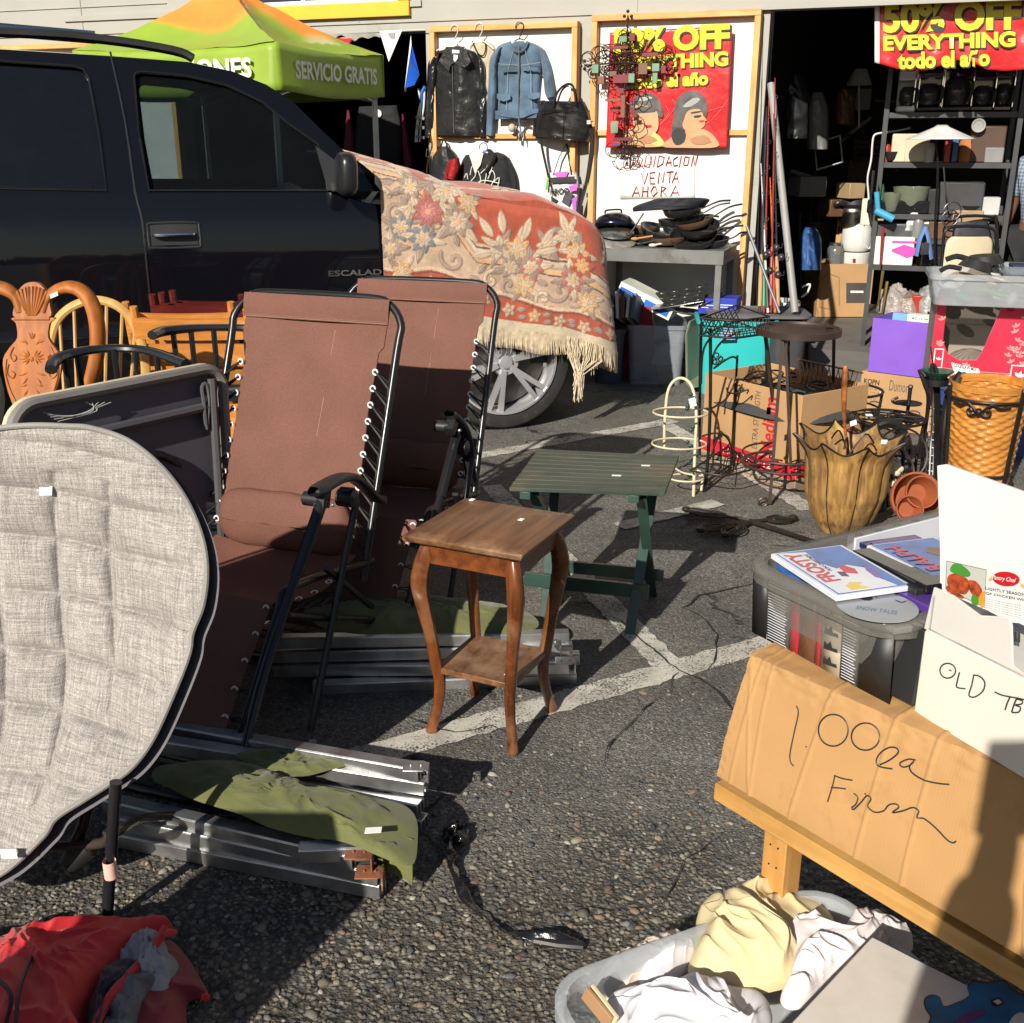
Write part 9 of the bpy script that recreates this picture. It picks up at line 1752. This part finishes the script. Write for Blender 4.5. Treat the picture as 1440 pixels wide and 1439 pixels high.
cg=(1320,530); bdec(Z6(*[(cg[0]+(x-cg[0])*1.03,cg[1]+(y-cg[1])*1.05) for x,y in fig]),mat('dark_purple_paint',(.06,.01,.03),.5,bst=0),'painted_outline',.4003); bdec(Z6(*fig),mat('blue_paint',(.01,.11,.26),.5,bst=0,var=.4,vs=20),'painted_figure',.4009)
bdec(Z6((1340,480),(1365,472),(1382,486),(1365,500),(1345,498)),mat('dark_purple_paint'),'painted_eye',.4014,0); bdec(Z6((1348,484),(1364,478),(1374,487),(1363,494)),mat('board_white'),'painted_eye',.4018,0); bdec(Z6((1235,545),(1265,520),(1320,505),(1325,520),(1290,540),(1245,555)),mat('purple_paint',(.10,.03,.16),.5,bst=0),'painted_mouth',.4016,0); bdec(Z6((1395,560),(1412,525),(1440,520),(1450,560)),mat('board_white'),'painted_gap',.4012)
# box holding the board
bxs=thing('cardboard_box','plain brown box holding up the painted board under the sale table','box',WB.w(.4,-.25,0)); b=MB(); b.hexa([WB.w(x,y,z) for z in (0,.384) for x,y in ((.16,-.5),(.8,-.5),(.8,-.06),(.16,-.06))]); b.build('body',kraft,bxs,bev=.003)
# ---------- the photographer, standing behind the camera ----------
ph=thing('person','person in dark clothes holding up a phone, standing behind the camera, seen only by shadow','person',(.12,-.36,0))
J,E_=body(); J['shl']=(-.19,.0,1.42,.07); J['ell']=(-.25,.14,1.20,.05); J['wrl']=(-.14,.28,1.44,.032); J['hal']=(-.13,.30,1.50,.038); J['shr']=(.19,0,1.42,.07); J['elr']=(.22,.16,1.20,.05); J['wrr']=(.02,.28,1.44,.032); J['har']=(-.02,.30,1.50,.038)
for k,x_ in (('l',-.125),('r',-.03)):
    for i in range(4): J['f%d'%i+k]=(x_,.305,1.51+.014*i,.009); J['f%d'%i+k+'t']=(x_+(.03 if k=='l' else -.03),.31,1.515+.014*i,.008)
    J['th'+k]=(x_+(.01 if k=='l' else -.01),.29,1.53,.010); J['tt'+k]=(x_+(.03 if k=='l' else -.03),.285,1.55,.009)
J['hed']=(0,.05,1.62,.08); J['hdt']=(0,.04,1.73,.075); J['tol']=(-.13,.16,.035,.034); J['tor']=(.13,.16,.035,.034); J['che']=(0,.01,1.28,.175); J['abd']=(0,0,1.08,.16); J['pel']=(0,0,.93,.17)
skinned('body',J.keys(),E_,J,skn,ph); skinned('jacket',['pel','abd','che','shl','ell','wrl','shr','elr','wrr'],[('pel','abd'),('abd','che'),('che','shl'),('shl','ell'),('ell','wrl'),('che','shr'),('shr','elr'),('elr','wrr')],J,cb,ph,.015); skinned('trousers',['pel','hpl','knl','anl','hpr','knr','anr'],[('pel','hpl'),('hpl','knl'),('knl','anl'),('pel','hpr'),('hpr','knr'),('knr','anr')],J,mat('navy_cloth'),ph,.02)
b=MB(); b.ball((0,.03,1.71),(.09,.10,.09),14); b.build('hair',plb,ph,keep=True)
pn=thing('phone','black mobile phone held up by the person behind the camera','phone',(0,-.045,1.55)); b=MB(); b.box((-.0,-.045,1.55),(.075,.008,.15)); b.build('case',glk,pn,bev=.004)

tbx_=thing('shadow_carton','unseen tall brown carton added just left of the camera to cast a shadow','box',(-1.08,.7,0)); b=MB(); b.hexa([V((x,y,z)) for z in (.003,.92) for x,y in ((-1.36,.55),(-1.03,.55),(-1.0,.85),(-1.33,.85))]); b.build('body',kraft,tbx_,bev=.02)  # never in view, added to throw shade over the left foreground
# more goods filling the rack and the dark side of the garage
cols={'red':(.35,.03,.02),'white':(.55,.54,.5),'green':(.05,.16,.06),'tan':(.34,.24,.13),'grey':(.2,.2,.2),'blue':(.04,.1,.28),'silver':(.45,.45,.44),'black':(.02,.02,.022),'brown':(.12,.06,.03),'cream':(.5,.43,.3)}
gd=[('tin','red',1246,1,.06,.12,'c'),('jar','silver',1310,1,.07,.13,'c'),('toaster','silver',1398,2,.16,.12,'b'),('basket','brown',1345,3,.22,.12,'b'),('kettle','white',1318,3,.12,.16,'c'),('box','tan',1375,3,.2,.2,'b'),('bottle','green',1244,2,.05,.2,'c'),('radio','grey',1400,1,.12,.1,'b'),('fan','white',1350,4,.1,.18,'c'),('pot','silver',1340,5,.22,.16,'c'),('box','blue',1370,5,.2,.22,'b'),('bin','grey',1400,5,.14,.26,'b'),('cup','cream',1322,2,.06,.08,'c'),('book','red',1335,1,.04,.17,'b'),('book','blue',1343,1,.04,.19,'b'),('saucepan','black',1256,1,.09,.07,'o'),('mixing bowl','silver',1352,2,.16,.08,'o'),('frying dish','black',1378,2,.18,.06,'o'),('speaker','black',1326,2,.12,.17,'b'),('jug','grey',1306,3,.08,.15,'c'),('iron','black',1332,3,.09,.1,'b'),('carton','white',1395,3,.1,.13,'b'),('teapot','brown',1320,4,.12,.12,'c'),('game box','green',1412,4,.07,.2,'b'),('skillet','black',1310,5,.16,.06,'o'),('toolbox','red',1322,5,.12,.14,'b'),('printer','grey',1385,1,.14,.2,'b'),('vase','cream',1367,3,.06,.17,'c'),('lunch tin','blue',1288,4,.05,.14,'b')]
sh_=['top','second','third','fourth','fifth','lowest']
for k,(n_,c_,x,sf,w_,h_,f_) in enumerate(gd):
    before=len(C.objects); o=on('%s %s standing on the %s shelf of the rack, %s'%(c_,n_,sh_[sf],'towards the left post' if x<1300 else 'near the middle' if x<1360 else 'towards the right end'),(n_ if n_!='box' else 'carton').replace(' ','_'),n_,x,sf,w_,h_,mat('goods_'+c_,cols[c_],.4),shape={'c':'cyl','o':'bowl','b':'box'}[f_],d=.14,dy=-.005 if k%2 else .03,bev=.006)
    d=o.location-piv; d.x*=.93; o.location=piv+Rk@d; o.rotation_euler.z+=math.radians(-18)
Gd='dim goods hanging and stacked on the left side of the garage'
dm=[('coat','black',1120,150,34,90,8.6),('coat','grey',1150,170,30,80,9.0),('bag','brown',1188,150,26,50,9.2),('lamp','silver',1208,120,16,34,9.3),('crate','grey',1135,262,40,26,9.4),('crate','brown',1175,292,36,22,9.6),('frame','silver',1165,215,34,30,9.2),('bag','blue',1140,350,30,60,9.0),('box','tan',1196,268,24,20,9.5),('box','grey',1205,140,22,26,9.8)]
for k,(n_,c_,x,y,w_,h_,Y_) in enumerate(dm):
    o=thing(('wall_picture' if n_=='frame' else 'hanging_'+n_) if n_ in('coat','bag','lamp','frame') else 'stored_'+n_,'dim %s %s in the shadow %s of the garage opening'%(c_,n_,['high at the left','upper left part','upper middle','near the top','left middle part','middle, above the blender','centre','low left part','beside the rack','top right'][k]),n_,P(x,y,Y=Y_),Gd); b=MB()
    if n_ in ('coat','bag'): loft(b,[(x-w_*.25,y-h_/2),(x-w_/2,y-h_*.2),(x-w_/2,y+h_/2)],[(x+w_*.25,y-h_/2),(x+w_/2,y-h_*.2),(x+w_/2,y+h_/2)],at(Y_),.08,fd=.03,fs=9,seed=k); b.build('cloth',mat('goods_'+c_,cols[c_],.4),o,sharp=180)
    elif n_=='frame':
        c0=P(x,y,Y=Y_); u_=V((.1,0,.03)); v_=V((-.02,0,.1)); b.tube([c0-u_-v_,c0+u_-v_,c0+u_+v_,c0-u_+v_],.008,6,closed=True); b.build('border',mat('goods_silver'),o)
    elif n_=='lamp': b.lathe([(.10,0),(.05,.12)],P(x,y,Y=Y_),20,cap=False); b.tube([P(x,y,Y=Y_),P(x,y+60,Y=Y_)],.008,6); b.build('shade',mat('goods_silver'),o)
    else: k2=w_/CF*Y_; b.box(P(x,y,Y=Y_),(k2,.2,h_/CF*Y_),rz=.3); b.build('body',mat('goods_'+c_,cols[c_],.4),o,bev=.006)
